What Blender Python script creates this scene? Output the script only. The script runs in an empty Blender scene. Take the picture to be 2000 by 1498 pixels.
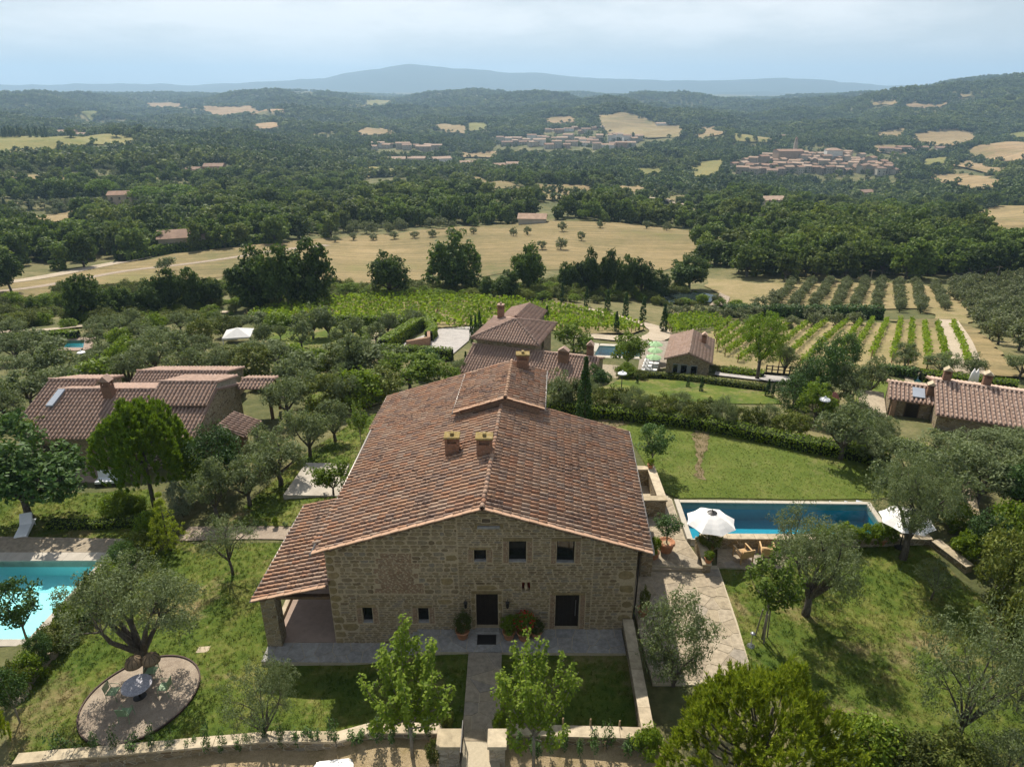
# Tuscan hillside: stone farmhouse seen from the air.  Units: metres, camera above the origin, +Y = away.
import bpy, bmesh, math, random
import numpy as np
from mathutils import Vector, Matrix
from mathutils.geometry import delaunay_2d_cdt
random.seed(7); RNG = np.random.default_rng(7)
S = bpy.context.scene
COL = S.collection
R = math.radians
# ------------------------------------------------------------------ camera, sky, sun, exposure
CH = 25.07; PITCH = R(23.5); FPX = 1333.0          # FPX: focal length in pixels of a 2000 px wide frame
cam_d = bpy.data.cameras.new('camera'); cam_d.sensor_width = 36; cam_d.sensor_fit = 'HORIZONTAL'
cam_d.lens = FPX / 2000 * 36; cam_d.clip_start = 0.5; cam_d.clip_end = 60000
cam = bpy.data.objects.new('camera', cam_d); COL.objects.link(cam)
cam.location = (0, 0, CH); cam.rotation_euler = (math.pi / 2 - PITCH, 0, 0); S.camera = cam
SUN_EL = R(50); SUN_AZ = R(-16.5)                   # azimuth from +Y, positive to the right
W = bpy.data.worlds.new('World'); S.world = W; W.use_nodes = True
wn, wl = W.node_tree.nodes, W.node_tree.links
wn.clear()
sky = wn.new('ShaderNodeTexSky'); sky.sky_type = 'NISHITA'; sky.sun_disc = False
sky.sun_elevation = SUN_EL; sky.sun_rotation = SUN_AZ; sky.altitude = 300; sky.air_density = 1.0; sky.dust_density = 1.0; sky.ozone_density = 1.4
tc = wn.new('ShaderNodeTexCoord'); mp = wn.new('ShaderNodeMapping'); mp.inputs['Scale'].default_value = (1.0, 1.0, 4.2)
mp.inputs['Location'].default_value = (3.1, 0.4, 0.35)
cn = wn.new('ShaderNodeTexNoise'); cn.inputs['Scale'].default_value = 2.6; cn.inputs['Detail'].default_value = 7; cn.inputs['Roughness'].default_value = 0.6
cr = wn.new('ShaderNodeMapRange'); cr.inputs['From Min'].default_value = 0.45; cr.inputs['From Max'].default_value = 0.64
cr.inputs['To Min'].default_value = 0.0; cr.inputs['To Max'].default_value = 0.7
wl.new(tc.outputs['Generated'], mp.inputs['Vector']); wl.new(mp.outputs['Vector'], cn.inputs['Vector']); wl.new(cn.outputs['Fac'], cr.inputs['Value'])
veil = wn.new('ShaderNodeMix'); veil.data_type = 'RGBA'; veil.inputs['Factor'].default_value = 0.72    # thin high cloud over the whole sky
veil.inputs['B'].default_value = (9.4, 9.9, 10.1, 1)
sx = wn.new('ShaderNodeSeparateXYZ'); vr = wn.new('ShaderNodeMapRange'); vr.inputs['From Max'].default_value = 0.45; vr.inputs['To Min'].default_value = 0.92; vr.inputs['To Max'].default_value = 0.05
wl.new(tc.outputs['Generated'], sx.inputs[0]); wl.new(sx.outputs['Z'], vr.inputs['Value']); wl.new(vr.outputs['Result'], veil.inputs['Factor'])   # the veil thins towards the zenith
cl = wn.new('ShaderNodeMix'); cl.data_type = 'RGBA'; cl.inputs['B'].default_value = (14.0, 13.9, 13.7, 1)
wl.new(sky.outputs['Color'], veil.inputs['A']); wl.new(veil.outputs['Result'], cl.inputs['A']); wl.new(cr.outputs['Result'], cl.inputs['Factor'])
bg = wn.new('ShaderNodeBackground'); bg.inputs['Strength'].default_value = 0.058
wo = wn.new('ShaderNodeOutputWorld'); wl.new(cl.outputs['Result'], bg.inputs['Color']); wl.new(bg.outputs['Background'], wo.inputs['Surface'])
sd = bpy.data.lights.new('sun', 'SUN'); sd.energy = 5.0; sd.angle = R(0.6); sd.color = (1.0, 0.93, 0.82)
sun = bpy.data.objects.new('sun', sd); COL.objects.link(sun); sun.location = (-30, 60, 80)
SUN_TO = Vector((-math.sin(SUN_AZ) * math.cos(SUN_EL), -math.cos(SUN_AZ) * math.cos(SUN_EL), -math.sin(SUN_EL)))
sun.rotation_euler = SUN_TO.to_track_quat('-Z', 'Y').to_euler()
vs = S.view_settings; vs.view_transform = 'Standard'; vs.look = 'None'; vs.exposure = 0.55; vs.gamma = 1.0; vs.use_curve_mapping = False
S.render.engine = 'CYCLES'
cy = S.cycles; cy.use_denoising = True; cy.use_adaptive_sampling = True; cy.adaptive_threshold = 0.02
cy.max_bounces = 6; cy.diffuse_bounces = 4; cy.glossy_bounces = 2; cy.transmission_bounces = 3; cy.volume_bounces = 0; cy.transparent_max_bounces = 6
cy.sample_clamp_indirect = 4; cy.caustics_reflective = False; cy.caustics_refractive = False

# ------------------------------------------------------------------ helpers: objects
def link(o): COL.objects.link(o); return o
def tag(o, label=None, cat=None, group=None, kind=None):
    for k, v in (('label', label), ('category', cat), ('group', group), ('kind', kind)):
        if v: o[k] = v
    return o
def thing(name, label, cat, loc=(0, 0, 0), rz=0.0, group=None, scale=1.0):
    o = bpy.data.objects.new(name, None); o.empty_display_size = 0.2; link(o)
    o.location = loc; o.rotation_euler = (0, 0, rz); o.scale = (scale,) * 3 if not hasattr(scale, '__len__') else scale
    return tag(o, label, cat, group)
def mesh(name, v, f, m=None, smooth=False):
    me = bpy.data.meshes.new(name)
    if isinstance(v, np.ndarray) and isinstance(f, np.ndarray):
        n, k = f.shape
        me.vertices.add(len(v)); me.vertices.foreach_set('co', v.astype(np.float32).ravel())
        me.loops.add(n * k); me.loops.foreach_set('vertex_index', f.astype(np.int32).ravel())
        me.polygons.add(n); me.polygons.foreach_set('loop_start', np.arange(0, n * k, k, dtype=np.int32))
        me.update(calc_edges=True)
    else:
        me.from_pydata([tuple(p) for p in v], [], [tuple(int(i) for i in q) for q in f])
    if smooth: me.polygons.foreach_set('use_smooth', np.ones(len(me.polygons), bool))
    if m: me.materials.append(m)
    return me
def part(name, me, parent=None, world=False, loc=None, label=None):
    """mesh object; world=True: its coordinates are world ones, parent only groups it."""
    o = bpy.data.objects.new(name, me); link(o)
    if parent is not None:
        o.parent = parent
        if world: o.matrix_parent_inverse = wmat(parent).inverted()
    if loc is not None: o.location = loc
    if label: o['label'] = label
    return o
def wmat(o):
    m = o.matrix_parent_inverse @ Matrix.LocRotScale(o.location, o.rotation_euler, o.scale)
    return wmat(o.parent) @ m if o.parent else Matrix.LocRotScale(o.location, o.rotation_euler, o.scale)
class B:
    """collects shapes into one mesh"""
    def __init__(s): s.v = []; s.f = []
    def add(s, v, f):
        b = len(s.v); s.v += [tuple(p) for p in v]; s.f += [tuple(i + b for i in q) for q in f]; return s
    def box(s, x0, x1, y0, y1, z0, z1, mat=None, skew=0.0):
        P = [(x, y, z) for z in (z0, z1) for (x, y) in ((x0, y0), (x1, y0), (x1, y1), (x0, y1))]
        if skew: P = [(x + (y - 26.6) * skew, y, z) for x, y, z in P]
        if mat is not None: P = [tuple(mat @ Vector(p)) for p in P]
        return s.add(P, [(3, 2, 1, 0), (4, 5, 6, 7), (0, 1, 5, 4), (1, 2, 6, 5), (2, 3, 7, 6), (3, 0, 4, 7)])
    def bev(s, x0, x1, y0, y1, z0, z1, b=0.02, mat=None):
        """box with chamfered vertical edges and top"""
        def ring(i, z):
            return [(x0 + i, y0 + b, z), (x0 + b, y0 + i, z), (x1 - b, y0 + i, z), (x1 - i, y0 + b, z), (x1 - i, y1 - b, z), (x1 - b, y1 - i, z), (x0 + b, y1 - i, z), (x0 + i, y1 - b, z)]
        P = ring(0, z0) + ring(0, z1 - b) + ring(b * 0.8, z1)
        if mat is not None: P = [tuple(mat @ Vector(p)) for p in P]
        f = [tuple(reversed(range(8))), tuple(range(16, 24))]
        for r in (0, 8):
            for i in range(8): j = (i + 1) % 8; f.append((r + i, r + j, r + 8 + j, r + 8 + i))
        return s.add(P, f)
    def tube(s, pts, rad, n=6, cap=True):
        pts = [Vector(p) for p in pts]; k = len(pts)
        rad = rad if hasattr(rad, '__len__') else [rad] * k
        v = []; up = Vector((0.31, 0.17, 0.93))
        for i, p in enumerate(pts):
            d = (pts[min(i + 1, k - 1)] - pts[max(i - 1, 0)]).normalized()
            a = d.cross(up); a = a.normalized() if a.length > 1e-3 else Vector((1, 0, 0)); b = d.cross(a)
            for j in range(n):
                t = 2 * math.pi * j / n; v.append(p + (a * math.cos(t) + b * math.sin(t)) * rad[i])
        f = [(i * n + j, i * n + (j + 1) % n, (i + 1) * n + (j + 1) % n, (i + 1) * n + j) for i in range(k - 1) for j in range(n)]
        if cap: f += [tuple(reversed(range(n))), tuple(range((k - 1) * n, k * n))]
        return s.add(v, f)
    def lathe(s, prof, c=(0, 0, 0), n=16, a0=0.0):
        v = [(c[0] + r * math.cos(a0 + 2 * math.pi * j / n), c[1] + r * math.sin(a0 + 2 * math.pi * j / n), c[2] + z) for r, z in prof for j in range(n)]
        k = len(prof)
        f = [(i * n + j, i * n + (j + 1) % n, (i + 1) * n + (j + 1) % n, (i + 1) * n + j) for i in range(k - 1) for j in range(n)]
        if prof[0][0] > 1e-4: f.append(tuple(reversed(range(n))))
        if prof[-1][0] > 1e-4: f.append(tuple(range((k - 1) * n, k * n)))
        return s.add(v, f)
    def prism(s, poly, z0, z1):
        """poly: ccw xy list; z0/z1 numbers or callables of (x, y)"""
        n = len(poly); g0 = z0 if callable(z0) else (lambda x, y: z0); g1 = z1 if callable(z1) else (lambda x, y: z1)
        v = [(x, y, g0(x, y)) for x, y in poly] + [(x, y, g1(x, y)) for x, y in poly]
        f = [tuple(reversed(range(n))), tuple(range(n, 2 * n))] + [(i, (i + 1) % n, n + (i + 1) % n, n + i) for i in range(n)]
        return s.add(v, f)
    def mesh(s, name, m, smooth=False): return mesh(name, s.v, s.f, m, smooth)
    def part(s, name, m, parent=None, smooth=False, world=False, label=None): return part(name, s.mesh(name, m, smooth), parent, world, label=label)
def copy_thing(src, loc, rz=0.0, scale=1.0, label=None, group=None):
    r = src.copy(); link(r); r.location = loc; r.rotation_euler = (0, 0, rz); r.scale = (scale,) * 3 if not hasattr(scale, '__len__') else scale
    if label: r['label'] = label
    if group: r['group'] = group
    for ch in KIDS[src.name]:
        c = ch.copy(); link(c); c.parent = r
        for g in KIDS.get(ch.name, ()):
            d = g.copy(); link(d); d.parent = c
    return r
KIDS = {}
# ------------------------------------------------------------------ helpers: picture geometry
cP, sP = math.cos(PITCH), math.sin(PITCH)
def ray(px, py):
    u = (px - 1000) / FPX; v = (py - 749) / FPX
    return Vector((u, cP - v * sP, -sP - v * cP))
def atz(px, py, z): d = ray(px, py); t = (z - CH) / d.z; return Vector((d.x * t, d.y * t, z))
def aty(px, py, y): d = ray(px, py); t = y / d.y; return Vector((d.x * t, y, CH + d.z * t))
def proj(p):
    dy = p[1] * cP + (CH - p[2]) * sP; dv = (CH - p[2]) * cP - p[1] * sP
    return 1000 + FPX * p[0] / dy, 749 + FPX * dv / dy
def inpoly(x, y, poly):
    x = np.asarray(x, float); y = np.asarray(y, float); r = np.zeros(x.shape, bool); n = len(poly)
    for i in range(n):
        x0, y0 = poly[i][:2]; x1, y1 = poly[(i + 1) % n][:2]
        if y0 == y1: continue
        c = ((y0 > y) != (y1 > y)) & (x < (x1 - x0) * (y - y0) / (y1 - y0) + x0); r ^= c
    return r
def ordinal(n):
    w = ['first', 'second', 'third', 'fourth', 'fifth', 'sixth', 'seventh', 'eighth', 'ninth', 'tenth', 'eleventh', 'twelfth', 'thirteenth', 'fourteenth', 'fifteenth', 'sixteenth', 'seventeenth', 'eighteenth', 'nineteenth', 'twentieth']
    return w[n] if n < 20 else str(n + 1) + ('th' if (n + 1) % 100 in (11, 12, 13) else {1: 'st', 2: 'nd', 3: 'rd'}.get((n + 1) % 10, 'th'))
# ------------------------------------------------------------------ materials
class N:
    def __init__(s, name):
        s.m = bpy.data.materials.new(name); s.m.use_nodes = True; s.t = s.m.node_tree; s.t.nodes.clear()
        s.out = s.t.nodes.new('ShaderNodeOutputMaterial'); s.p = None
    def n(s, typ, inp=None, **kw):
        x = s.t.nodes.new('ShaderNode' + typ)
        for k, v in kw.items(): setattr(x, k, v)
        for k, v in (inp or {}).items(): s.set(x, k, v)
        return x
    def set(s, x, k, v):
        i = x.inputs[k]
        if isinstance(v, bpy.types.NodeSocket): s.t.links.new(v, i)
        elif isinstance(v, (tuple, list)) and len(v) == 3 and i.type == 'RGBA': i.default_value = (*v, 1)
        else: i.default_value = v
    def math(s, op, a, b=0.0, clamp=False): x = s.n('Math', {0: a, 1: b}, operation=op, use_clamp=clamp); return x.outputs[0]
    def mix(s, f, a, b, blend='MIX'): x = s.n('Mix', data_type='RGBA', blend_type=blend); s.set(x, 0, f); s.set(x, 6, a); s.set(x, 7, b); return x.outputs[2]
    def noise(s, scale, detail=4, rough=0.55, vec=None, dist=0.0):
        x = s.n('TexNoise', {'Scale': scale, 'Detail': detail, 'Roughness': rough, 'Distortion': dist}); 
        if vec is not None: s.set(x, 'Vector', vec)
        return x.outputs['Fac']
    def ramp(s, f, *stops):
        x = s.n('ValToRGB', {0: f}); e = x.color_ramp.elements
        while len(e) < len(stops): e.new(0.5)
        for q, (p, c) in zip(e, stops): q.position = p; q.color = (*c, 1) if len(c) == 3 else c
        return x.outputs[0]
    def rng(s, f, a, b, c=0.0, d=1.0): return s.n('MapRange', {0: f, 1: a, 2: b, 3: c, 4: d}).outputs[0]
    def pos(s, scale=(1, 1, 1)): return s.n('Mapping', {'Vector': s.n('NewGeometry').outputs['Position'], 'Scale': scale}).outputs[0]
    def obj(s, scale=(1, 1, 1)): return s.n('Mapping', {'Vector': s.n('TexCoord').outputs['Object'], 'Scale': scale}).outputs[0]
    def rand(s):
        a = s.n('NewGeometry').outputs['Random Per Island']; b = s.n('ObjectInfo').outputs['Random']
        return s.math('FRACT', s.math('ADD', a, b))
    def orand(s): return s.n('ObjectInfo').outputs['Random']
    def bump(s, h, strength=0.5, dist=0.05): return s.n('Bump', {'Height': h, 'Strength': strength, 'Distance': dist}).outputs[0]
    def pbr(s, col, rough=0.8, spec=0.3, normal=None, metal=0.0, **kw):
        x = s.n('BsdfPrincipled', {'Base Color': col, 'Roughness': rough, 'Specular IOR Level': spec, 'Metallic': metal})
        if normal is not None: s.set(x, 'Normal', normal)
        for k, v in kw.items(): s.set(x, k, v)
        return x.outputs[0]
    def done(s, sh, vol=None):
        s.t.links.new(sh, s.out.inputs[0]); return s.m
def plain(name, col, rough=0.7, spec=0.3, var=0.15, scale=6.0, metal=0.0):
    k = N(name); f = k.noise(scale, 4, 0.6, k.obj()); c2 = tuple(min(1, x * (1 + var)) for x in col); c1 = tuple(x * (1 - var) for x in col)
    c = k.ramp(f, (0.3, c1), (0.7, c2)); return k.done(k.pbr(c, rough, spec, k.bump(f, 0.2, 0.02), metal))
def foliage(name, c1, c2, back=None, trans=0.3, rough=0.6, spec=0.1, objvar=0.25, tint=(1.25, 1.3, 0.7), gain=1.3, patch=None):
    c1 = tuple(min(.8, x * gain) for x in c1); c2 = tuple(min(.8, x * gain) for x in c2)
    k = N(name); r = k.rand(); c = k.mix(r, c1, c2)
    if patch:        # stands of lighter and drier species
        L_ = k.n('ObjectInfo').outputs['Location']; f1 = k.noise(patch[0], 3, 0.6, L_); f2 = k.noise(patch[0] * 3.1, 2, 0.6, L_)
        c = k.mix(k.rng(f1, 0.50, 0.62, 0, 0.75), c, k.mix(r, patch[1], patch[2])); c = k.mix(k.rng(f2, 0.58, 0.66, 0, 0.6), c, k.mix(r, patch[3], patch[4]))
    o = k.orand(); c = k.mix(1.0, c, k.mix(o, (1 - objvar,) * 3, (1 + objvar, 1 + objvar * 0.8, 1 + objvar * 0.3)), 'MULTIPLY')
    if back: c = k.mix(k.n('NewGeometry').outputs['Backfacing'], c, k.mix(r, back, tuple(x * 0.75 for x in back)))
    t = k.n('BsdfTranslucent', {'Color': k.mix(1.0, c, tint, 'MULTIPLY')}).outputs[0]
    x = k.n('MixShader', {0: trans}); k.t.links.new(k.pbr(c, rough, spec), x.inputs[1]); k.t.links.new(t, x.inputs[2])
    return k.done(x.outputs[0])
MT = {}
MT['olive'] = foliage('olive_leaf', (0.070, 0.098, 0.036), (0.128, 0.152, 0.064), back=(0.18, 0.22, 0.105), trans=0.3, objvar=0.18, tint=(1.1, 1.15, 0.7))
MT['grove'] = foliage('grove_olive_leaf', (0.062, 0.085, 0.034), (0.115, 0.138, 0.060), back=(0.20, 0.22, 0.12), trans=0.3, objvar=0.18, tint=(1.1, 1.15, 0.7))
MT['oak'] = foliage('oak_leaf', (0.030, 0.056, 0.017), (0.068, 0.102, 0.028), trans=0.28, objvar=0.3)
MT['wood'] = foliage('woodland_leaf', (0.042, 0.076, 0.020), (0.105, 0.145, 0.036), trans=0.3, objvar=0.42, patch=(0.02, (0.10, 0.14, 0.035), (0.20, 0.23, 0.06), (0.10, 0.13, 0.05), (0.17, 0.19, 0.08)))
MT['farwood'] = foliage('distant_leaf', (0.045, 0.076, 0.026), (0.090, 0.118, 0.040), trans=0.22, objvar=0.42, patch=(0.006, (0.11, 0.15, 0.04), (0.20, 0.23, 0.07), (0.085, 0.12, 0.045), (0.15, 0.175, 0.065)))
MT['cypress'] = foliage('cypress_leaf', (0.020, 0.046, 0.012), (0.042, 0.080, 0.018), trans=0.1, objvar=0.15)
MT['pine'] = foliage('pine_needle', (0.095, 0.145, 0.013), (0.24, 0.27, 0.03), trans=0.35, objvar=0.12, rough=0.5)
MT['pinedark'] = foliage('stone_pine_needle', (0.065, 0.120, 0.013), (0.145, 0.205, 0.024), trans=0.3, objvar=0.12)
MT['mulberry'] = foliage('mulberry_leaf', (0.085, 0.140, 0.018), (0.180, 0.235, 0.034), trans=0.45, objvar=0.1)
MT['bright'] = foliage('bright_leaf', (0.060, 0.105, 0.016), (0.135, 0.185, 0.030), trans=0.35, objvar=0.25)
MT['glossy'] = foliage('glossy_leaf', (0.030, 0.066, 0.018), (0.075, 0.125, 0.034), trans=0.2, rough=0.55, spec=0.15, objvar=0.22)
MT['hedge'] = foliage('hedge_leaf', (0.070, 0.120, 0.014), (0.155, 0.205, 0.024), trans=0.35, rough=0.45, objvar=0.12)
MT['shrub'] = foliage('shrub_leaf', (0.058, 0.085, 0.022), (0.118, 0.135, 0.038), trans=0.25, objvar=0.45)
MT['grey'] = foliage('grey_leaf', (0.10, 0.13, 0.09), (0.17, 0.20, 0.14), trans=0.2, objvar=0.2)
MT['vine'] = foliage('vine_leaf', (0.085, 0.140, 0.014), (0.165, 0.22, 0.022), trans=0.42, objvar=0.12)
MT['drygrass'] = foliage('dry_grass_blade', (0.22, 0.17, 0.07), (0.33, 0.26, 0.11), trans=0.3, objvar=0.25)
MT['grass'] = foliage('grass_blade', (0.055, 0.090, 0.012), (0.125, 0.150, 0.024), trans=0.35, objvar=0.25)
MT['flower_white'] = foliage('white_petal', (0.55, 0.55, 0.5), (0.75, 0.75, 0.7), trans=0.3, objvar=0.05, tint=(1, 1, 1), gain=1.0)
MT['flower_red'] = foliage('red_petal', (0.35, 0.02, 0.02), (0.5, 0.05, 0.04), trans=0.3, objvar=0.05, tint=(1, 1, 1), gain=1.0)
MT['lavender'] = foliage('lavender_spike', (0.22, 0.18, 0.28), (0.34, 0.29, 0.40), trans=0.2, objvar=0.1, tint=(1, 1, 1))
def bark(name, c1, c2):
    k = N(name); f = k.noise(5, 6, 0.65, k.obj((3, 3, 1))); return k.done(k.pbr(k.ramp(f, (0.3, c1), (0.7, c2)), 0.9, 0.1, k.bump(f, 0.8, 0.05)))
MT['bark'] = bark('olive_bark', (0.05, 0.042, 0.034), (0.16, 0.14, 0.115))
MT['palebark'] = bark('pale_bark', (0.14, 0.125, 0.10), (0.30, 0.27, 0.22))
MT['stake'] = bark('stake_wood', (0.20, 0.14, 0.075), (0.34, 0.25, 0.15))
# roof tiles
def tiles(name, cols, lichen=0.5, stain=(0.045, 0.03, 0.028)):
    k = N(name); r = k.rand(); n = len(cols)
    c = k.ramp(r, *[(i / (n - 1), q) for i, q in enumerate(cols)])
    P = k.pos(); f = k.noise(0.55, 5, 0.6, P); g = k.noise(7.0, 4, 0.7, P); h = k.noise(24, 3, 0.6, P)
    c = k.mix(k.math('MULTIPLY', k.rng(g, 0.49, 0.62), k.rng(f, 0.40, 0.60, 0.12, lichen)), c, stain)       # black lichen in patches
    c = k.mix(k.math('MULTIPLY', k.rng(h, 0.60, 0.72), 0.4), c, (0.46, 0.37, 0.29))                            # pale weathering
    return k.done(k.pbr(c, 0.85, 0.2, k.bump(h, 0.5, 0.02)))
MT['tile'] = tiles('weathered_terracotta', [(0.31, 0.20, 0.145), (0.43, 0.235, 0.14), (0.37, 0.255, 0.185), (0.46, 0.275, 0.17), (0.27, 0.185, 0.145), (0.45, 0.32, 0.23), (0.41, 0.21, 0.125)], 0.85)
MT['tile2'] = tiles('brown_terracotta', [(0.33, 0.225, 0.175), (0.40, 0.27, 0.205), (0.36, 0.255, 0.205), (0.43, 0.30, 0.235), (0.31, 0.215, 0.175)], 0.35)
MT['tile3'] = tiles('pale_terracotta', [(0.44, 0.305, 0.23), (0.50, 0.355, 0.27), (0.46, 0.335, 0.265), (0.53, 0.385, 0.305), (0.41, 0.285, 0.225)], 0.25)
MT['verge'] = tiles('verge_terracotta', [(0.40, 0.25, 0.16), (0.46, 0.29, 0.19), (0.42, 0.27, 0.18), (0.48, 0.31, 0.21)], 0.15)
MT['tilebed'] = plain('shadowed_channel_tile', (0.10, 0.065, 0.05), 0.9, 0.1, 0.3, 9); MT['tilebed2'] = plain('flat_channel_tile', (0.27, 0.185, 0.145), 0.9, 0.1, 0.2, 9)  # tilebed colour darkened to paint in the shadow between the barrel tiles
def stones(name, cols, scale=9.0):
    k = N(name); r = k.rand(); n = len(cols); c = k.ramp(r, *[(i / (n - 1), q) for i, q in enumerate(cols)])
    f = k.noise(scale, 5, 0.65, k.pos()); c = k.mix(1.0, c, k.ramp(f, (0.25, (0.62,) * 3), (0.75, (1.25,) * 3)), 'MULTIPLY')
    return k.done(k.pbr(c, 0.9, 0.15, k.bump(f, 0.7, 0.03)))
SC = [(0.24, 0.185, 0.105), (0.29, 0.23, 0.14), (0.175, 0.13, 0.078), (0.33, 0.27, 0.18), (0.25, 0.195, 0.11), (0.24, 0.21, 0.165), (0.27, 0.21, 0.115)]
MT['stone'] = stones('sandstone_rubble', SC)
MT['quoin'] = stones('sandstone_block', [(0.24, 0.185, 0.095), (0.28, 0.215, 0.115), (0.21, 0.16, 0.085)], 5)
MT['brick'] = stones('old_brick', [(0.28, 0.185, 0.115), (0.31, 0.22, 0.14), (0.25, 0.165, 0.105), (0.30, 0.23, 0.155)])
MT['mortar'] = plain('lime_mortar', (0.39, 0.315, 0.21), 0.95, 0.1, 0.18, 14)
MT['flag'] = stones('flagstone', [(0.33, 0.27, 0.19), (0.38, 0.32, 0.235), (0.29, 0.24, 0.175), (0.35, 0.29, 0.20), (0.28, 0.245, 0.20)], 4)
MT['flaggrey'] = stones('grey_flagstone', [(0.30, 0.29, 0.27), (0.35, 0.335, 0.31), (0.27, 0.265, 0.255), (0.33, 0.31, 0.28)], 4)
MT['joint'] = plain('paving_joint', (0.42, 0.36, 0.26), 0.95, 0.1, 0.1, 9)
MT['coping'] = stones('coping_stone', [(0.44, 0.36, 0.25), (0.50, 0.42, 0.30), (0.40, 0.33, 0.22)], 3)
MT['concrete'] = plain('pale_concrete', (0.40, 0.36, 0.30), 0.9, 0.15, 0.14, 1.2)
MT['pooledge'] = plain('pool_edge_stone', (0.43, 0.39, 0.32), 0.8, 0.2, 0.08, 3)
MT['brown_floor'] = plain('porch_terracotta_floor', (0.30, 0.225, 0.18), 0.85, 0.2, 0.12, 3)
def rubble_wall(name, cols, sc=2.6, mort=(0.42, 0.36, 0.26)):
    k = N(name); P = k.pos((1, 1, 1.9)); v = k.n('TexVoronoi', {'Vector': P, 'Scale': sc, 'Randomness': 0.9}); e = k.n('TexVoronoi', {'Vector': P, 'Scale': sc}, feature='DISTANCE_TO_EDGE')
    n = len(cols); r = k.n('SeparateColor', {0: v.outputs['Color']}).outputs[0]
    c = k.ramp(r, *[(i / (n - 1), q) for i, q in enumerate(cols)]); d = k.rng(e.outputs['Distance'], 0.02, 0.09)
    f = k.noise(11, 5, 0.6, P); c = k.mix(1.0, c, k.ramp(f, (0.25, (0.65,) * 3), (0.75, (1.2,) * 3)), 'MULTIPLY')
    return k.done(k.pbr(k.mix(d, mort, c), 0.92, 0.12, k.bump(k.math('ADD', d, k.math('MULTIPLY', f, 0.4)), 0.9, 0.05)))
MT['rubble'] = rubble_wall('rubble_wall', SC)
MT['rubble_grey'] = rubble_wall('grey_rubble_wall', [(0.36, 0.31, 0.24), (0.44, 0.385, 0.30), (0.31, 0.265, 0.21), (0.48, 0.43, 0.35), (0.39, 0.32, 0.24)], 2.4)
MT['wood_dark'] = plain('dark_wood', (0.020, 0.015, 0.012), 0.5, 0.35, 0.3, 4)
MT['wood_beam'] = plain('beam_wood', (0.13, 0.085, 0.05), 0.8, 0.2, 0.25, 5)
MT['teak'] = plain('teak', (0.50, 0.33, 0.16), 0.6, 0.3, 0.15, 7)
MT['metal'] = plain('dark_metal', (0.03, 0.028, 0.026), 0.5, 0.5, 0.2, 9, 0.4)
MT['gutter'] = plain('gutter_copper', (0.30, 0.27, 0.24), 0.5, 0.4, 0.2, 5, 0.5)
MT['steel'] = plain('brushed_steel', (0.45, 0.45, 0.45), 0.35, 0.5, 0.08, 7, 0.9)
MT['rusty'] = plain('corten_edge', (0.075, 0.05, 0.04), 0.8, 0.3, 0.3, 8)
MT['pot'] = plain('terracotta_pot', (0.42, 0.20, 0.11), 0.85, 0.2, 0.15, 8)
MT['canvas'] = plain('white_canvas', (0.78, 0.76, 0.73), 0.8, 0.2, 0.03, 8)
MT['cushion'] = plain('white_cushion', (0.74, 0.75, 0.76), 0.85, 0.2, 0.04, 6)
MT['green_canvas'] = plain('mint_canvas', (0.33, 0.50, 0.27), 0.8, 0.2, 0.05, 5)
MT['green_paint'] = plain('sage_paint', (0.20, 0.29, 0.155), 0.5, 0.4, 0.06, 5)
MT['white_paint'] = plain('white_paint', (0.76, 0.76, 0.76), 0.5, 0.4, 0.04, 4)
MT['wicker'] = plain('wicker', (0.20, 0.145, 0.09), 0.8, 0.2, 0.35, 30)
MT['mosaic'] = plain('mosaic_top', (0.34, 0.33, 0.36), 0.4, 0.4, 0.5, 26)
MT['soil'] = plain('dry_soil', (0.34, 0.26, 0.16), 0.95, 0.1, 0.3, 3)
MT['blue'] = plain('blue_cloth', (0.06, 0.12, 0.25), 0.7, 0.2, 0.15, 5)
MT['panel'] = plain('solar_panel', (0.16, 0.18, 0.22), 0.25, 0.5, 0.1, 2)
MT['skylight'] = plain('skylight_glass', (0.30, 0.33, 0.38), 0.2, 0.5, 0.08, 1)
MT['red_dish'] = plain('red_dish', (0.34, 0.13, 0.10), 0.6, 0.3, 0.1, 5)
def glass(name, col=(0.012, 0.014, 0.014)):
    k = N(name); return k.done(k.pbr(col, 0.04, 0.6))
MT['glass'] = glass('window_glass')
def water(name, tint, wave=0.03, scale=2.2):
    k = N(name); P = k.pos(); f = k.noise(scale, 3, 0.5, P, 0.6); nb = k.bump(f, wave * 4, 0.06)
    g = k.n('BsdfGlossy', {'Color': (0.9, 0.9, 0.9), 'Roughness': 0.05}); k.t.links.new(nb, g.inputs['Normal'])
    t = k.n('BsdfTransparent', {'Color': tint}); fr = k.n('Fresnel', {'IOR': 1.33}); k.t.links.new(nb, fr.inputs['Normal'])
    x = k.n('MixShader', {0: fr.outputs[0]}); k.t.links.new(t.outputs[0], x.inputs[1]); k.t.links.new(g.outputs[0], x.inputs[2]); return k.done(x.outputs[0])
MT['water'] = water('clear_water', (0.72, 0.95, 0.97)); MT['water_deep'] = water('deep_water', (0.55, 0.80, 0.88))
def basin(name, c1, c2):
    k = N(name); v = k.n('TexVoronoi', {'Vector': k.pos(), 'Scale': 5.0}, feature='SMOOTH_F1'); f = k.noise(1.2, 3, 0.5, k.pos())
    return k.done(k.pbr(k.mix(k.math('MULTIPLY', v.outputs[0], 0.6), c1, c2), 0.5, 0.3))
MT['basin_t'] = basin('turquoise_mosaic', (0.42, 0.80, 0.82), (0.34, 0.72, 0.76)); MT['basin_b'] = basin('deep_blue_mosaic', (0.02, 0.34, 0.42), (0.03, 0.42, 0.50))
k = N('pond_water'); f = k.noise(0.6, 3, 0.5, k.pos()); MT['pond'] = k.done(k.pbr((0.02, 0.03, 0.028), 0.03, 0.6, k.bump(f, 0.05, 0.05)))
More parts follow.
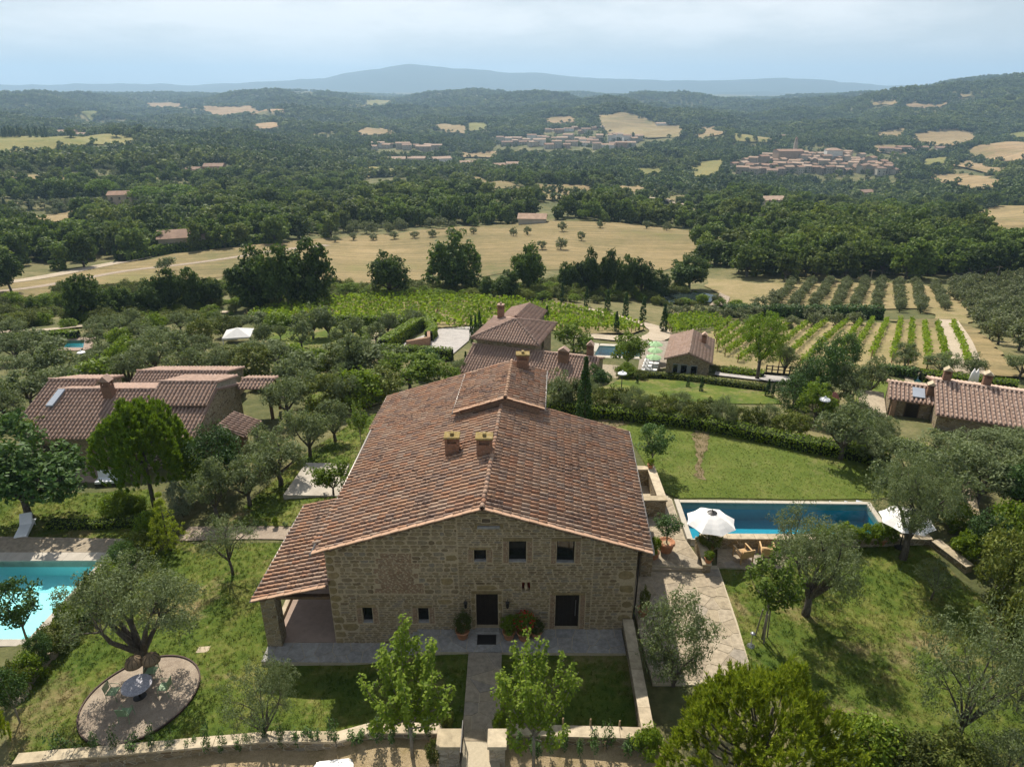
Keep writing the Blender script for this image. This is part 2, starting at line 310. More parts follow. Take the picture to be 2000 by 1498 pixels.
# ground covers
def ground(name, stops, s1=0.35, s2=4.0, dirt=None, dirt_rng=(0.56, 0.70), s3=0.12, bump=0.6, streak=None, fine=18.0, vary=False):
    k = N(name); P = k.pos(); a = k.noise(s1, 6, 0.62, P, 0.3); b = k.noise(s2, 5, 0.65, P)
    f = k.math('ADD', k.math('MULTIPLY', a, 0.62), k.math('MULTIPLY', b, 0.38)); c = k.ramp(f, *stops)
    if dirt: 
        d = k.math('ADD', k.math('MULTIPLY', k.noise(s3, 5, 0.6, P), 0.75), k.math('MULTIPLY', b, 0.25)); c = k.mix(k.rng(d, *dirt_rng), c, dirt)
    g = k.noise(fine, 4, 0.7, P); c = k.mix(1.0, c, k.ramp(g, (0.25, (0.70,) * 3), (0.75, (1.25,) * 3)), 'MULTIPLY')
    if streak:
        w_ = k.noise(streak[0], 3, 0.6, k.n('Mapping', {'Vector': P, 'Rotation': (0, 0, streak[1]), 'Scale': (0.04, 1, 1)}).outputs[0]); c = k.mix(1.0, c, k.ramp(w_, (0.38, (0.80, 0.82, 0.78)), (0.62, (1.12, 1.1, 1.05))), 'MULTIPLY')
    if vary: c = k.mix(1.0, c, k.mix(k.orand(), (0.78, 0.84, 0.72), (1.08, 1.02, 0.98)), 'MULTIPLY')
    return k.done(k.pbr(c, 0.95, 0.1, k.bump(g, bump, 0.08)))
MT['lawn'] = ground('lawn_turf', [(0.36, (0.052, 0.090, 0.014)), (0.50, (0.090, 0.122, 0.020)), (0.62, (0.165, 0.165, 0.045))], 0.35, 3.0, (0.25, 0.19, 0.10), (0.53, 0.67), 0.22)
MT['lawn_fine'] = ground('mown_lawn', [(0.36, (0.072, 0.108, 0.018)), (0.5, (0.105, 0.138, 0.026)), (0.63, (0.150, 0.165, 0.044))], 0.45, 3.5, (0.20, 0.17, 0.085), (0.60, 0.76), 0.3)
MT['worn'] = ground('worn_earth', [(0.35, (0.16, 0.125, 0.07)), (0.6, (0.22, 0.17, 0.095))], 1.0, 6)
MT['terrain'] = ground('scrub_ground', [(0.34, (0.060, 0.075, 0.028)), (0.48, (0.105, 0.108, 0.044)), (0.6, (0.19, 0.165, 0.080)), (0.68, (0.27, 0.215, 0.12))], 0.05, 0.6, None, bump=0.9, fine=3)
MT['dry'] = ground('dry_field', [(0.34, (0.125, 0.125, 0.052)), (0.44, (0.18, 0.148, 0.072)), (0.55, (0.24, 0.185, 0.095)), (0.68, (0.285, 0.22, 0.12))], 0.03, 0.35, (0.15, 0.15, 0.055), (0.56, 0.68), 0.02, fine=2.2, streak=(0.5, 0.25))
MT['dryrow'] = ground('vineyard_earth', [(0.35, (0.16, 0.15, 0.06)), (0.5, (0.24, 0.195, 0.095)), (0.65, (0.30, 0.235, 0.125))], 0.12, 1.1, None, fine=5)
MT['farfield'] = ground('distant_field', [(0.35, (0.25, 0.18, 0.105)), (0.6, (0.35, 0.255, 0.155))], 0.01, 0.08, (0.17, 0.16, 0.07), (0.55, 0.68), 0.012, fine=0.5, streak=(0.12, 0.5), vary=True)
MT['greenfield'] = ground('distant_meadow', [(0.35, (0.13, 0.15, 0.045)), (0.6, (0.24, 0.21, 0.085))], 0.01, 0.08, None, fine=0.5, vary=True)
MT['road'] = ground('white_gravel_road', [(0.35, (0.32, 0.265, 0.195)), (0.6, (0.43, 0.36, 0.27))], 0.3, 2, None, fine=7)
MT['gravel'] = ground('fine_gravel', [(0.35, (0.24, 0.19, 0.145)), (0.6, (0.36, 0.295, 0.225))], 1.2, 6, None, fine=22)
MT['greygravel'] = ground('grey_gravel', [(0.35, (0.30, 0.28, 0.26)), (0.6, (0.43, 0.40, 0.37))], 1.2, 6, None, fine=16)
MT['bank'] = ground('dry_bank', [(0.35, (0.21, 0.165, 0.075)), (0.5, (0.34, 0.26, 0.15)), (0.65, (0.42, 0.325, 0.20))], 0.8, 5, (0.12, 0.14, 0.04), (0.62, 0.72), 0.6)
MT['mountain'] = ground('mountain_side', [(0.35, (0.035, 0.050, 0.032)), (0.6, (0.06, 0.070, 0.042))], 0.0008, 0.004, None, fine=0.02)
# ------------------------------------------------------------------ terrain
CT = [(0, 20.3, -0.12), (0, 24, -0.13), (4, 22, -0.12), (-3, 22, -0.13), (4.5, 25.8, -0.2), (-3, 25.8, -0.2), (1, 25.8, -0.2), (-9, 25.9, -1.15), (-6.8, 25.9, -1.05), (-12, 25.8, -1.2), (-8, 24.6, -0.98), (-5, 24.3, -0.3), (-7.5, 23, -0.62), (-12, 24, -0.95), (-17, 23.5, -1.1), (-23, 22, -1.5), (-6, 20.8, -0.15), (-12, 20.9, -0.75),
      (0, 18.3, -0.75), (7, 18.3, -0.7), (-8, 18.4, -1.1), (-18, 18, -1.5), (0, 10, -1.5), (-18, 10, -2.4), (18, 10, -1.6), (0, -30, -2), (-60, -20, -6), (60, -20, -3),
      (-14, 31, -1.05), (-11, 34, -1.0), (-12, 38, -1.0), (-12.5, 43, -1.1), (-18, 31.5, -1.5), (-19.5, 27, -1.5),
      (-24, 33, -2.35), (-29, 30, -2.4), (-24, 37.5, -2.35), (-32, 36, -2.5), (-27, 27, -2.2),
      (10, 22, 0), (16, 22, -0.3), (23, 22, -0.6), (8, 28, -0.12), (8.5, 30.8, -0.14), (7, 31, -0.14), (7.4, 35, -0.05), (12, 28, -0.1), (20, 28, -0.2), (13, 31.5, -0.1), (17, 31.5, -0.12), (25, 31, 0.1), (9, 33, -0.1),
      (10, 37, 0.05), (10.5, 40, 0.25), (13, 39.5, 0.27), (20, 40, 0.27), (10, 48, 0.45), (16, 47, 0.5), (24, 45, 0.3), (26, 37, 0.3), (14, 43, 0.42), (18, 36, 0.1), (12, 36, 0.1),
      (0, 30, 0), (3, 36, 0.1), (-5, 36, -0.3), (-6, 45, -0.9), (3, 46, 0.1), (30, 25, -0.7), (38, 34, 0.0)]
for px, py, z in [(220, 935, -3), (60, 1000, -2.7), (450, 885, -2.4), (330, 900, -2.8), (60, 880, -3.3), (1950, 1150, -0.2), (1900, 980, 0.2), (1130, 775, -0.4), (1500, 835, -0.6), (1740, 890, -0.5),
                  (1780, 830, -1.2), (1980, 850, -1.0), (1300, 760, -4.3), (1000, 765, -4.2), (1340, 735, -5), (1600, 720, -5.8), (1775, 752, -3.1), (1860, 757, -3.1), (1858, 733, -3.1), (1772, 727, -3.1), (1150, 702, -6.65), (1262, 704, -6.65), (1262, 674, -6.65), (1160, 671, -6.65), (640, 765, -4.0), (560, 725, -5.3), (200, 705, -6.0),
                  (30, 760, -4.6), (650, 690, -6.6), (108, 684, -7.7), (172, 684, -7.7), (176, 660, -7.7), (116, 660, -7.7), (480, 660, -8.2), (850, 668, -7.6), (700, 640, -9.2), (20, 650, -9), (800, 604, -11.4), (800, 580, -13.4), (560, 605, -12), (1000, 585, -13.5), (1100, 640, -9.8),
                  (1250, 645, -10), (1250, 612, -14), (1335, 583, -18.2), (1280, 592, -18.1), (1340, 597, -18.1), (1398, 588, -18.2), (1320, 574, -18.2), (1372, 573, -18.2), (1600, 650, -10.5), (1700, 610, -14.5), (1700, 556, -19.5), (1900, 560, -19), (1980, 650, -9.5), (1450, 580, -18.2), (1850, 612, -14.3), (1985, 560, -19),
                  (300, 620, -13), (100, 610, -14), (890, 567, -17), (700, 520, -22), (1100, 440, -28), (1330, 470, -27), (900, 450, -27.5), (0, 548, -19.5), (500, 490, -22.5), (250, 520, -20.5), (1345, 562, -20),
                  (300, 440, -31), (100, 415, -35), (250, 390, -38), (500, 365, -45), (700, 400, -38), (1000, 400, -38), (900, 362, -48), (1050, 362, -50), (1300, 402, -46), (1700, 480, -25), (1500, 510, -22.5), (1950, 500, -24), (1520, 402, -52)]:
    p = atz(px, py, z); CT.append((p.x, p.y, z))
for px, py, y in [(120, 281, 760), (120, 266, 860), (120, 268, 960), (450, 287, 900), (750, 325, 850), (1600, 392, 740), (1600, 345, 900), (1600, 322, 960), (1450, 325, 940), (1750, 330, 930), (1600, 300, 1150), (1600, 250, 1600), (1600, 208, 2700), (1990, 168, 2000), (1900, 178, 2200), (1700, 196, 2600), (1990, 230, 1500),
                  (1900, 300, 1050), (1900, 368, 680), (1960, 430, 400), (1100, 278, 1300), (950, 300, 1150), (1250, 245, 1600), (1250, 222, 2000), (730, 260, 1500), (300, 252, 1700), (300, 212, 2600), (300, 190, 3900), (20, 189, 3600), (600, 187, 4000), (1000, 186, 4600), (1300, 194, 4300),
                  (1000, 202, 3000), (1000, 232, 1950), (600, 225, 2300), (800, 200, 3000), (1450, 198, 4200), (20, 230, 1800), (850, 189, 4600), (450, 187, 4300), (130, 187, 4100), (1150, 189, 4600)]:
    p = aty(px, py, y); CT.append((p.x, p.y, p.z))
for a in range(-60, 61, 20): CT.append((9000 * math.sin(R(a)), 9000 * math.cos(R(a)), -60)); CT.append((16000 * math.sin(R(a)), 16000 * math.cos(R(a)), -80))
for a in (100, 150, 180, 210, 260): CT.append((200 * math.sin(R(a)), 200 * math.cos(R(a)), 5)); CT.append((3000 * math.sin(R(a)), 3000 * math.cos(R(a)), 20))
CT = np.array(CT, float)
def qmap(x, y):
    r = np.hypot(x, y) + 1e-6; k = np.log1p(r / 30.0) / r; return np.stack([x * k, y * k], -1)
def tps(d2): return 0.5 * d2 * np.log(d2 + 1e-12)
_Q = qmap(CT[:, 0], CT[:, 1]); _n = len(_Q)
_A = np.zeros((_n + 3, _n + 3)); _A[:_n, :_n] = tps(((_Q[:, None] - _Q[None]) ** 2).sum(-1)) + np.eye(_n) * 2e-5
_A[:_n, _n] = 1; _A[:_n, _n + 1:] = _Q; _A[_n, :_n] = 1; _A[_n + 1:, :_n] = _Q.T
_Wt = np.linalg.solve(_A, np.concatenate([CT[:, 2], np.zeros(3)]))
_wv = [(l, a, ph) for l, a, ph in zip((70, 95, 150, 230, 360, 520, 800, 1200), (0.4, 2.1, 1.2, 2.9, 0.9, 1.9, 0.2, 2.5), (0.3, 1.7, 4.1, 2.2, 5.0, 0.9, 3.3, 1.1))]
def G(x, y):
    x = np.atleast_1d(np.asarray(x, float)); y = np.atleast_1d(np.asarray(y, float)); sh = x.shape; x = x.ravel(); y = y.ravel(); z = np.empty(len(x))
    for i in range(0, len(x), 20000):
        q = qmap(x[i:i + 20000], y[i:i + 20000]); d = ((q[:, None] - _Q[None]) ** 2).sum(-1)
        z[i:i + 20000] = tps(d) @ _Wt[:_n] + _Wt[_n] + q @ _Wt[_n + 1:]
    r = np.hypot(x, y)
    for l, a, ph in _wv:
        w = np.clip((r / (l * 3.2) - 0.55), 0, 1); w = w * w * (3 - 2 * w) * (1.0 if l < 300 else 1.5 if l < 500 else 2.2) * np.clip((5000 - r) / 2200, 0.2, 1)
        u = (x * math.cos(a) + y * math.sin(a)) * 2 * math.pi / l + ph; v = (-x * math.sin(a) + y * math.cos(a)) * 2 * math.pi / (l * 1.7) + ph * 2
        z += w * l * 0.013 * (np.sin(u + 0.8 * np.sin(v)) + 0.6 * np.sin(v))
    return z.reshape(sh)
def gz(x, y): return float(G(x, y)[0])
_T = np.geomspace(14, 40000, 900)
def gp(px, py):
    """the ground point seen at a pixel of the photograph"""
    d = ray(px, py); x = d.x * _T; y = d.y * _T; h = CH + d.z * _T - G(x, y); i = np.argmax(h < 0)
    if i == 0: i = len(_T) - 1
    t0, t1 = _T[i - 1], _T[i]
    for _ in range(12):
        t = (t0 + t1) / 2
        if CH + d.z * t - gz(d.x * t, d.y * t) < 0: t1 = t
        else: t0 = t
    return Vector((d.x * t1, d.y * t1, gz(d.x * t1, d.y * t1)))
def gpoly(pts): return [tuple(gp(*p)[:2]) for p in pts]
# pools: rectangles as world polygons (ccw), deck height
ZM = 0.3
P_MAIN = [tuple(atz(*p, ZM)[:2]) for p in ((1352, 1052), (1738, 1050), (1694, 984), (1327, 980))]
pl = [atz(205, 1087, -2.2), atz(60, 1242, -2.2)]
P_LEFT = [(-33.0, 28.2), (pl[1].x, 28.2), (pl[0].x, 34.9), (-34.5, 34.9)]
def rect_px(a, b, c, d, z): return [tuple(atz(*p, z)[:2]) for p in (a, b, c, d)]
P_VILLA = rect_px((1160, 695), (1250, 698), (1252, 680), (1170, 676), -6.6)
P_RIGHT = rect_px((1785, 746), (1850, 752), (1850, 737), (1781, 731), -3.0)
P_FARL = rect_px((118, 679), (163, 679), (166, 664), (127, 664), -7.6)
HOLES = [P_MAIN, P_LEFT, P_VILLA, P_RIGHT, P_FARL]
rr = np.concatenate([[0.5, 4, 8, 11], np.geomspace(13, 60, 150), np.geomspace(60.8, 900, 240), np.geomspace(909, 16000, 190)])
aa = np.concatenate([np.radians(np.linspace(-47, 47, 330)), np.radians(np.linspace(50, 310, 44))]); na = len(aa)
XX = rr[:, None] * np.sin(aa)[None]; YY = rr[:, None] * np.cos(aa)[None]; ZZ = G(XX, YY)
i, j = np.meshgrid(np.arange(len(rr) - 1), np.arange(na), indexing='ij'); j2 = (j + 1) % na
F4 = np.stack([i * na + j, i * na + j2, (i + 1) * na + j2, (i + 1) * na + j], -1).reshape(-1, 4)[:, ::-1]
V3 = np.stack([XX, YY, ZZ], -1).reshape(-1, 3); kill = np.zeros(len(V3), bool)
for h in HOLES: kill |= inpoly(V3[:, 0], V3[:, 1], h)
F4 = F4[~kill[F4].any(1)]
terrain = part('terrain', mesh('terrain', V3, F4, MT['terrain'], True)); terrain['kind'] = 'structure'
def drape(name, poly, mat, off=0.03, step=None, kind='structure', holes=(), zf=None, rag=0.0):
    """sheet laid over the ground inside a world polygon"""
    poly = [tuple(p[:2]) for p in poly]; xs = [p[0] for p in poly]; ys = [p[1] for p in poly]
    c = math.hypot(sum(xs) / len(xs), sum(ys) / len(ys)); step = step or max(0.7, min(c * 0.018, (max(xs) - min(xs) + max(ys) - min(ys)) / 12))
    bp = []
    for i in range(len(poly)):
        a, b = Vector(poly[i]), Vector(poly[(i + 1) % len(poly)]); m = max(1, int((b - a).length / step)); bp += [tuple(a.lerp(b, t / m)) for t in range(m)]
    if rag: bp = [(x + math.sin(i * 1.7) * rag * random.random() + random.gauss(0, rag * .6), y + math.cos(i * 2.3) * rag * random.random() + random.gauss(0, rag * .6)) for i, (x, y) in enumerate(bp)]; poly = bp
    gx, gy = np.meshgrid(np.arange(min(xs), max(xs), step), np.arange(min(ys), max(ys), step)); gx = gx.ravel() + RNG.uniform(-0.2, 0.2, gx.size) * step; gy = gy.ravel() + RNG.uniform(-0.2, 0.2, gy.size) * step
    k = inpoly(gx, gy, poly); pts = [Vector(p) for p in bp] + [Vector((a, b)) for a, b in zip(gx[k], gy[k])]
    n = len(bp); res = delaunay_2d_cdt(pts, [(i, (i + 1) % n) for i in range(n)], [], 1, 1e-4)
    v = np.array([tuple(p) for p in res[0]]); z = (G(v[:, 0], v[:, 1]) if zf is None else zf(v[:, 0], v[:, 1])) + off + 0.0005 * np.hypot(v[:, 0], v[:, 1])
    fs = []
    for q in res[2]:
        a, b, c_ = v[q[0]], v[q[1]], v[q[2]]; cr_ = (b[0] - a[0]) * (c_[1] - a[1]) - (b[1] - a[1]) * (c_[0] - a[0]); fs.append(q if cr_ > 0 else q[::-1])
    if holes:
        cx = np.array([[np.mean(v[q, 0]), np.mean(v[q, 1])] for q in fs]); kk = np.zeros(len(fs), bool)
        for h in holes: kk |= inpoly(cx[:, 0], cx[:, 1], h)
        fs = [q for q, b in zip(fs, kk) if not b]
    o = part(name, mesh(name, np.c_[v, z], np.array(fs), mat, True)); o['kind'] = kind; return o
def strip(pts, w):
    """polygon of a band of width w (number or list) along world points"""
    p = [Vector(q[:2]) for q in pts]; L = []; Rr = []; w = w if hasattr(w, '__len__') else [w] * len(p)
    for i in range(len(p)):
        d = (p[min(i + 1, len(p) - 1)] - p[max(i - 1, 0)]).normalized(); nrm = Vector((-d.y, d.x)); L.append(tuple(p[i] + nrm * w[i] / 2)); Rr.append(tuple(p[i] - nrm * w[i] / 2))
    return Rr + L[::-1]
def smooth_pts(p, n=4):
    p = [Vector(q) for q in p]; o = []
    for i in range(len(p) - 1):
        a, b, c, d = p[max(i - 1, 0)], p[i], p[i + 1], p[min(i + 2, len(p) - 1)]
        for k in range(n):
            t = k / n; o.append(0.5 * ((2 * b) + (c - a) * t + (2 * a - 5 * b + 4 * c - d) * t * t + (3 * b - a - 3 * c + d) * t ** 3))
    return o + [p[-1]]
# ------------------------------------------------------------------ vegetation library
def unit(a): return a / (np.linalg.norm(a, axis=-1, keepdims=True) + 1e-9)
def leaf_arrays(P, D, L, Wd, rng, up=None):
    """rhombic leaves at P, normals D, length L, width Wd; up: preferred leaf axis"""
    n = len(P); D = unit(D); A = rng.normal(size=(n, 3)) if up is None else up + rng.normal(size=(n, 3)) * 0.5
    A = unit(A - (A * D).sum(1, keepdims=True) * D); Bv = np.cross(D, A); L = L * rng.uniform(0.7, 1.3, (n, 1)); Wd = Wd * rng.uniform(0.7, 1.3, (n, 1))
    v = np.stack([P - A * L * 0.5, P + Bv * Wd * 0.5 + A * L * 0.05, P + A * L * 0.5, P - Bv * Wd * 0.5 + A * L * 0.05], 1)
    f = np.arange(4 * n).reshape(n, 4); return v.reshape(-1, 3), f
def sph(n, rng): return unit(rng.normal(size=(n, 3)))
def clump_leaves(C, rad, per, L, Wd, rng, flat=1.0, outward=0.7):
    C = np.asarray(C); m = len(C); rad = np.broadcast_to(rad, (m,)); k = np.repeat(np.arange(m), per)
    d = sph(len(k), rng); d[:, 2] *= flat; u = rng.uniform(0.25, 1, len(k)) ** 0.5
    P = C[k] + d * (rad[k] * u)[:, None]; D = d * outward + rng.normal(size=d.shape) * 0.55 + np.array([0, 0, 0.35]); return leaf_arrays(P, D, L, Wd, rng)
def tree_meshes(nm, seed, leafm, barkm, h=6.0, cr=2.5, cb=1.6, m=60, crad=0.6, per=40, L=0.16, Wd=0.07, tr=0.16, limbs=5, shape='round', fork=0.35, lobes=5, lean=0.0, gap=0.0, twig=True):
    rng = np.random.default_rng(seed); cz = (h + cb) / 2; rz = (h - cb) / 2
    if shape == 'lobes':
        a = np.arange(lobes) / lobes * 2 * math.pi + rng.uniform(0, 1.0, lobes); q = rng.uniform(0.42, 0.68, lobes)
        LC = np.stack([np.cos(a) * cr * q, np.sin(a) * cr * q, cz + rng.uniform(-0.35, 0.35, lobes) * rz], 1); LC = np.vstack([LC, [[rng.normal() * 0.15 * cr, rng.normal() * 0.15 * cr, cz + 0.4 * rz]]])
        LR = rng.uniform(0.36, 0.55, len(LC)) * cr; k = rng.integers(0, len(LC), m); d = sph(m, rng); C = LC[k] + d * (LR[k] * rng.uniform(0.3, 1, m) ** 0.5)[:, None] * np.array([1, 1, min(1.15, rz / cr * 1.1)])
        C[:, 2] = np.clip(C[:, 2], cb, h)
    elif shape == 'umbrella':
        a = rng.uniform(0, 2 * math.pi, m); q = np.sqrt(rng.uniform(0, 1, m)); t = rng.uniform(0, 1, m) ** 0.6
        top = np.sqrt(np.maximum(0, 1 - q ** 2.4)); C = np.stack([np.cos(a) * q * cr, np.sin(a) * q * cr, cb + (h - cb) * (0.12 + 0.88 * top * t) * (1 - 0.25 * q)], 1)
    elif shape == 'column':
        t = rng.uniform(0, 1, m); a = rng.uniform(0, 2 * math.pi, m); w = np.clip(1.35 * np.sin(np.clip(t, 0, 1) ** 0.6 * math.pi * 0.93 + 0.16), 0, 1) * np.sqrt(1.02 - t)
        C = np.stack([np.cos(a) * w * cr * 0.75, np.sin(a) * w * cr * 0.75, cb + t * (h - cb)], 1)
    elif shape == 'fir':
        t = rng.uniform(0, 1, m) ** 1.3; tier = np.floor(t * 8) / 8 + 0.04; a = np.floor(rng.uniform(0, 9, m)) / 9 * 2 * math.pi + tier * 9; q = rng.uniform(0.1, 1, m) * (1 - tier) * cr
        C = np.stack([np.cos(a) * q, np.sin(a) * q, cb + tier * (h - cb) - q * 0.15 + 0.1], 1)
    else:
        d = sph(m, rng); q = rng.uniform(0.35, 1, m) ** 0.45; lob = 1 + 0.22 * np.sin(d[:, 0] * 5 + seed) * np.cos(d[:, 1] * 4 + seed * 2) + 0.12 * np.sin(d[:, 2] * 7)
        C = d * (q * lob)[:, None] * np.array([cr, cr, rz]) * 0.86; C[:, 2] += cz
    if gap:
        g = np.sin(C[:, 0] * 2.3 / cr * 2 + seed) * np.sin(C[:, 1] * 2.1 / cr * 2 + 1.3 * seed) * np.sin(C[:, 2] * 2.7 / cr * 2); C = C[g < 1 - gap - 0.2]
    k9 = (cr - crad * 0.55) / max(1e-3, np.percentile(np.hypot(C[:, 0], C[:, 1]), 96)); zt = np.percentile(C[:, 2], 99); C[:, :2] *= k9; C[:, 2] = (C[:, 2] - cb) * ((h - crad * 0.6 - cb) / max(0.1, zt - cb)) + cb      # true to the stated size
    if shape == 'lobes': LC[:, :2] *= k9
    C[:, 0] += lean * C[:, 2]
    rad = crad * rng.uniform(0.65, 1.3, len(C))
    v, f = clump_leaves(C, rad, per, L, Wd, rng, 0.85)
    crown = mesh(nm + '_crown', v, f, leafm)
    b = B(); zf = fork * h; fp = Vector((lean * zf + rng.normal() * 0.05, rng.normal() * 0.05, zf))
    b.tube([(0, 0, -0.3), (rng.normal() * tr * 0.3, rng.normal() * tr * 0.3, zf * 0.4), tuple(fp)], [tr * 1.35, tr, tr * 0.85], 8)
    if shape in ('column', 'fir', 'umbrella'): b.tube([tuple(fp), (lean * h * 0.8, 0, h * 0.8 if shape != 'umbrella' else cb + (h - cb) * 0.5)], [tr * 0.85, tr * 0.25], 6)
    if limbs and shape not in ('column', 'fir'):
        idx = rng.choice(len(C), min(limbs, len(C)), replace=False)
        if shape == 'lobes': ends = [Vector(q) for q in LC]
        else: ends = [Vector(C[q]) for q in idx]
        for e in ends:
            if shape == 'lobes': e.x += lean * e.z
            mid = fp.lerp(e, 0.5) + Vector((rng.normal(), rng.normal(), rng.normal() + 0.4)) * 0.09 * cr
            b.tube([tuple(fp - Vector((0, 0, 0.1))), tuple(mid), tuple(e)], [tr * 0.7, tr * 0.42, tr * 0.15], 6, False)
            if twig:
                dd = ((C - np.array(e)) ** 2).sum(1)
                for q in np.argsort(dd)[1:6]: b.tube([tuple(mid.lerp(e, 0.6)), tuple(C[q])], [tr * 0.2, tr * 0.05], 4, False)
    return b.mesh(nm + '_trunk', barkm, True), crown
def tuft_mesh(nm, seed, leafm, barkm, h, cr, cb, m, per, L, Wd, tr, tuft=0.35, wob=0.14, branches=10, lean=0.0, fork=0.5):
    """crown of brush-like tufts standing up at branch ends (pines)"""
    rng = np.random.default_rng(seed); a = rng.uniform(0, 2 * math.pi, m); q = np.sqrt(rng.uniform(0, 1, m))
    top = np.sqrt(np.maximum(0, 1 - q ** 2.2)); lobe = (0.86 + 0.13 * np.sin(a * 3 + seed) + 0.10 * np.sin(a * 5 + 2 * seed)) * (1 - 0.35 * tuft / cr)
    lay = rng.uniform(0, 1, m); t = np.where(lay < 0.62, rng.uniform(0.82, 1.0, m), rng.uniform(0.25, 0.85, m))
    C = np.stack([np.cos(a) * q * cr * lobe, np.sin(a) * q * cr * lobe, cb + (h - cb) * top * t * (0.96 - wob + wob * np.sin(a * 3 + 4 * q + seed)) + 0.25 * np.sin(a * 4 + q * 7)], 1)
    ax = unit(np.stack([np.cos(a) * q * 0.55, np.sin(a) * q * 0.55, np.ones(m)], 1) + rng.normal(size=(m, 3)) * 0.18)
    k = np.repeat(np.arange(m), per); s = rng.uniform(0, 1, len(k)); sc = rng.uniform(0.6, 1.25, m)[k]
    d = unit(ax[k] * rng.uniform(0.6, 1.5, (len(k), 1)) + sph(len(k), rng) * 0.6); P0 = C[k] + ax[k] * (s * tuft * sc)[:, None]; P = P0 + d * (L * 0.5)
    D = np.cross(d, rng.normal(size=d.shape)); D = unit(D); Bv = np.cross(D, d); Ls = L * rng.uniform(0.7, 1.2, (len(k), 1))
    v = np.stack([P - d * Ls * 0.5, P + Bv * Wd, P + d * Ls * 0.5, P - Bv * Wd], 1).reshape(-1, 3); f = np.arange(4 * len(k)).reshape(-1, 4)
    C[:, 0] += 0; v[:, 0] += lean * v[:, 2]; crown = mesh(nm + '_crown', v, f, leafm)
    b = B(); zf = fork * h; b.tube([(0, 0, -0.3), (lean * zf * 0.5, 0, zf * 0.5), (lean * zf, 0, zf)], [tr * 1.2, tr, tr * 0.85], 8)
    b.tube([(lean * zf, 0, zf), (lean * h * 0.9, 0, h * 0.86)], [tr * 0.85, tr * 0.2], 6)
    for i in rng.choice(m, min(branches * 3, m), replace=False):
        e = Vector(C[i]); e.x += lean * e.z; z0 = min(max(zf * 0.9, e.z - 0.45 * math.hypot(e.x, e.y) - 0.3), h * 0.8); s0 = Vector((lean * z0, 0, z0)); md = s0.lerp(e, 0.55) + Vector((0, 0, -0.06 * cr))
        b.tube([tuple(s0), tuple(md), tuple(e)], [tr * 0.3, tr * 0.2, tr * 0.07], 5, False)
    return b.mesh(nm + '_trunk', barkm, True), crown
def shoot_mesh(nm, seed, leafm, barkm, h, cr, nb, L, Wd, tr, fork=0.3, step=0.2, per=9, spread=1.0):
    """young tree: straight shoots rising from the fork, leaves in rosettes along them"""
    rng = np.random.default_rng(seed); b = B(); zf = fork * h; P = []; D = []
    b.tube([(0, 0, -0.3), (0.03, 0, zf * 0.5), (0, 0.02, zf)], [tr * 1.2, tr, tr * 0.9], 8)
    for i in range(nb):
        a = i / nb * 2 * math.pi * 2.618 + rng.uniform(-0.3, 0.3); el = rng.uniform(0.12, 1.0); out = cr * spread * (1 - el * 0.62) * rng.uniform(0.6, 1.1); top = zf + (h - zf) * (0.12 + 0.88 * el ** 0.8) * rng.uniform(0.8, 1.05)
        e = Vector((math.cos(a) * out, math.sin(a) * out, top)); s0 = Vector((0, 0, zf * rng.uniform(0.75, 1.2))); md = s0.lerp(e, 0.5) + Vector((math.cos(a), math.sin(a), -0.55)) * out * 0.18
        pts = smooth_pts([s0, md, e], 5); b.tube([tuple(p) for p in pts], list(np.linspace(tr * 0.5, 0.008, len(pts))), 5, False)
        def dress(pts, first):
            acc = 0.0
            for j in range(len(pts) - 1):
                seg = (pts[j + 1] - pts[j]); ln = seg.length; n = max(1, int(ln / step))
                for q in range(n):
                    t = (j + q / n) / (len(pts) - 1)
                    if t < first: continue
                    c = pts[j] + seg * (q / n); k = int(per * (0.6 + 0.8 * t)); dd = sph(k, rng)
                    for x in dd:
                        P.append(np.array(c) + x * (0.10 + 0.13 * rng.random()) * (1.25 - 0.4 * t) * (L / 0.15)); D.append(x * 0.4 + np.array([0, 0, 0.75]) + rng.normal(size=3) * 0.3)
        dress(pts, 0.22)
        for q in range(3):                                                          # side twigs
            t = rng.uniform(0.35, 0.9); c = pts[int(t * (len(pts) - 1))]; e2 = c + Vector((rng.normal() * 0.5, rng.normal() * 0.5, rng.uniform(0.1, 0.5))) * cr * 0.36
            tw = [c, c.lerp(e2, 0.55) + Vector((0, 0, -0.03)), e2]; b.tube([tuple(p) for p in tw], [tr * 0.16, tr * 0.1, 0.006], 4, False); dress(tw, 0.25)
    v, f = leaf_arrays(np.array(P), np.array(D), L, Wd, rng); return b.mesh(nm + '_trunk', barkm, True), mesh(nm + '_crown', v, f, leafm)
PROTO = {}      # kind -> list of (trunk mesh, crown mesh, height, crown radius)
def proto(kind, fn, n, base, **kw):
    L = []
    for i in range(n):
        t, c = fn(kind, base + i, **kw); L.append((t, c, kw['h'], kw['cr']))
    PROTO[kind] = L
O, BK = MT['olive'], MT['bark']
proto('olive_big', tree_meshes, 3, 11, leafm=O, barkm=BK, h=5.2, cr=2.7, cb=1.5, m=240, crad=0.36, per=72, L=0.135, Wd=0.042, tr=0.21, limbs=6, shape='lobes', fork=0.22, lobes=7, gap=0.15)
proto('olive_thin', tree_meshes, 2, 21, leafm=O, barkm=BK, h=4.2, cr=1.8, cb=1.0, m=120, crad=0.30, per=34, L=0.13, Wd=0.040, tr=0.085, limbs=6, shape='lobes', fork=0.28, lobes=6, gap=0.25)
proto('olive_airy', tree_meshes, 2, 24, leafm=O, barkm=BK, h=4.2, cr=2.3, cb=0.45, m=230, crad=0.30, per=36, L=0.13, Wd=0.040, tr=0.085, limbs=6, shape='lobes', fork=0.16, lobes=8, gap=0.22)
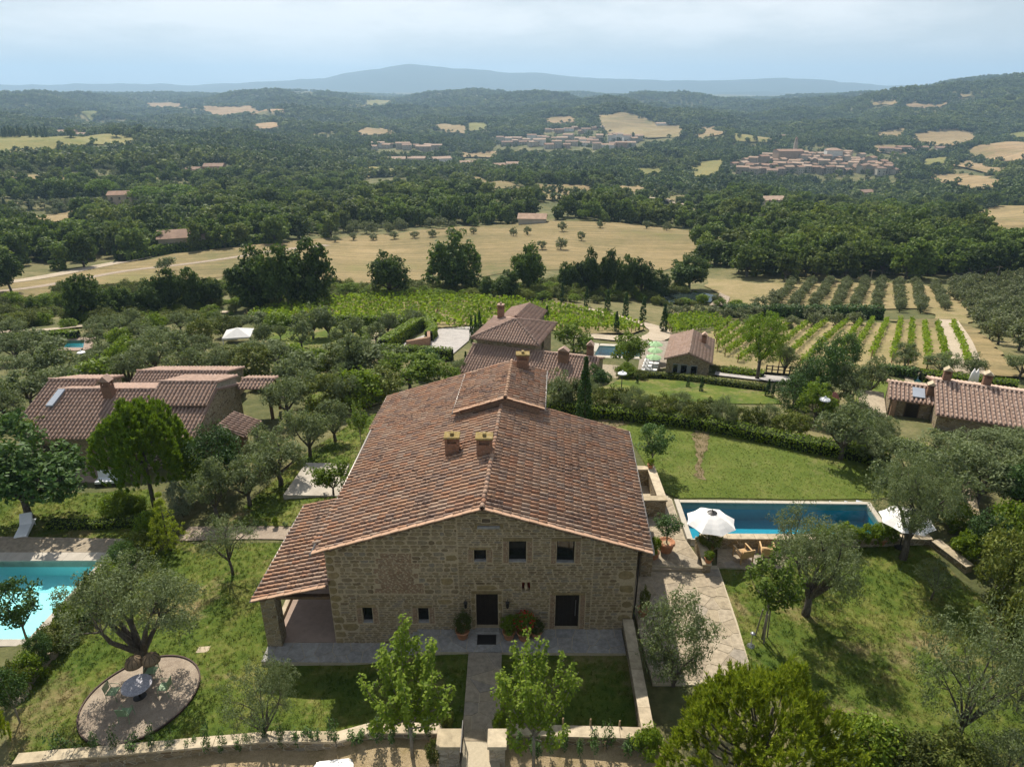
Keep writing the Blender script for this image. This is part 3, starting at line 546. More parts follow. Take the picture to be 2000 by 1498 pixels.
proto('olive_bush', tree_meshes, 1, 26, leafm=O, barkm=BK, h=3.4, cr=1.7, cb=0.25, m=190, crad=0.34, per=50, L=0.14, Wd=0.04, tr=0.10, limbs=6, shape='round', fork=0.1)
proto('olive', tree_meshes, 4, 31, leafm=O, barkm=BK, h=4.4, cr=2.2, cb=0.9, m=120, crad=0.42, per=34, L=0.24, Wd=0.085, tr=0.17, limbs=5, shape='lobes', fork=0.24, lobes=5)
proto('olive_mid', tree_meshes, 3, 41, leafm=O, barkm=BK, h=4.2, cr=2.2, cb=0.7, m=70, crad=0.5, per=26, L=0.36, Wd=0.15, tr=0.15, limbs=4, shape='lobes', fork=0.22, lobes=5, twig=False)
proto('olive_row', tree_meshes, 3, 51, leafm=MT['grove'], barkm=BK, h=3.8, cr=1.9, cb=0.5, m=46, crad=0.5, per=22, L=0.42, Wd=0.20, tr=0.14, limbs=3, shape='round', fork=0.2, twig=False)
proto('oak', tree_meshes, 4, 61, leafm=MT['oak'], barkm=BK, h=13, cr=6.2, cb=-1.5, m=230, crad=1.15, per=34, L=0.75, Wd=0.45, tr=0.4, limbs=6, shape='lobes', fork=0.2, lobes=7, twig=False)
proto('wood', tree_meshes, 4, 71, leafm=MT['wood'], barkm=BK, h=10, cr=4.6, cb=-2.0, m=92, crad=1.1, per=22, L=0.95, Wd=0.6, tr=0.3, limbs=3, shape='lobes', fork=0.2, lobes=6, twig=False)
proto('far', tree_meshes, 3, 81, leafm=MT['farwood'], barkm=BK, h=9, cr=5.0, cb=0.2, m=26, crad=1.4, per=9, L=1.9, Wd=1.3, tr=0.3, limbs=0, shape='round', fork=0.1, twig=False)
proto('cypress', tree_meshes, 2, 91, leafm=MT['cypress'], barkm=BK, h=6, cr=0.62, cb=0.12, m=420, crad=0.15, per=16, L=0.16, Wd=0.07, tr=0.09, limbs=0, shape='column', fork=0.1)
proto('cypress_mid', tree_meshes, 2, 95, leafm=MT['cypress'], barkm=BK, h=6, cr=0.62, cb=0.1, m=130, crad=0.2, per=14, L=0.28, Wd=0.14, tr=0.09, limbs=0, shape='column', fork=0.1)
proto('fir', tree_meshes, 1, 98, leafm=MT['pine'], barkm=BK, h=4, cr=1.4, cb=0.5, m=260, crad=0.16, per=26, L=0.14, Wd=0.03, tr=0.08, limbs=0, shape='fir', fork=0.3)
proto('pine_near', tuft_mesh, 2, 101, leafm=MT['pine'], barkm=BK, h=7, cr=3.6, cb=2.6, m=1500, per=42, L=0.20, Wd=0.02, tr=0.2, tuft=0.42)
proto('pine_umbrella', tuft_mesh, 1, 105, leafm=MT['pinedark'], barkm=BK, h=8, cr=3.7, cb=2.6, m=2000, per=30, L=0.27, Wd=0.034, tr=0.15, tuft=0.4, lean=0.03, wob=0.03)
proto('pine_round', tree_meshes, 1, 108, leafm=MT['pinedark'], barkm=BK, h=9, cr=3.2, cb=2.6, m=260, crad=0.5, per=30, L=0.3, Wd=0.10, tr=0.22, limbs=6, shape='round', fork=0.3, lean=0.03, twig=False)
proto('pine_flat', tree_meshes, 1, 109, leafm=MT['pinedark'], barkm=BK, h=11, cr=7, cb=6, m=150, crad=1.0, per=24, L=0.7, Wd=0.4, tr=0.3, limbs=6, shape='umbrella', fork=0.5, twig=False)
proto('mulberry', shoot_mesh, 2, 111, leafm=MT['mulberry'], barkm=MT['palebark'], h=5.6, cr=2.5, nb=21, L=0.14, Wd=0.11, tr=0.07, fork=0.3, step=0.17, per=14)
proto('young', shoot_mesh, 2, 121, leafm=MT['bright'], barkm=MT['palebark'], h=4.6, cr=1.6, nb=13, L=0.20, Wd=0.12, tr=0.05, fork=0.42, per=11)
proto('citrus', tree_meshes, 2, 131, leafm=MT['glossy'], barkm=MT['palebark'], h=3.0, cr=1.05, cb=1.1, m=80, crad=0.26, per=34, L=0.13, Wd=0.07, tr=0.05, limbs=5, shape='round', fork=0.35)
proto('broad', tree_meshes, 2, 141, leafm=MT['glossy'], barkm=BK, h=6, cr=2.9, cb=0.9, m=240, crad=0.45, per=30, L=0.30, Wd=0.15, tr=0.17, limbs=7, shape='lobes', fork=0.25, lobes=7)
proto('bright', tree_meshes, 2, 146, leafm=MT['bright'], barkm=BK, h=5, cr=2.4, cb=0.8, m=120, crad=0.45, per=30, L=0.28, Wd=0.16, tr=0.13, limbs=5, shape='lobes', fork=0.25, lobes=6)
proto('laurel', tree_meshes, 2, 151, leafm=MT['glossy'], barkm=BK, h=5, cr=2.0, cb=0.3, m=200, crad=0.38, per=36, L=0.20, Wd=0.085, tr=0.1, limbs=4, shape='round', fork=0.15)
proto('shrub', tree_meshes, 4, 161, leafm=MT['shrub'], barkm=BK, h=2.2, cr=1.3, cb=0.05, m=90, crad=0.3, per=34, L=0.17, Wd=0.08, tr=0.05, limbs=3, shape='round', fork=0.1, twig=False)
proto('greyshrub', tree_meshes, 2, 166, leafm=MT['grey'], barkm=BK, h=2.2, cr=1.3, cb=0.05, m=90, crad=0.3, per=34, L=0.17, Wd=0.05, tr=0.05, limbs=3, shape='round', fork=0.1, twig=False)
proto('greenshrub', tree_meshes, 3, 171, leafm=MT['hedge'], barkm=BK, h=1.8, cr=1.1, cb=0.05, m=90, crad=0.26, per=36, L=0.15, Wd=0.08, tr=0.04, limbs=3, shape='round', fork=0.1, twig=False)
proto('boxball', tree_meshes, 1, 176, leafm=MT['hedge'], barkm=BK, h=1.6, cr=0.95, cb=0.0, m=420, crad=0.16, per=20, L=0.09, Wd=0.05, tr=0.04, limbs=2, shape='round', fork=0.1, twig=False)
proto('sapling', shoot_mesh, 3, 181, leafm=MT['glossy'], barkm=MT['palebark'], h=1.1, cr=0.34, nb=5, L=0.10, Wd=0.05, tr=0.015, fork=0.12, step=0.1, per=5)
NAMES = dict(olive_big='olive_tree', olive_thin='olive_tree', olive_airy='olive_tree', olive_bush='olive_bush', olive='olive_tree', olive_mid='olive_tree', olive_row='olive_tree', oak='oak_tree', wood='oak_tree', far='tree', cypress='cypress_tree', cypress_mid='cypress_tree', fir='fir_tree',
             pine_near='pine_tree', pine_umbrella='stone_pine_tree', pine_round='stone_pine_tree', pine_flat='umbrella_pine_tree', mulberry='mulberry_tree', young='young_tree', citrus='lemon_tree', broad='broadleaf_tree', bright='bright_green_tree', laurel='laurel_tree',
             shrub='shrub', greyshrub='shrub', greenshrub='shrub', boxball='boxwood', sapling='sapling')
_pc = {}
def plant(kind, loc, label, rz=None, scale=1.0, group=None, variant=None, cat=None):
    i = _pc.get(kind, 0); _pc[kind] = i + 1; L = PROTO[kind]; t, c, h, cr = L[(i if variant is None else variant) % len(L)]
    nm = NAMES[kind]; cat = cat or nm.replace('_', ' ')
    if len(cat.split()) > 2: cat = ' '.join(cat.split()[-2:])
    o = thing(nm, label, cat, loc, random.uniform(0, 6.28) if rz is None else rz, group, scale)
    if 'shrub' in nm or nm in ('boxwood',): part('foliage', c, o); part('stem', t, o)
    else: part('trunk', t, o); part('crown', c, o)
    return o
def plant_px(kind, bx, by, ty, w, label, **kw):
    """a plant whose foot, top and width are those seen in the photograph, at its real place and size"""
    p = gp(bx, by) if 'z' not in kw else atz(bx, by, kw.pop('z')); L = PROTO[kind]; h0, r0 = L[0][2], L[0][3]
    top = aty(bx, ty, p.y).z; h = max(0.3, top - p.z); d = p.y * cP + (CH - p.z) * sP; r = w * d / FPX / 2
    if r * 2 > h * 3: r = h * 1.5
    s = (r / r0 * 0.98, r / r0 * 0.98, h / h0); return plant(kind, (p.x, p.y, p.z - 0.03), label, scale=s, **kw)
def hedge(name, pts, w, h, label, mat=None, dens=70, L=0.15, cat='hedge', group=None, wob=0.05):
    """clipped hedge along ground points: leafy top and sides round a dark core"""
    pts = [Vector((p[0], p[1])) for p in smooth_pts([Vector((q[0], q[1], 0)) for q in pts], 5)]; rng = np.random.default_rng(len(pts) * 7 + int(abs(pts[0].x) * 10)); P = []; D = []
    root = thing(name, label, cat, (pts[0].x, pts[0].y, gz(*pts[0])), group=group); core = B()
    for a, b in zip(pts[:-1], pts[1:]):
        d = (b - a); ln = d.length
        if ln < 1e-3: continue
        d /= ln; nx = Vector((-d.y, d.x)); za, zb = gz(*a), gz(*b); w2 = w / 2
        q = [a + nx * w2 * .8, b + nx * w2 * .8, b - nx * w2 * .8, a - nx * w2 * .8]; zs = [za, zb, zb, za]
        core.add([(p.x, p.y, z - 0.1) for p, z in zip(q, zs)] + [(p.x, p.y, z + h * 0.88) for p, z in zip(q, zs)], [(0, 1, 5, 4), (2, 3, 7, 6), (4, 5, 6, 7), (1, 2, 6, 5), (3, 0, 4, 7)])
        n = int(dens * ln * (w + 2 * h)); t = rng.uniform(0, 1, n); s = rng.uniform(0, w + 2 * h, n)
        for ti, si in zip(t, s):
            o = rng.normal() * wob
            if si < h: lx, lz, nn = -w2, si, (-1, 0.2)
            elif si < h + w: lx, lz, nn = si - h - w2, h, (0, 1)
            else: lx, lz, nn = w2, si - h - w, (1, 0.2)
            lx += nn[0] * o; lz += nn[1] * o; c = a + d * (ti * ln) + nx * lx
            P.append((c.x, c.y, za + (zb - za) * ti + lz)); D.append((nx.x * nn[0], nx.y * nn[0], nn[1]))
    P = np.array(P); D = np.array(D) + rng.normal(size=(len(P), 3)) * 0.45; v, f = leaf_arrays(P, D, L, L * 0.55, rng)
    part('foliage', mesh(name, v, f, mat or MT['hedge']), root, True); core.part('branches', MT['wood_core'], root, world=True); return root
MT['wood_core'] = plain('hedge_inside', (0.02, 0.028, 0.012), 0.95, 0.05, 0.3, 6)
# ------------------------------------------------------------------ masonry and roofs
def unit_stone(seed, n=8, proud=1.0, sq=0.5):
    rng = np.random.default_rng(seed); v = []
    for k, (s, y) in enumerate(((1.0, 0.0), (0.80, -proud))):
        for j in range(n):
            a = 2 * math.pi * (j + 0.5) / n; c, s_ = math.cos(a), math.sin(a); q = (abs(c) ** (2 / sq) + abs(s_) ** (2 / sq)) ** (-sq / 2)
            if k == 0: jit = rng.uniform(0.78, 1.02); v.append([c * q * 0.5 * jit, y, s_ * q * 0.5 * jit])
            else: b = v[j]; v.append([b[0] * s, y + rng.uniform(-0.25, 0.25) * proud, b[2] * s])
    f = [tuple(range(n, 2 * n))] + [(j, (j + 1) % n, n + (j + 1) % n, n + j) for j in range(n)]
    return np.array(v), f
USTONE = [unit_stone(900 + i, 9, sq=0.26 if i % 2 else 0.4) for i in range(12)]
USMESH = [mesh('stone', v, f, MT['stone']) for v, f in USTONE]; QMESH = [mesh('stone', v, f, MT['quoin']) for v, f in USTONE[:4]]
UBRICK = unit_stone(990, 4, 1.0, 0.2)
def clip_rows(z0, z1, x0, x1, blocks):
    """free x intervals of the row z0..z1"""
    iv = [(x0, x1)]
    for (a, b, c, d) in blocks:
        if c < z1 - 0.01 and d > z0 + 0.01:
            n = []
            for p, q in iv:
                if b <= p or a >= q: n.append((p, q)); continue
                if a > p: n.append((p, a))
                if b < q: n.append((b, q))
            iv = n
    return [(p, q) for p, q in iv if q - p > 0.05]
def lay(rows, wr, x0, x1, z0, z1, blocks, top, rng, out, kind='s'):
    z = z0
    while z < z1 - 0.03:
        h = min(rng.uniform(*rows), z1 - z)
        for p, q in clip_rows(z, z + h, x0, x1, blocks):
            x = p
            while x < q - 0.03:
                w = rng.uniform(*wr) * (0.7 + 0.6 * h / rows[1]); w = q - x if q - x - w < wr[0] * 0.6 else min(w, q - x)
                if z + h < top(x + w / 2) - 0.02 and z + h < min(top(x), top(x + w)) + 0.06: out.append((x + w / 2, z + h / 2, w - (0.002 if kind == 'b' else 0.018), h - (0.007 if kind == 'b' else 0.018), kind))
                x += w
        z += h
def tile_unit(L=0.46, r=0.1, n=6, drop=0.02):
    v = []; f = []
    for k, (y, rr_, z0) in enumerate(((0.0, r, drop), (L, r * 0.84, 0.0))):
        for j in range(n + 1): a = math.pi * j / n; v.append((math.cos(a) * rr_, y, z0 + math.sin(a) * rr_ * 1.0))
    m = n + 1; f = [(j, j + 1, m + j + 1, m + j) for j in range(n)]
    v += [(math.cos(math.pi * j / n) * r * 0.82, 0.0, drop + math.sin(math.pi * j / n) * r * 0.8) for j in range(m)]; f += [(j + 1, j, 2 * m + j, 2 * m + j + 1) for j in range(n)]
    return np.array(v), f
TILE = {}
def roof_slope(parent, O, U, Vv, lu, lv, mat, pitch=0.33, tl=0.44, r=0.096, mask=None, budget=0, key='t', jit=1.0, bed=None, deck=True, thick=0.12, name='roof_tile', both=None):
    """covers one roof plane with barrel tiles; O eave corner, U along the eave, Vv up the slope"""
    U = Vector(U).normalized(); Vv = Vector(Vv); Vv = Vv.normalized(); Nn = U.cross(Vv).normalized()
    if Nn.z < 0: Nn = -Nn
    O = Vector(O); nu = int(lu / pitch); nv = max(1, int(round(lv / tl))); pu = lu / nu; pv = lv / nv; rng = np.random.default_rng(int(abs(O.x * 31 + O.y * 17)) + nu)
    tk = (key, mat.name)
    if tk not in TILE:
        v, f = tile_unit(tl * 1.12, r); TILE[tk] = (v, f, mesh('roof_tile', v, f, mat, True))
    tv, tf, tm = TILE[tk]; M = []
    X = Vv.cross(Nn)
    base = Matrix((X.to_4d(), Vv.to_4d(), Nn.to_4d(), (0, 0, 0, 1))).transposed(); base = Matrix.Identity(4); base.col[0][:3] = X; base.col[1][:3] = Vv; base.col[2][:3] = Nn
    for i in range(nu):
        for j in range(nv):
            u = (i + 0.5) * pu + rng.normal() * 0.007 * jit; w = j * pv + rng.normal() * 0.012 * jit
            if mask and not mask((i + 0.5) * pu, (j + 0.5) * pv): continue
            p = O + U * u + Vv * w + Nn * (0.022 + 0.004 * rng.normal() * jit)
            M.append(Matrix.Translation(p) @ base @ Matrix.Rotation(rng.normal() * 0.02 * jit, 4, 'Z') @ Matrix.Rotation(rng.normal() * 0.012 * jit, 4, 'X'))
    if both is not None: both += [(m, tm, tv, tf, mat) for m in M]; 
    else: lay_tiles(parent, [(m, tm, tv, tf, mat) for m in M], budget, name)
    return Nn
def lay_tiles(parent, L, budget, name='roof_tile'):
    L = sorted(L, key=lambda q: (q[0].translation - cam.location).length)
    inv = wmat(parent).inverted()
    for m, tm, *_ in L[:budget]:
        o = part(name, tm, parent); o.matrix_parent_inverse = inv; o.matrix_basis = m
    rest = L[budget:]
    if rest:
        V = []; Fs = []; b = 0
        for m, tm, tv, tf, mat in rest:
            A = np.array(m); V.append(tv @ A[:3, :3].T + A[:3, 3]); Fs.append(np.array(tf) + b); b += len(tv)
        o = part(name + '_field', mesh(name + '_field', np.concatenate(V), np.concatenate(Fs), rest[0][4], True), parent, True); o['kind'] = 'stuff'
def ridge_tiles(parent, a, b, mat, r=0.13, tl=0.38, n=None, individual=True, name='ridge_tile'):
    a, b = Vector(a), Vector(b); ln = (b - a).length; n = n or max(2, int(ln / tl)); d = (b - a) / n; X = d.normalized().cross(Vector((0, 0, 1))).normalized(); Z = X.cross(d.normalized())
    tk = ('ridge', mat.name, r)
    if tk not in TILE: v, f = tile_unit(tl * 1.15, r, 6, 0.03); TILE[tk] = (v, f, mesh('ridge_tile', v, f, mat, True))
    L = []
    for i in range(n):
        m = Matrix.Identity(4); m.col[0][:3] = X; m.col[1][:3] = d.normalized(); m.col[2][:3] = Z; m.translation = a + d * i + Vector((0, 0, random.uniform(-0.008, 0.008) - 0.02)); L.append((m @ Matrix.Rotation(random.gauss(0, 0.03), 4, 'Z'), TILE[tk][2], TILE[tk][0], TILE[tk][1], mat))
    lay_tiles(parent, L, len(L) if individual else 0, name)
def hit_plane(px, py, p0, n):
    d = ray(px, py); o = Vector((0, 0, CH)); return o + d * ((Vector(p0) - o).dot(Vector(n)) / d.dot(Vector(n)))
def chimney(root, base, w, dpt, h, capmat, rz=0.0, name='chimney', holes=True, peak=False):
    """brick stack with cap slab on short legs"""
    Mx = Matrix.Translation(base) @ Matrix.Rotation(rz, 4, 'Z'); b = B()
    b.box(-w / 2, w / 2, -dpt / 2, dpt / 2, -0.5, h * 0.62, Mx)
    for sx in (-1, 1):
        for sy in (-1, 1): b.box(sx * w / 2 - (0.13 if sx > 0 else 0) , sx * w / 2 + (0 if sx > 0 else 0.13), sy * dpt / 2 - (0.13 if sy > 0 else 0), sy * dpt / 2 + (0 if sy > 0 else 0.13), h * 0.62, h * 0.9, Mx)
    b.box(-w / 2 + 0.15, w / 2 - 0.15, -dpt / 2 + 0.15, dpt / 2 - 0.15, h * 0.62, h * 0.9 - 0.1, Mx)
    c = b.part(name, MT['chim'], root, world=True); q = B()
    if peak:
        e = 0.07; q.add([tuple(Mx @ Vector(p)) for p in ((-w / 2 - e, -dpt / 2 - e, h * 0.9), (w / 2 + e, -dpt / 2 - e, h * 0.9), (w / 2 + e, dpt / 2 + e, h * 0.9), (-w / 2 - e, dpt / 2 + e, h * 0.9), (0, -dpt / 2 - e, h * 1.2), (0, dpt / 2 + e, h * 1.2))], [(0, 1, 4), (1, 2, 5, 4), (2, 3, 5), (3, 0, 4, 5), (3, 2, 1, 0)])
    else:
        q.bev(-w / 2 - 0.06, w / 2 + 0.06, -dpt / 2 - 0.06, dpt / 2 + 0.06, h * 0.9, h * 0.98, 0.03, Mx); q.bev(-0.09, 0.09, -0.16, 0.16, h * 0.98, h * 1.12, 0.03, Mx)
    q.part('chimney_cap', capmat, c, world=True); return c
k = N('lichen_slab'); f = k.noise(5, 5, 0.7, k.pos()); MT['lichen'] = k.done(k.pbr(k.ramp(f, (0.35, (0.16, 0.125, 0.08)), (0.52, (0.26, 0.19, 0.065)), (0.66, (0.30, 0.25, 0.16))), 0.95, 0.1, k.bump(f, 0.6, 0.03)))
def brickwork(name, sc=1.0, cols=((0.27, 0.15, 0.095), (0.21, 0.11, 0.075)), mort=(0.26, 0.21, 0.155)):
    k = N(name); b = k.n('TexBrick', {'Vector': k.obj((1, 1, 1)), 'Color1': cols[0], 'Color2': cols[1], 'Mortar': mort, 'Scale': 3.5 * sc, 'Mortar Size': 0.014, 'Row Height': 0.22, 'Brick Width': 0.75})
    g = k.n('NewGeometry').outputs['Position']; s = k.n('SeparateXYZ', {0: g}); v = k.n('CombineXYZ', {0: k.math('ADD', s.outputs[0], s.outputs[1]), 1: s.outputs[2], 2: 0.0}); k.set(b, 'Vector', v.outputs[0])
    f = k.noise(12, 4, 0.6, k.pos()); c = k.mix(1.0, b.outputs[0], k.ramp(f, (0.25, (0.6,) * 3), (0.75, (1.25,) * 3)), 'MULTIPLY'); return k.done(k.pbr(c, 0.92, 0.1, k.bump(f, 0.5, 0.03)))
MT['chim'] = brickwork('chimney_brick'); MT['brickwall'] = brickwork('brick_wall', 1.0, ((0.36, 0.23, 0.15), (0.30, 0.18, 0.12)))
# ------------------------------------------------------------------ the farmhouse
SK = 0.065; FY = 26.6; XL, XR, XRG = -8.95, 6.0, -1.31; SL = 0.31; ZR = 7.58
def hx(x, y): return x + (y - FY) * SK
def zr(x): return ZR - SL * abs(x - XRG)
farm = thing('stone_farmhouse', 'large stone farmhouse with terracotta gable roof in the centre foreground', 'farmhouse', (-1.5, FY, 0))
OPEN = dict(window=[(-0.15, 0.68, 4.18, 5.40), (2.13, 2.98, 4.14, 5.40), (-1.82, -1.23, 4.2, 4.9), (-7.45, -6.95, 0.45, 1.42), (-4.68, -4.15, 0.45, 1.40)], door=[(-1.78, -0.70, 0.12, 2.26), (2.15, 3.33, 0.04, 2.2)], niche=[(0.48, 0.90, 2.35, 2.97)], slot=[(-1.40, -1.02, 6.42, 6.64)])
ALLO = [o for L in OPEN.values() for o in L]
def facade():
    bd = [(XL, -1.6), (XR, -1.6), (XR, zr(XR)), (XRG, zr(XRG)), (XL, zr(XL))]; pts = [Vector(p) for p in bd]; ed = [(i, (i + 1) % 5) for i in range(5)]
    for a, b, c, d in ALLO:
        n = len(pts); pts += [Vector(p) for p in ((a, c), (b, c), (b, d), (a, d))]; ed += [(n, n + 1), (n + 1, n + 2), (n + 2, n + 3), (n + 3, n)]
    r = delaunay_2d_cdt(pts, ed, [], 1, 1e-5); b = B(); v = [(p[0], FY, p[1]) for p in r[0]]; fs = []
    for q in r[2]:
        cx = sum(v[i][0] for i in q) / 3; cz = sum(v[i][2] for i in q) / 3
        if any(o[0] < cx < o[1] and o[2] < cz < o[3] for o in ALLO): continue
        a_, b_, c_ = (v[i] for i in q); s = (b_[0] - a_[0]) * (c_[2] - a_[2]) - (b_[2] - a_[2]) * (c_[0] - a_[0]); fs.append(q if s > 0 else q[::-1])
    b.add(v, fs)
    for x0, x1, z0, z1 in ALLO:
        D = FY + 0.34; c = [(x0, z0), (x1, z0), (x1, z1), (x0, z1)]
        for i in range(4): (p, q), (s, t) = c[i], c[(i + 1) % 4]; b.add([(p, FY, q), (s, FY, t), (s, D, t), (p, D, q)], [(3, 2, 1, 0)])
        b.add([(x0, D, z0), (x1, D, z0), (x1, D, z1), (x0, D, z1)], [(0, 1, 2, 3)])
    # the other walls
    yb, yr = 43.6, 37.8
    P = [(XL, FY), (XL - 0.6, yb), (XRG, yb), (XRG, yr), (XR, yr), (XR, FY)]
    for (xa, ya), (xb, yb_) in zip(P[:-1], P[1:]):
        za, zb = zr(xa), zr(xb); b.add([(hx(xa, ya), ya, -1.8), (hx(xb, yb_), yb_, -1.8), (hx(xb, yb_), yb_, zb), (hx(xa, ya), ya, za)], [(0, 1, 2, 3)])
    return b
wall = facade().part('wall', MT['mortar'], farm, world=True)
part('side_wall', B().add([(hx(XR, FY) + 0.006, FY, -1.8), (hx(XR, 37.8) + 0.006, 37.8, -1.8), (hx(XR, 37.8) + 0.006, 37.8, zr(XR)), (hx(XR, FY) + 0.006, FY, zr(XR))], [(0, 1, 2, 3)]).mesh('side_wall', MT['rubble']), farm, True)
part('side_wall', B().add([(XL - 0.006, FY, -1.8), (hx(XL - 0.6, 43.6) - 0.006, 43.6, -1.8), (hx(XL - 0.6, 43.6) - 0.006, 43.6, zr(XL - 0.6)), (XL - 0.006, FY, zr(XL))], [(3, 2, 1, 0)]).mesh('side_wall', MT['rubble']), farm, True)
rng = np.random.default_rng(5); ST = []; blk = [(a - 0.01, b + 0.01, c - 0.02, d + 0.02) for a, b, c, d in ALLO]
LINT = [(-0.42, 0.95, 5.42, 5.58), (1.86, 3.25, 5.42, 5.58), (-2.05, -1.0, 4.92, 5.04), (-7.7, -6.75, 1.44, 1.57), (-4.93, -3.95, 1.42, 1.55), (-2.0, -0.5, 2.28, 2.44), (1.95, 3.6, 2.22, 2.34), (-1.75, -0.4, 6.18, 6.36)]
blk += LINT
for z in np.arange(-1.0, 5.0, 0.46):                                                     # corner blocks
    w = 0.62 if int(z * 10) % 2 else 0.42; ST.append((XL + w / 2, z + 0.22, w - 0.03, 0.43, 'q')); blk.append((XL, XL + w, z, z + 0.46))
for x, z, w, h in ((5.55, 3.4, 0.85, 0.55), (5.62, 2.55, 0.72, 0.5), (5.7, 1.6, 0.55, 0.42), (5.6, 0.75, 0.7, 0.45), (-3.15, 3.0, 0.62, 0.45), (-3.3, 1.75, 0.75, 0.3), (-2.9, 4.4, 0.6, 0.36), (-8.1, 0.15, 0.85, 0.5), (-1.24, 2.62, 1.15, 0.34)):
    ST.append((x, z, w, h, 'q')); blk.append((x - w / 2, x + w / 2, z - h / 2, z + h / 2))
for x0, x1, z0, z1 in ((-2.02, -1.8, 0.12, 2.26), (-0.68, -0.48, 0.12, 2.26)):               # door jambs
    lay((0.4, 0.6), (0.4, 0.5), x0, x1, z0, z1, [], zr, rng, ST, 'q'); blk.append((x0, x1, z0, z1))
for a, b, c, d in OPEN['window'][:3] + OPEN['window'][3:] + [OPEN['door'][1]]:                # brick jambs
    for x0, x1 in ((a - 0.3, a - 0.01), (b + 0.01, b + 0.3)):
        lay((0.066, 0.072), (0.13, 0.27), x0, x1, c - 0.05, d + 0.02, [q for q in blk], zr, rng, ST, 'b'); blk.append((x0, x1, c - 0.05, d + 0.02))
for zz in np.arange(2.3, 4.5, 0.30):                                                           # ragged patch of old brick
    x0 = -6.7 + rng.uniform(-0.35, 0.35) + (zz - 2.3) * 0.12; x1 = -4.3 + rng.uniform(-0.4, 0.4) - (zz - 2.3) * 0.10
    lay((0.066, 0.074), (0.12, 0.42), x0, x1, zz, zz + 0.30, blk, zr, rng, ST, 'b'); blk.append((x0, x1, zz, zz + 0.30))
lay((0.15, 0.30), (0.20, 0.52), XL, -2.6, 2.25, 7.4, blk, zr, rng, ST); blk.append((XL, -2.6, 2.25, 7.6))
lay((0.08, 0.17), (0.17, 0.48), XL, 3.9, -1.0, 7.5, blk, zr, rng, ST)
lay((0.12, 0.26), (0.20, 0.50), 3.9, XR, -0.6, 6, blk + [(-9, 3.9, -2, 9)], zr, rng, ST)
ST = [s for s in ST if s[2] > 0.04 and s[3] > 0.03]
big = sorted([s for s in ST if s[4] != 'b'], key=lambda s: -s[2] * s[3]); inv = wmat(wall).inverted()
for i, (x, z, w, h, kd) in enumerate(big[:300]):
    o = part('stone', QMESH[i % 4] if kd == 'q' else USMESH[i % 12], wall); o.matrix_parent_inverse = inv; o.location = (x, FY, z); o.scale = (w, random.uniform(0.018, 0.05), h); o.rotation_euler = (0, random.gauss(0, 0.035), 0)
def joined_stones(L, name, mat, units):
    V = []; Fs = []; b = 0
    for i, (x, z, w, h, kd) in enumerate(L):
        v, f = units[i % len(units)]; V.append(v * np.array([w, random.uniform(0.012, 0.04), h]) + np.array([x, FY, z])); Fs += [tuple(q + b for q in g) for g in f]; b += len(v)
    o = part(name, mesh(name, np.concatenate(V), Fs, mat), wall, True); o['kind'] = 'stuff'
joined_stones(big[300:], 'small_stones', MT['stone'], USTONE); joined_stones([s for s in ST if s[4] == 'b'], 'small_bricks', MT['brick'], [UBRICK])
for a, b, c, d in LINT: B().bev(a, b, FY - 0.045, FY + 0.1, c, d, 0.012).part('lintel', MT['quoin'], wall, world=True)
B().bev(-1.62, -0.55, FY - 0.16, FY + 0.05, 6.19, 6.30, 0.03).part('ledge', MT['flaggrey'], wall, world=True)
for i, (a, b, c, d) in enumerate(OPEN['window']):
    y = FY + 0.24; w = B(); t = 0.05
    w.box(a, a + t, y - 0.04, y + 0.04, c, d).box(b - t, b, y - 0.04, y + 0.04, c, d).box(a + t, b - t, y - 0.04, y + 0.04, c, c + t).box(a + t, b - t, y - 0.04, y + 0.04, d - t, d)
    wi = w.part('window', MT['wood_dark'], farm, world=True)
    B().box(a + t, b - t, y - 0.008, y + 0.008, c + t, d - t).part('pane', MT['glass'], wi, world=True)
    B().bev(a, b, FY - 0.02, FY + 0.2, c, c + 0.035, 0.01).part('sill', MT['flaggrey'], wi, world=True)
for i, (a, b, c, d) in enumerate(OPEN['door']):
    y = FY + 0.22; dr = B(); n = 5 if i == 0 else 6
    dr.box(a, b, y, y + 0.05, c, d); do = dr.part('door', MT['wood_dark'], farm, world=True)
    for q in range(n): x0 = a + (b - a) * q / n; B().bev(x0 + 0.008, x0 + (b - a) / n - 0.008, y - 0.022, y - 0.002, c + 0.02, d - 0.02, 0.006).part('plank', MT['wood_dark'], do, world=True)
    (B().tube([(b - 0.17, y - 0.07, 0.75), (b - 0.17, y - 0.07, 1.75)], 0.02, 8) if i else B().lathe([(0.03, 0), (0.035, 0.03), (0.0, 0.05)], (b - 0.14, y - 0.05, 1.15), 8)).part('handle', MT['steel'] if i else MT['metal'], do, world=True)
B().bev(-1.85, -0.62, FY - 0.32, FY + 0.2, -0.1, 0.11, 0.02).part('doorstep', MT['flaggrey'], farm, world=True)
nb = B().lathe([(0.11, 0), (0.10, 0.2), (0.06, 0.34), (0.075, 0.42), (0.05, 0.5), (0.0, 0.53)], (0.69, FY + 0.2, 2.37), 10); nb.part('niche_statue', MT['coping'], farm, True, True, 'small pale figure in the brick-red wall niche')
B().box(0.485, 0.895, FY + 0.33, FY + 0.336, 2.36, 2.96).part('niche_back', plain('niche_red', (0.20, 0.05, 0.04)), farm, world=True)
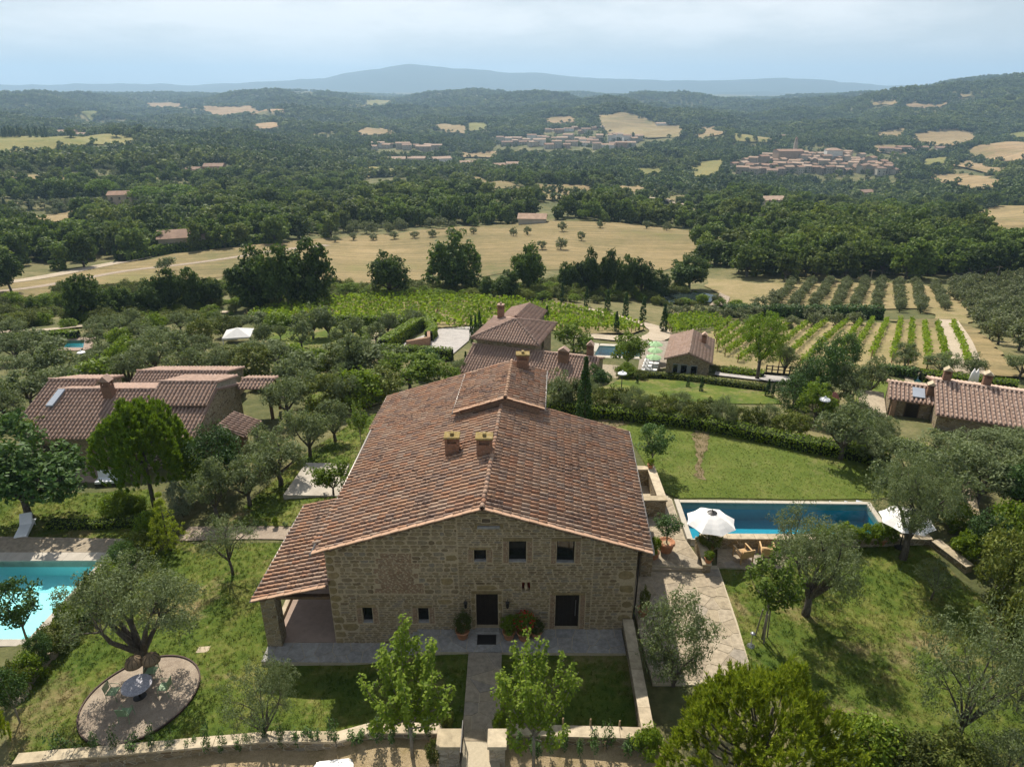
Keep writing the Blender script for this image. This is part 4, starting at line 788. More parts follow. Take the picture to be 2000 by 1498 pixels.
for x in (-2.28, -0.22):                                                                       # wall lanterns
    l = B().tube([(x, FY, 1.95), (x, FY - 0.16, 2.02), (x, FY - 0.18, 1.95)], 0.015, 6).part('wall_lantern', MT['metal'], farm, world=True)
    B().lathe([(0.03, -0.42), (0.07, -0.36), (0.09, -0.08), (0.11, -0.06), (0.02, 0.03), (0.0, 0.04)], (x, FY - 0.18, 1.93), 6).part('lantern_glass', MT['metal'], l, world=True)
# main roof
roof = B(); y0, yl, yr = 26.02, 44.1, 38.25
def rp(x, y, dz=0): return (hx(x, y), y, zr(x) + dz)
xe = -9.30; xeb = -9.95; xre = 6.58
roof.add([rp(xe, y0), rp(XRG, y0), rp(XRG, yl), rp(xeb, yl), rp(xe, y0, -0.1), rp(XRG, y0, -0.1), rp(XRG, yl, -0.1), rp(xeb, yl, -0.1)], [(0, 1, 2, 3), (7, 6, 5, 4), (0, 4, 5, 1), (3, 7, 4, 0), (2, 6, 7, 3)])
roof.add([rp(XRG, y0), rp(xre, y0), rp(xre, yr), rp(XRG, yr), rp(XRG, y0, -0.1), rp(xre, y0, -0.1), rp(xre, yr, -0.1), rp(XRG, yr, -0.1)], [(0, 1, 2, 3), (7, 6, 5, 4), (0, 4, 5, 1), (2, 6, 7, 3), (1, 5, 6, 2)])
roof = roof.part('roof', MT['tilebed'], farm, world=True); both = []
ca = math.cos(math.atan(SL)); Lr = (xre - XRG) / ca; Ll = (XRG - xeb) / ca
Uy = Vector((SK, 1, 0))
def lmask(u, v):
    y = y0 + u * Uy.normalized().y; x = xeb + v * ca; return x > xe + (xeb - xe) * (y - y0) / (yl - y0) + 0.02
roof_slope(roof, rp(xeb, y0), Uy, (1, 0, SL), (yl - y0) * Uy.length, Ll - 0.04, MT['tile'], both=both, mask=lmask)
roof_slope(roof, rp(xre, y0), Uy, (-1, 0, SL), (yr - y0) * Uy.length, Lr - 0.04, MT['tile'], both=both)
# raised block over the ridge
UF, UB = 36.6, 42.5; ux0, ux1, uxr = -4.15, 1.28, -1.05; UZ = 8.22
def uz(x): return UZ - SL * abs(x - uxr)
ub = B(); wl0, wl1 = ux0 + 0.35, ux1 - 0.3
f = [(wl0, 5.2), (wl1, 5.2), (wl1, uz(wl1)), (uxr, uz(uxr)), (wl0, uz(wl0))]
ub.add([(hx(x, UF + 0.35), UF + 0.35, z) for x, z in f] + [(hx(x, UB - 0.2), UB - 0.2, z) for x, z in f], [(0, 1, 2, 3, 4), (9, 8, 7, 6, 5), (1, 6, 7, 2), (5, 0, 4, 9)])
ub.part('raised_wall', MT['brickwall'], farm, world=True)
def up(x, y, dz=0): return (hx(x, y), y, uz(x) + dz)
ur = B()
for xa in (ux0, ux1): ur.add([up(xa, UF), up(uxr, UF), up(uxr, UB), up(xa, UB), up(xa, UF, -.1), up(uxr, UF, -.1), up(uxr, UB, -.1), up(xa, UB, -.1)], [(0, 1, 2, 3), (7, 6, 5, 4), (0, 4, 5, 1), (3, 7, 4, 0), (2, 6, 7, 3)])
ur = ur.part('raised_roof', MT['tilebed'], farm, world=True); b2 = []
roof_slope(ur, up(ux0, UF), Uy, (1, 0, SL), (UB - UF) * Uy.length, (uxr - ux0) / ca, MT['tile'], both=b2); roof_slope(ur, up(ux1, UF), Uy, (-1, 0, SL), (UB - UF) * Uy.length, (ux1 - uxr) / ca, MT['tile'], both=b2)
both = [q for q in both if not (UF + 0.3 < q[0].translation.y < UB - 0.2 and wl0 < q[0].translation.x - (q[0].translation.y - FY) * SK < wl1)]
lay_tiles(roof, both, 300); lay_tiles(ur, b2, 120)
ridge_tiles(roof, rp(XRG, y0 - 0.05, 0.05), rp(XRG, UF + 0.4, 0.05), MT['tile']); ridge_tiles(ur, up(uxr, UF - 0.05, 0.05), up(uxr, UB, 0.05), MT['verge'])
def verge(parent, a, b, n, mat):
    a, b = Vector(a), Vector(b); d = (b - a) / n; X = d.normalized(); Y = Vector((0, 1, 0)); Z = X.cross(Y); Z = Z if Z.z > 0 else -Z
    me = B().box(0, d.length * 0.98, -0.1, 0.16, -0.03, 0.03).mesh('verge_tile', mat)
    for i in range(n):
        m = Matrix.Identity(4); m.col[0][:3] = X; m.col[1][:3] = Y; m.col[2][:3] = Z; m.translation = a + d * i + Z * (0.035 + 0.012 * (i % 2)); o = part('verge_tile', me, parent); o.matrix_parent_inverse = wmat(parent).inverted(); o.matrix_basis = m @ Matrix.Rotation(random.gauss(0, 0.012), 4, 'Y')
verge(roof, rp(xre, y0), rp(XRG + 0.05, y0), 19, MT['verge']); verge(roof, rp(xe, y0), rp(XRG - 0.05, y0), 19, MT['verge']); verge(ur, up(ux0, UF), up(uxr - .05, UF), 8, MT['verge']); verge(ur, up(ux1, UF), up(uxr + .05, UF), 6, MT['verge'])
def gutter(pts, parent, r=0.065):
    B().tube(pts, r, 8).part('gutter', MT['gutter'], parent, True, True)
gutter([rp(xe - 0.05, y0 - 0.1, -0.01), rp(xeb - 0.05, yl, -0.01)], farm); gutter([rp(xre + 0.05, y0 - 0.1, -0.01), rp(xre + 0.05, yr, -0.01)], farm); gutter([up(ux0 - 0.05, UF - .1, -0.01), up(ux0 - 0.05, UB, -0.01)], farm, 0.05); gutter([up(ux1 + 0.05, UF - .1, -0.01), up(ux1 + 0.05, UB, -0.01)], farm, 0.05)
B().tube([(6.55, 26.3, 5.05), (6.1, FY - 0.05, 4.75), (6.06, FY - 0.06, 0.2)], 0.04, 8).part('downpipe', MT['metal'], farm, True, True)
for x in np.arange(-8.5, 6.3, 0.62): B().box(x - 0.05, x + 0.05, y0 + 0.1, FY, zr(x) - 0.22, zr(x) - 0.12).part('rafter', MT['wood_beam'], farm, world=True)
nL = Vector((SL, 0, -1)).normalized(); nRr = Vector((SL, 0, 1)).normalized()
c1 = hit_plane(883, 890, rp(XRG, 30), (-SL, SL * SK, 1)); c2 = hit_plane(946, 893, rp(XRG, 30), (-SL, SL * SK, 1)); c3 = hit_plane(1021, 722, up(uxr, 40), (SL, -SL * SK, 1))
for c, w in ((c1, 0.74), (c2, 0.8)): chimney(farm, (c.x, c.y + 0.35, c.z), w, 0.66, 1.12, MT['lichen'])
chimney(farm, (c3.x, c3.y + 0.25, c3.z), 0.8, 0.6, 1.1, MT['lichen'])
# lean-to porch on the left
px0, px1, pf, pb = -12.62, -8.9, 26.12, 34.4; PS = 0.235
def pz(x): return 2.22 + (x - px0) * PS
pr = B(); pr.add([(px0, pf, pz(px0)), (px1, pf, pz(px1)), (px1 + 0.3, pb, pz(px1)), (px0 + 0.3, pb, pz(px0))] + [(px0, pf, pz(px0) - .1), (px1, pf, pz(px1) - .1), (px1 + 0.3, pb, pz(px1) - .1), (px0 + 0.3, pb, pz(px0) - .1)], [(0, 1, 2, 3), (7, 6, 5, 4), (0, 4, 5, 1), (3, 7, 4, 0), (2, 6, 7, 3)])
pr = pr.part('porch_roof', MT['tilebed'], farm, world=True); b3 = []
roof_slope(pr, (px0, pf, pz(px0)), (0.036, 1, 0), (1, 0, PS), pb - pf, (px1 - px0) / math.cos(math.atan(PS)), MT['tile'], both=b3); lay_tiles(pr, b3, 180)
verge(pr, (px0, pf, pz(px0)), (px1, pf, pz(px1)), 9, MT['verge']); gutter([(px0 - 0.05, pf - 0.1, pz(px0)), (px0 + 0.25, pb, pz(px0))], farm, 0.05)
for y in (26.35, 33.3):
    q = B().bev(-12.35, -11.6, y, y + 0.75, -1.3, pz(-12) - 0.14, 0.02).part('porch_pillar', MT['rubble'], farm, world=True)
B().box(-12.4, -8.95, 26.5, 26.75, pz(-12.4) - 0.28, pz(-12.4) - 0.12).part('porch_beam', MT['wood_beam'], farm, world=True)
B().box(-12.3, -8.97, 26.62, 34.2, -1.4, -0.84).part('porch_floor', MT['brown_floor'], farm, world=True)
B().box(-12.36, -12.12, 27.2, 33.2, -1.4, -0.62).part('porch_kerb', MT['coping'], farm, world=True)
# ------------------------------------------------------------------ near ground: lawns, paving, walls, pools
def flat(name, poly, z0, z1, mat, kind='structure'):
    a = sum(poly[i][0] * poly[(i + 1) % len(poly)][1] - poly[(i + 1) % len(poly)][0] * poly[i][1] for i in range(len(poly)))
    if a < 0: poly = poly[::-1]
    o = B().prism([tuple(p[:2]) for p in poly], z0, z1).part(name, mat); o['kind'] = kind; return o
def clip_half(poly, px, py, nx, ny):
    out = []
    for i in range(len(poly)):
        a, b = poly[i], poly[(i + 1) % len(poly)]; da = (a[0] - px) * nx + (a[1] - py) * ny; db = (b[0] - px) * nx + (b[1] - py) * ny
        if da <= 0: out.append(a)
        if da * db < 0: t = da / (da - db); out.append((a[0] + (b[0] - a[0]) * t, a[1] + (b[1] - a[1]) * t))
    return out
def flags(parent, poly, size, ztop, mat, th=0.05, gap=0.022, seed=1, name='flagstone', limit=300):
    """irregular flagstones: cells round jittered seeds, cut to the convex polygon, each a slab of its own"""
    rng = np.random.default_rng(seed); xs = [p[0] for p in poly]; ys = [p[1] for p in poly]
    a = sum(poly[i][0] * poly[(i + 1) % len(poly)][1] - poly[(i + 1) % len(poly)][0] * poly[i][1] for i in range(len(poly)))
    if a < 0: poly = poly[::-1]
    S_ = [(x + rng.uniform(-.42, .42) * size, y + rng.uniform(-.42, .42) * size) for x in np.arange(min(xs), max(xs) + size, size) for y in np.arange(min(ys), max(ys) + size, size * 0.85)]
    S_ = [p for p in S_ if inpoly([p[0]], [p[1]], poly)[0]]; n = 0
    for p in S_:
        c = list(poly)
        for q in S_:
            dx, dy = q[0] - p[0], q[1] - p[1]; d = math.hypot(dx, dy)
            if d < 1e-6 or d > size * 3.2: continue
            c = clip_half(c, p[0] + dx / 2 - dx / d * gap / 2, p[1] + dy / 2 - dy / d * gap / 2, dx, dy)
            if len(c) < 3: break
        if len(c) < 3 or n >= limit: continue
        n += 1; zz = ztop if not callable(ztop) else ztop(*p)
        c = [(x * 0.985 + p[0] * 0.015, y * 0.985 + p[1] * 0.015) for x, y in c]
        B().prism([(x - p[0], y - p[1]) for x, y in c], -th, random.uniform(0, 0.008)).part(name, mat, parent).location = (p[0], p[1], zz)
def box_wall(name, pts, w, z0, z1, label, cat='wall', mat='rubble', cap='coping', capth=0.08, caplen=0.9, over=0.05, group=None):
    """wall along world points; z1 is a list of top heights; coping stones are parts"""
    r = thing(name, label, cat, (pts[0][0], pts[0][1], z0), group=group); z1 = z1 if hasattr(z1, '__len__') else [z1] * len(pts); b = B()
    for i in range(len(pts) - 1):
        a, c = Vector(pts[i][:2]), Vector(pts[i + 1][:2]); d = (c - a).normalized(); nrm = Vector((-d.y, d.x)) * w / 2
        q = [a + nrm, a - nrm, c - nrm, c + nrm]; zt = [z1[i], z1[i], z1[i + 1], z1[i + 1]]
        b.add([(p.x, p.y, z0) for p in q] + [(p.x, p.y, z) for p, z in zip(q, zt)], [(0, 1, 5, 4), (1, 2, 6, 5), (2, 3, 7, 6), (3, 0, 4, 7), (4, 5, 6, 7)])
        if cap:
            n = max(1, int((c - a).length / caplen)); me = None; nr2 = nrm.normalized() * (w / 2 + over)
            for k in range(n):
                t0, t1 = k / n, (k + 1) / n; p, s = a.lerp(c, t0) + d * 0.008, a.lerp(c, t1) - d * 0.008; za, zb = z1[i] + (z1[i + 1] - z1[i]) * t0, z1[i] + (z1[i + 1] - z1[i]) * t1; e = random.uniform(-0.01, 0.01)
                qq = [p + nr2, p - nr2, s - nr2, s + nr2]; zz = [za, za, zb, zb]
                B().add([(v.x, v.y, z + 0.002) for v, z in zip(qq, zz)] + [(v.x * .998 + (p.x + s.x) * .001, v.y * .998 + (p.y + s.y) * .001, z + capth + e) for v, z in zip(qq, zz)], [(3, 2, 1, 0), (0, 1, 5, 4), (1, 2, 6, 5), (2, 3, 7, 6), (3, 0, 4, 7), (4, 5, 6, 7)]).part('coping_stone', MT[cap], r, world=True)
    b.part('masonry', MT[mat], r, world=True); return r
def pool(name, poly, z, depth, basin_m, water_m, label, edge=0.35, deck_m='pooledge', wl=-0.1, edges=None):
    """sunk basin with water and an edge of coping slabs"""
    c = Vector((sum(p[0] for p in poly) / 4, sum(p[1] for p in poly) / 4)); r = thing(name, label, 'pool', (c.x, c.y, z)); b = B(); n = len(poly)
    b.add([(p[0], p[1], z - depth) for p in poly] + [(p[0], p[1], z - 0.01) for p in poly], [tuple(range(n))] + [(i, n + i, n + (i + 1) % n, (i + 1) % n) for i in range(n)]); b.part('basin', basin_m, r, world=True)
    B().add([(p[0], p[1], z + wl) for p in poly], [tuple(range(n))]).part('water', water_m, r, world=True)
    for i in range(n):
        a, d = Vector(poly[i]), Vector(poly[(i + 1) % n]); t = (d - a).normalized(); nr = Vector((t.y, -t.x)) * (edge if edges is None else edges[i]); m = max(1, int((d - a).length / 1.2))
        if nr.length < 0.01: continue
        for k in range(m):
            p, q = a.lerp(d, k / m) + t * 0.006 - nr.normalized() * 0.03, a.lerp(d, (k + 1) / m) - t * 0.006 - nr.normalized() * 0.03
            if k == 0: p = p - t * nr.length
            B().add([(v.x, v.y, z - 0.5) for v in (p, p + nr, q + nr, q)] + [(v.x, v.y, z) for v in (p, p + nr, q + nr, q)], [(0, 1, 5, 4), (1, 2, 6, 5), (2, 3, 7, 6), (3, 0, 4, 7), (4, 5, 6, 7)]).part('edge_slab', MT[deck_m], r, world=True)
    return r
def Z(pts, z): return [tuple(atz(*p, z)[:2]) for p in pts]
# lawns and bare ground
drape('garden_lawn', gpoly([(20, 1485), (300, 1470), (560, 1450), (750, 1438), (905, 1436), (916, 1268), (745, 1290), (524, 1290), (540, 1180), (610, 1010), (560, 1062), (345, 1066), (280, 1090), (70, 1330), (10, 1420)]), MT['lawn'], 0.02, 0.6)
drape('garden_lawn', gpoly([(975, 1436), (1245, 1436), (1226, 1270), (980, 1268)]), MT['lawn'], 0.02, 0.6)
drape('terrace_lawn', gpoly([(430, 1030), (640, 1030), (700, 900), (760, 800), (700, 820), (600, 885), (500, 970)]), MT['lawn'], 0.02, 0.8)
drape('mown_lawn', gpoly([(1055, 790), (1150, 806), (1250, 818), (1400, 838), (1500, 858), (1725, 904), (1760, 955), (1720, 976), (1325, 974), (1290, 960), (1225, 850)]), MT['lawn_fine'], 0.03, 0.8)
drape('right_lawn', gpoly([(1405, 1112), (1520, 1108), (1600, 1068), (1810, 1060), (1870, 1130), (1910, 1160), (2060, 1330), (2060, 1540), (1650, 1540), (1468, 1310)]), MT['lawn'], 0.02, 0.7)
drape('worn_grass', smooth_pts([Vector(p) for p in gpoly([(1352, 850), (1372, 835), (1384, 848), (1380, 880), (1368, 905), (1376, 938), (1358, 930), (1362, 890)])], 3), MT['worn'], 0.05, 0.3, rag=0.12)
drape('worn_grass', smooth_pts([Vector(p) for p in gpoly([(1160, 826), (1195, 814), (1240, 818), (1225, 830), (1190, 838)])], 3), MT['worn'], 0.05, 0.3, rag=0.12)
drape('villa_lawn', gpoly([(1165, 760), (1215, 738), (1290, 738), (1500, 765), (1530, 790), (1300, 785), (1120, 778)]), MT['lawn'], 0.05, 1.0)
drape('left_lawn', gpoly([(-80, 985), (120, 965), (300, 955), (310, 1030), (280, 1062), (212, 1074), (-80, 1052)]), MT['lawn'], 0.03, 0.8)
drape('olive_lawn', gpoly([(505, 655), (560, 632), (640, 625), (735, 632), (748, 700), (680, 700), (560, 690), (500, 680)]), MT['lawn'], 0.06, 1.5)
drape('side_lawn', gpoly([(590, 830), (600, 770), (650, 755), (680, 770), (650, 820)]), MT['lawn'], 0.06, 1.0)
drape('right_house_lawn', gpoly([(1665, 790), (1690, 745), (1760, 748), (1735, 800), (1705, 840), (1680, 830)]), MT['lawn_fine'], 0.06, 1.0)
drape('earth_bank', gpoly([(-60, 1500), (300, 1478), (560, 1458), (745, 1445), (870, 1440), (1010, 1442), (1290, 1448), (1320, 1560), (-60, 1560)]), MT['bank'], 0.02, 0.5)
drape('gravel_yard', [(-13.5, 15.0), (-3.2, 15.0), (-3.2, 18.6), (-5.0, 19.2), (-9, 19.3), (-13, 19.0)], MT['greygravel'], 0.06, 0.7)
drape('stone_path', gpoly([(340, 1058), (370, 1030), (600, 1032), (580, 1056)]), MT['gravel'], 0.05, 0.5)
# front apron, steps, walk
ap = flat('terrace', [(-12.35, 25.35), (-6.0, 25.28), (-6.0, 26.62), (-12.35, 26.62)], -1.6, -0.886, MT['joint']); flags(ap, [(-12.35, 25.35), (-6.0, 25.28), (-6.0, 26.6), (-12.35, 26.6)], 0.75, -0.87, MT['flaggrey'], seed=3)
ap2 = flat('terrace', [(-4.75, 25.1), (5.5, 25.0), (5.5, 26.62), (-4.75, 26.62)], -1.0, 0.014, MT['joint']); flags(ap2, [(-4.75, 25.1), (5.5, 25.0), (5.5, 26.6), (-4.75, 26.6)], 0.75, 0.03, MT['flaggrey'], seed=4)
stp = thing('garden_steps', 'grey stone steps up to the front door terrace', 'steps', (-5.4, 25.9, -0.9))
for i in range(5): B().bev(-6.0 + i * 0.25, -4.75, 25.2, 26.58, -1.2, -0.87 + (i + 1) * 0.15, 0.015).part('step', MT['flaggrey'], stp, world=True)
wk = flat('front_walk', [(-2.1, 19.0), (-0.5, 19.0), (-0.5, 25.05), (-2.1, 25.1)], -1.2, 0.014, MT['joint']); flags(wk, [(-2.1, 20.2), (-0.5, 20.2), (-0.5, 25.04), (-2.1, 25.06)], 0.8, 0.03, MT['flag'], seed=9)
B().bev(-2.0, -0.6, 18.0, 20.18, -1.4, -0.12, 0.02).part('slab', MT['concrete'], wk, world=True)
rw = [(6.4, 27.4)] + Z([(1250, 1240), (1275, 1335), (1385, 1338), (1470, 1318), (1440, 1215), (1402, 1104)], 0.03) + [(6.35, 31.4)]
pw = flat('side_walk', rw, -0.7, 0.036, MT['joint']); flags(pw, [(6.4, 27.3)] + Z([(1276, 1334), (1470, 1320), (1403, 1112)], 0.03) + [(6.4, 31.2)], 0.82, 0.05, MT['flag'], seed=12)
dk = flat('pool_deck', [(6.4, 31.35), (10.85, 31.0), (P_MAIN[0][0] - 0.42, P_MAIN[0][1]), (P_MAIN[3][0] - 0.42, P_MAIN[3][1] + 0.3), (9.3, 40.3), (7.5, 40.3)], -0.6, ZM - 0.008, MT['joint']); flags(dk, [(6.5, 31.4), (10.8, 31.05), (P_MAIN[0][0] - 0.45, P_MAIN[0][1]), (P_MAIN[3][0] - 0.45, P_MAIN[3][1] + 0.2), (7.3, 38.3)], 0.9, ZM + 0.005, MT['flag'], seed=14, th=0.03)
B().bev(6.45, 10.8, 31.0, 31.32, -0.3, ZM - 0.1, 0.02).part('step', MT['flag'], dk, world=True)
pat = Z([(1400, 1108), (1402, 1050), (1640, 1050), (1620, 1085), (1520, 1112)], 0.02); pt = flat('patio', pat, -0.4, 0.026, MT['joint']); flags(pt, pat, 0.85, 0.04, MT['flag'], seed=15)
pad = Z([(553, 967), (662, 969), (682, 906), (598, 904)], -0.95); flat('paved_pad', pad, -1.6, -0.92, MT['concrete'])
# walls
box_wall('garden_wall', [(-20.6, 19.75), (-10.3, 20.65), (-7.4, 20.5), (-6.0, 20.65), (-2.95, 20.6)], 0.42, -1.9, [-0.55, -0.35, -0.2, 0.15, 0.2], 'low stone garden wall with pale coping along the front left lawn', capth=0.1, caplen=1.1)
box_wall('garden_wall', [(-0.3, 20.55), (5.72, 20.35)], 0.45, -1.3, 0.2, 'low stone garden wall with pale coping right of the gate', capth=0.1, caplen=1.1)
box_wall('garden_wall', [(5.62, 20.2), (5.78, 26.55)], 0.42, -1.3, 0.62, 'stone side wall running from the house corner to the front', capth=0.1, caplen=0.95)
for nm, a, b in (('wider stone gate pier left of the walk', -2.98, -2.12), ('narrower stone gate pier right of the walk', -0.92, -0.28)):
    r = thing('gate_pier', nm, 'gate pier', ((a + b) / 2, 19.6, -1.2), group='gate piers'); B().bev(a, b, 19.25, 20.0, -2.0, 0.78, 0.02).part('masonry', MT['rubble_grey'], r, world=True); B().bev(a - 0.07, b + 0.07, 19.18, 20.07, 0.78, 0.92, 0.02).part('cap_stone', MT['coping'], r, world=True)
g = thing('garden_gate', 'dark metal gate leaf standing open beside the left pier', 'gate', (-2.05, 19.6, -0.1)); fr = B()
for y in (18.9, 20.35): fr.box(-2.06, -2.02, y, y + 0.04, -0.1, 1.0)
for z in (-0.05, 0.5, 0.96): fr.box(-2.055, -2.025, 18.94, 20.35, z, z + 0.035)
fr.part('gate_frame', MT['metal'], g, world=True)
for y in np.arange(19.05, 20.3, 0.13): B().tube([(-2.04, y, -0.05), (-2.04, y, 0.96)], 0.009, 5).part('bar', MT['metal'], g, world=True)
box_wall('pool_wall', [(11.1, 33.35), (24.7, 33.3)], 0.42, -0.4, 0.68, 'long low stone wall below the blue lap pool', capth=0.07, caplen=0.8)
box_wall('patio_wall', [(10.98, 33.1), (10.95, 31.9), (10.9, 30.9)], 0.42, -0.4, [0.85, 0.8, 0.55], 'short curved stone wall beside the walk and the patio', capth=0.07, caplen=0.5)
box_wall('end_wall', [(24.85, 33.1), (25.6, 30.9)], 0.5, -0.5, [0.62, 0.45], 'short rough stone wall at the right end of the pool wall', capth=0.07, caplen=0.7)
B().bev(25.8, 27.4, 31.4, 31.8, -0.5, -0.05, 0.03).part('stone_step', MT['coping']); tag(bpy.data.objects['stone_step'], 'single pale stone step beyond the short rough wall', 'step')
box_wall('boundary_wall', Z([(1905, 1040), (1895, 985), (1885, 950)], 0.4), 0.5, -0.3, 0.9, 'rough sunlit stone wall between the olives at the right edge', cap=None)
e1 = [Vector(p) for p in gpoly([(285, 1078), (225, 1150), (150, 1230), (75, 1310), (35, 1370)])]
lw = thing('rock_edging', 'row of rough rocks edging the left lawn above the hedge', 'rock edging', (*e1[0], gz(*e1[0])))
for i in range(34):
    t = i / 33 * 4; k_ = min(3, int(t)); p = e1[k_].lerp(e1[k_ + 1], t - k_); s = random.uniform(0.2, 0.38); v, f = unit_stone(700 + i % 9, 8, 1.0, 0.6); A = np.array(v)[:, [0, 2, 1]] * [s * 2.4, s * 1.7, -s]
    o = part('rock', mesh('rock', A, [tuple(reversed(q)) for q in f], MT['coping']), lw, True); o.location = o.matrix_parent_inverse.inverted() @ Vector((p.x, p.y, gz(p.x, p.y) + 0.02)) - o.matrix_parent_inverse.inverted() @ Vector((0, 0, 0)); o.rotation_euler = (0, 0, random.uniform(0, 6))
# pools
pool('lap_pool', P_MAIN, ZM, 1.3, MT['basin_b'], MT['water_deep'], 'long dark blue lap pool right of the farmhouse', 0.42, edges=[0.1, 0.3, 0.28, 0.32])
pool('swimming_pool', P_LEFT, -2.2, 1.2, MT['basin_t'], MT['water'], 'bright turquoise swimming pool at the left edge', 0.4, 'concrete', edges=[0.5, 0.45, 0.9, 0.4])
B().prism([(P_LEFT[0][0], 28.21), (P_LEFT[1][0] - 0.02, 28.21), (P_LEFT[1][0] + (P_LEFT[2][0] - P_LEFT[1][0]) * 0.62, 32.4), (-34, 32.9)], -3.39, -2.75).part('shallow_floor', basin('pale_mosaic', (0.62, 0.90, 0.90), (0.52, 0.84, 0.86)), bpy.data.objects['swimming_pool'], world=True)
d1 = flat('pool_deck', [(-36, 35.7), (pl[0].x + 0.6, 35.7), (pl[0].x + 1.0, 37.1), (-36, 37.4)], -2.9, -2.19, MT['flag'])
def pzz(P): return max(gz(*p) for p in P) + 0.08
pool('swimming_pool', P_VILLA, pzz(P_VILLA), 1.2, MT['basin_b'], MT['water'], 'blue pool beside the green parasols of the tower villa', 0.8)
pool('swimming_pool', P_RIGHT, pzz(P_RIGHT), 1.2, MT['basin_t'], MT['water'], 'small turquoise pool behind the house at the right edge', 0.8, 'flag')
pool('swimming_pool', P_FARL, pzz(P_FARL), 1.2, MT['basin_t'], MT['water'], 'small distant turquoise pool with pink paving among the left olives', 1.1, 'brown_floor')
# stone enclosure with broad coping between house and pool
en = thing('stone_planter', 'open stone enclosure with broad pale coping beside the pool deck', 'stone enclosure', (8.6, 38.0, ZM)); ex0, ex1, ey0, ey1, et = 7.7, 9.6, 36.0, 40.1, 1.45
eb = B().box(ex0, ex1, ey0, ey0 + 0.42, -0.2, et).box(ex0, ex1, ey1 - 0.42, ey1, -0.2, et).box(ex1 - 0.44, ex1, ey0 + 0.42, ey1 - 0.42, -0.2, et).part('masonry', MT['rubble'], en, world=True)
for q in ((ex0, ex1 + 0.06, ey0 - 0.06, ey0 + 0.46), (ex0, ex1 + 0.06, ey1 - 0.46, ey1 + 0.06), (ex1 - 0.5, ex1 + 0.06, ey0 + 0.468, ey1 - 0.468)): B().bev(*q, et + 0.002, et + 0.1, 0.015).part('coping_stone', MT['coping'], en, world=True)
bt = thing('stone_buttress', 'stone buttress with sloping flat top beside the right eave', 'buttress', (7.45, 32.5, 0)); X0, X1, Y0, Y1 = 7.12, 7.75, 30.6, 34.6
B().add([(X0, Y0, -.2), (X1, Y0, -.2), (X1, Y1, -.2), (X0, Y1, -.2), (X0, Y0, 1.7), (X1, Y0, 1.7), (X1, Y1, 2.3), (X0, Y1, 2.3)], [(0, 1, 5, 4), (1, 2, 6, 5), (2, 3, 7, 6), (3, 0, 4, 7)]).part('masonry', MT['rubble'], bt, world=True)
e = 0.05; B().add([(X0 - e, Y0 - e, 1.705), (X1 + e, Y0 - e, 1.705), (X1 + e, Y1, 2.305), (X0 - e, Y1, 2.305), (X0 - e, Y0 - e, 1.8), (X1 + e, Y0 - e, 1.8), (X1 + e, Y1, 2.4), (X0 - e, Y1, 2.4)], [(0, 1, 5, 4), (1, 2, 6, 5), (2, 3, 7, 6), (3, 0, 4, 7), (4, 5, 6, 7)]).part('cap_stone', MT['coping'], bt, world=True)
# gravel circle with steel rim
gc = atz(275, 1362, -1.12); GR = 2.55
cz0 = gz(gc.x, gc.y); tilt = [gz(gc.x + 2, gc.y) - cz0, gz(gc.x, gc.y + 2) - cz0]
def gcz(x, y): return cz0 + (x - gc.x) * tilt[0] / 2 + (y - gc.y) * tilt[1] / 2
cir = [(gc.x + GR * math.cos(t), gc.y + GR * math.sin(t)) for t in np.linspace(0, 2 * math.pi, 49)[:-1]]
drape('gravel_circle', cir, MT['gravel'], 0.06, 0.35)
rim = B(); nn = len(cir)
for i in range(nn):
    (x0, y0_), (x1, y1_) = cir[i], cir[(i + 1) % nn]; za, zb = gz(x0, y0_), gz(x1, y1_); o0, o1 = (gc.x + (x0 - gc.x) * 1.025, gc.y + (y0_ - gc.y) * 1.025), (gc.x + (x1 - gc.x) * 1.025, gc.y + (y1_ - gc.y) * 1.025)
    rim.add([(x0, y0_, za - .1), (x1, y1_, zb - .1), (x1, y1_, zb + .14), (x0, y0_, za + .14), (*o0, za - .1), (*o1, zb - .1), (*o1, zb + .14), (*o0, za + .14)], [(1, 0, 3, 2), (4, 5, 6, 7), (3, 7, 6, 2)])
tag(rim.part('steel_edging', MT['rusty']), 'dark round metal edging of the gravel circle under the olive', 'edging')
p = gp(397, 1270); tag(B().prism([(p.x - .3, p.y - .2), (p.x + .3, p.y - .15), (p.x + .28, p.y + .25), (p.x - .28, p.y + .2)], p.z - .1, p.z + .05).part('manhole_cover', MT['coping']), 'small square stone cover set in the left lawn', 'cover')
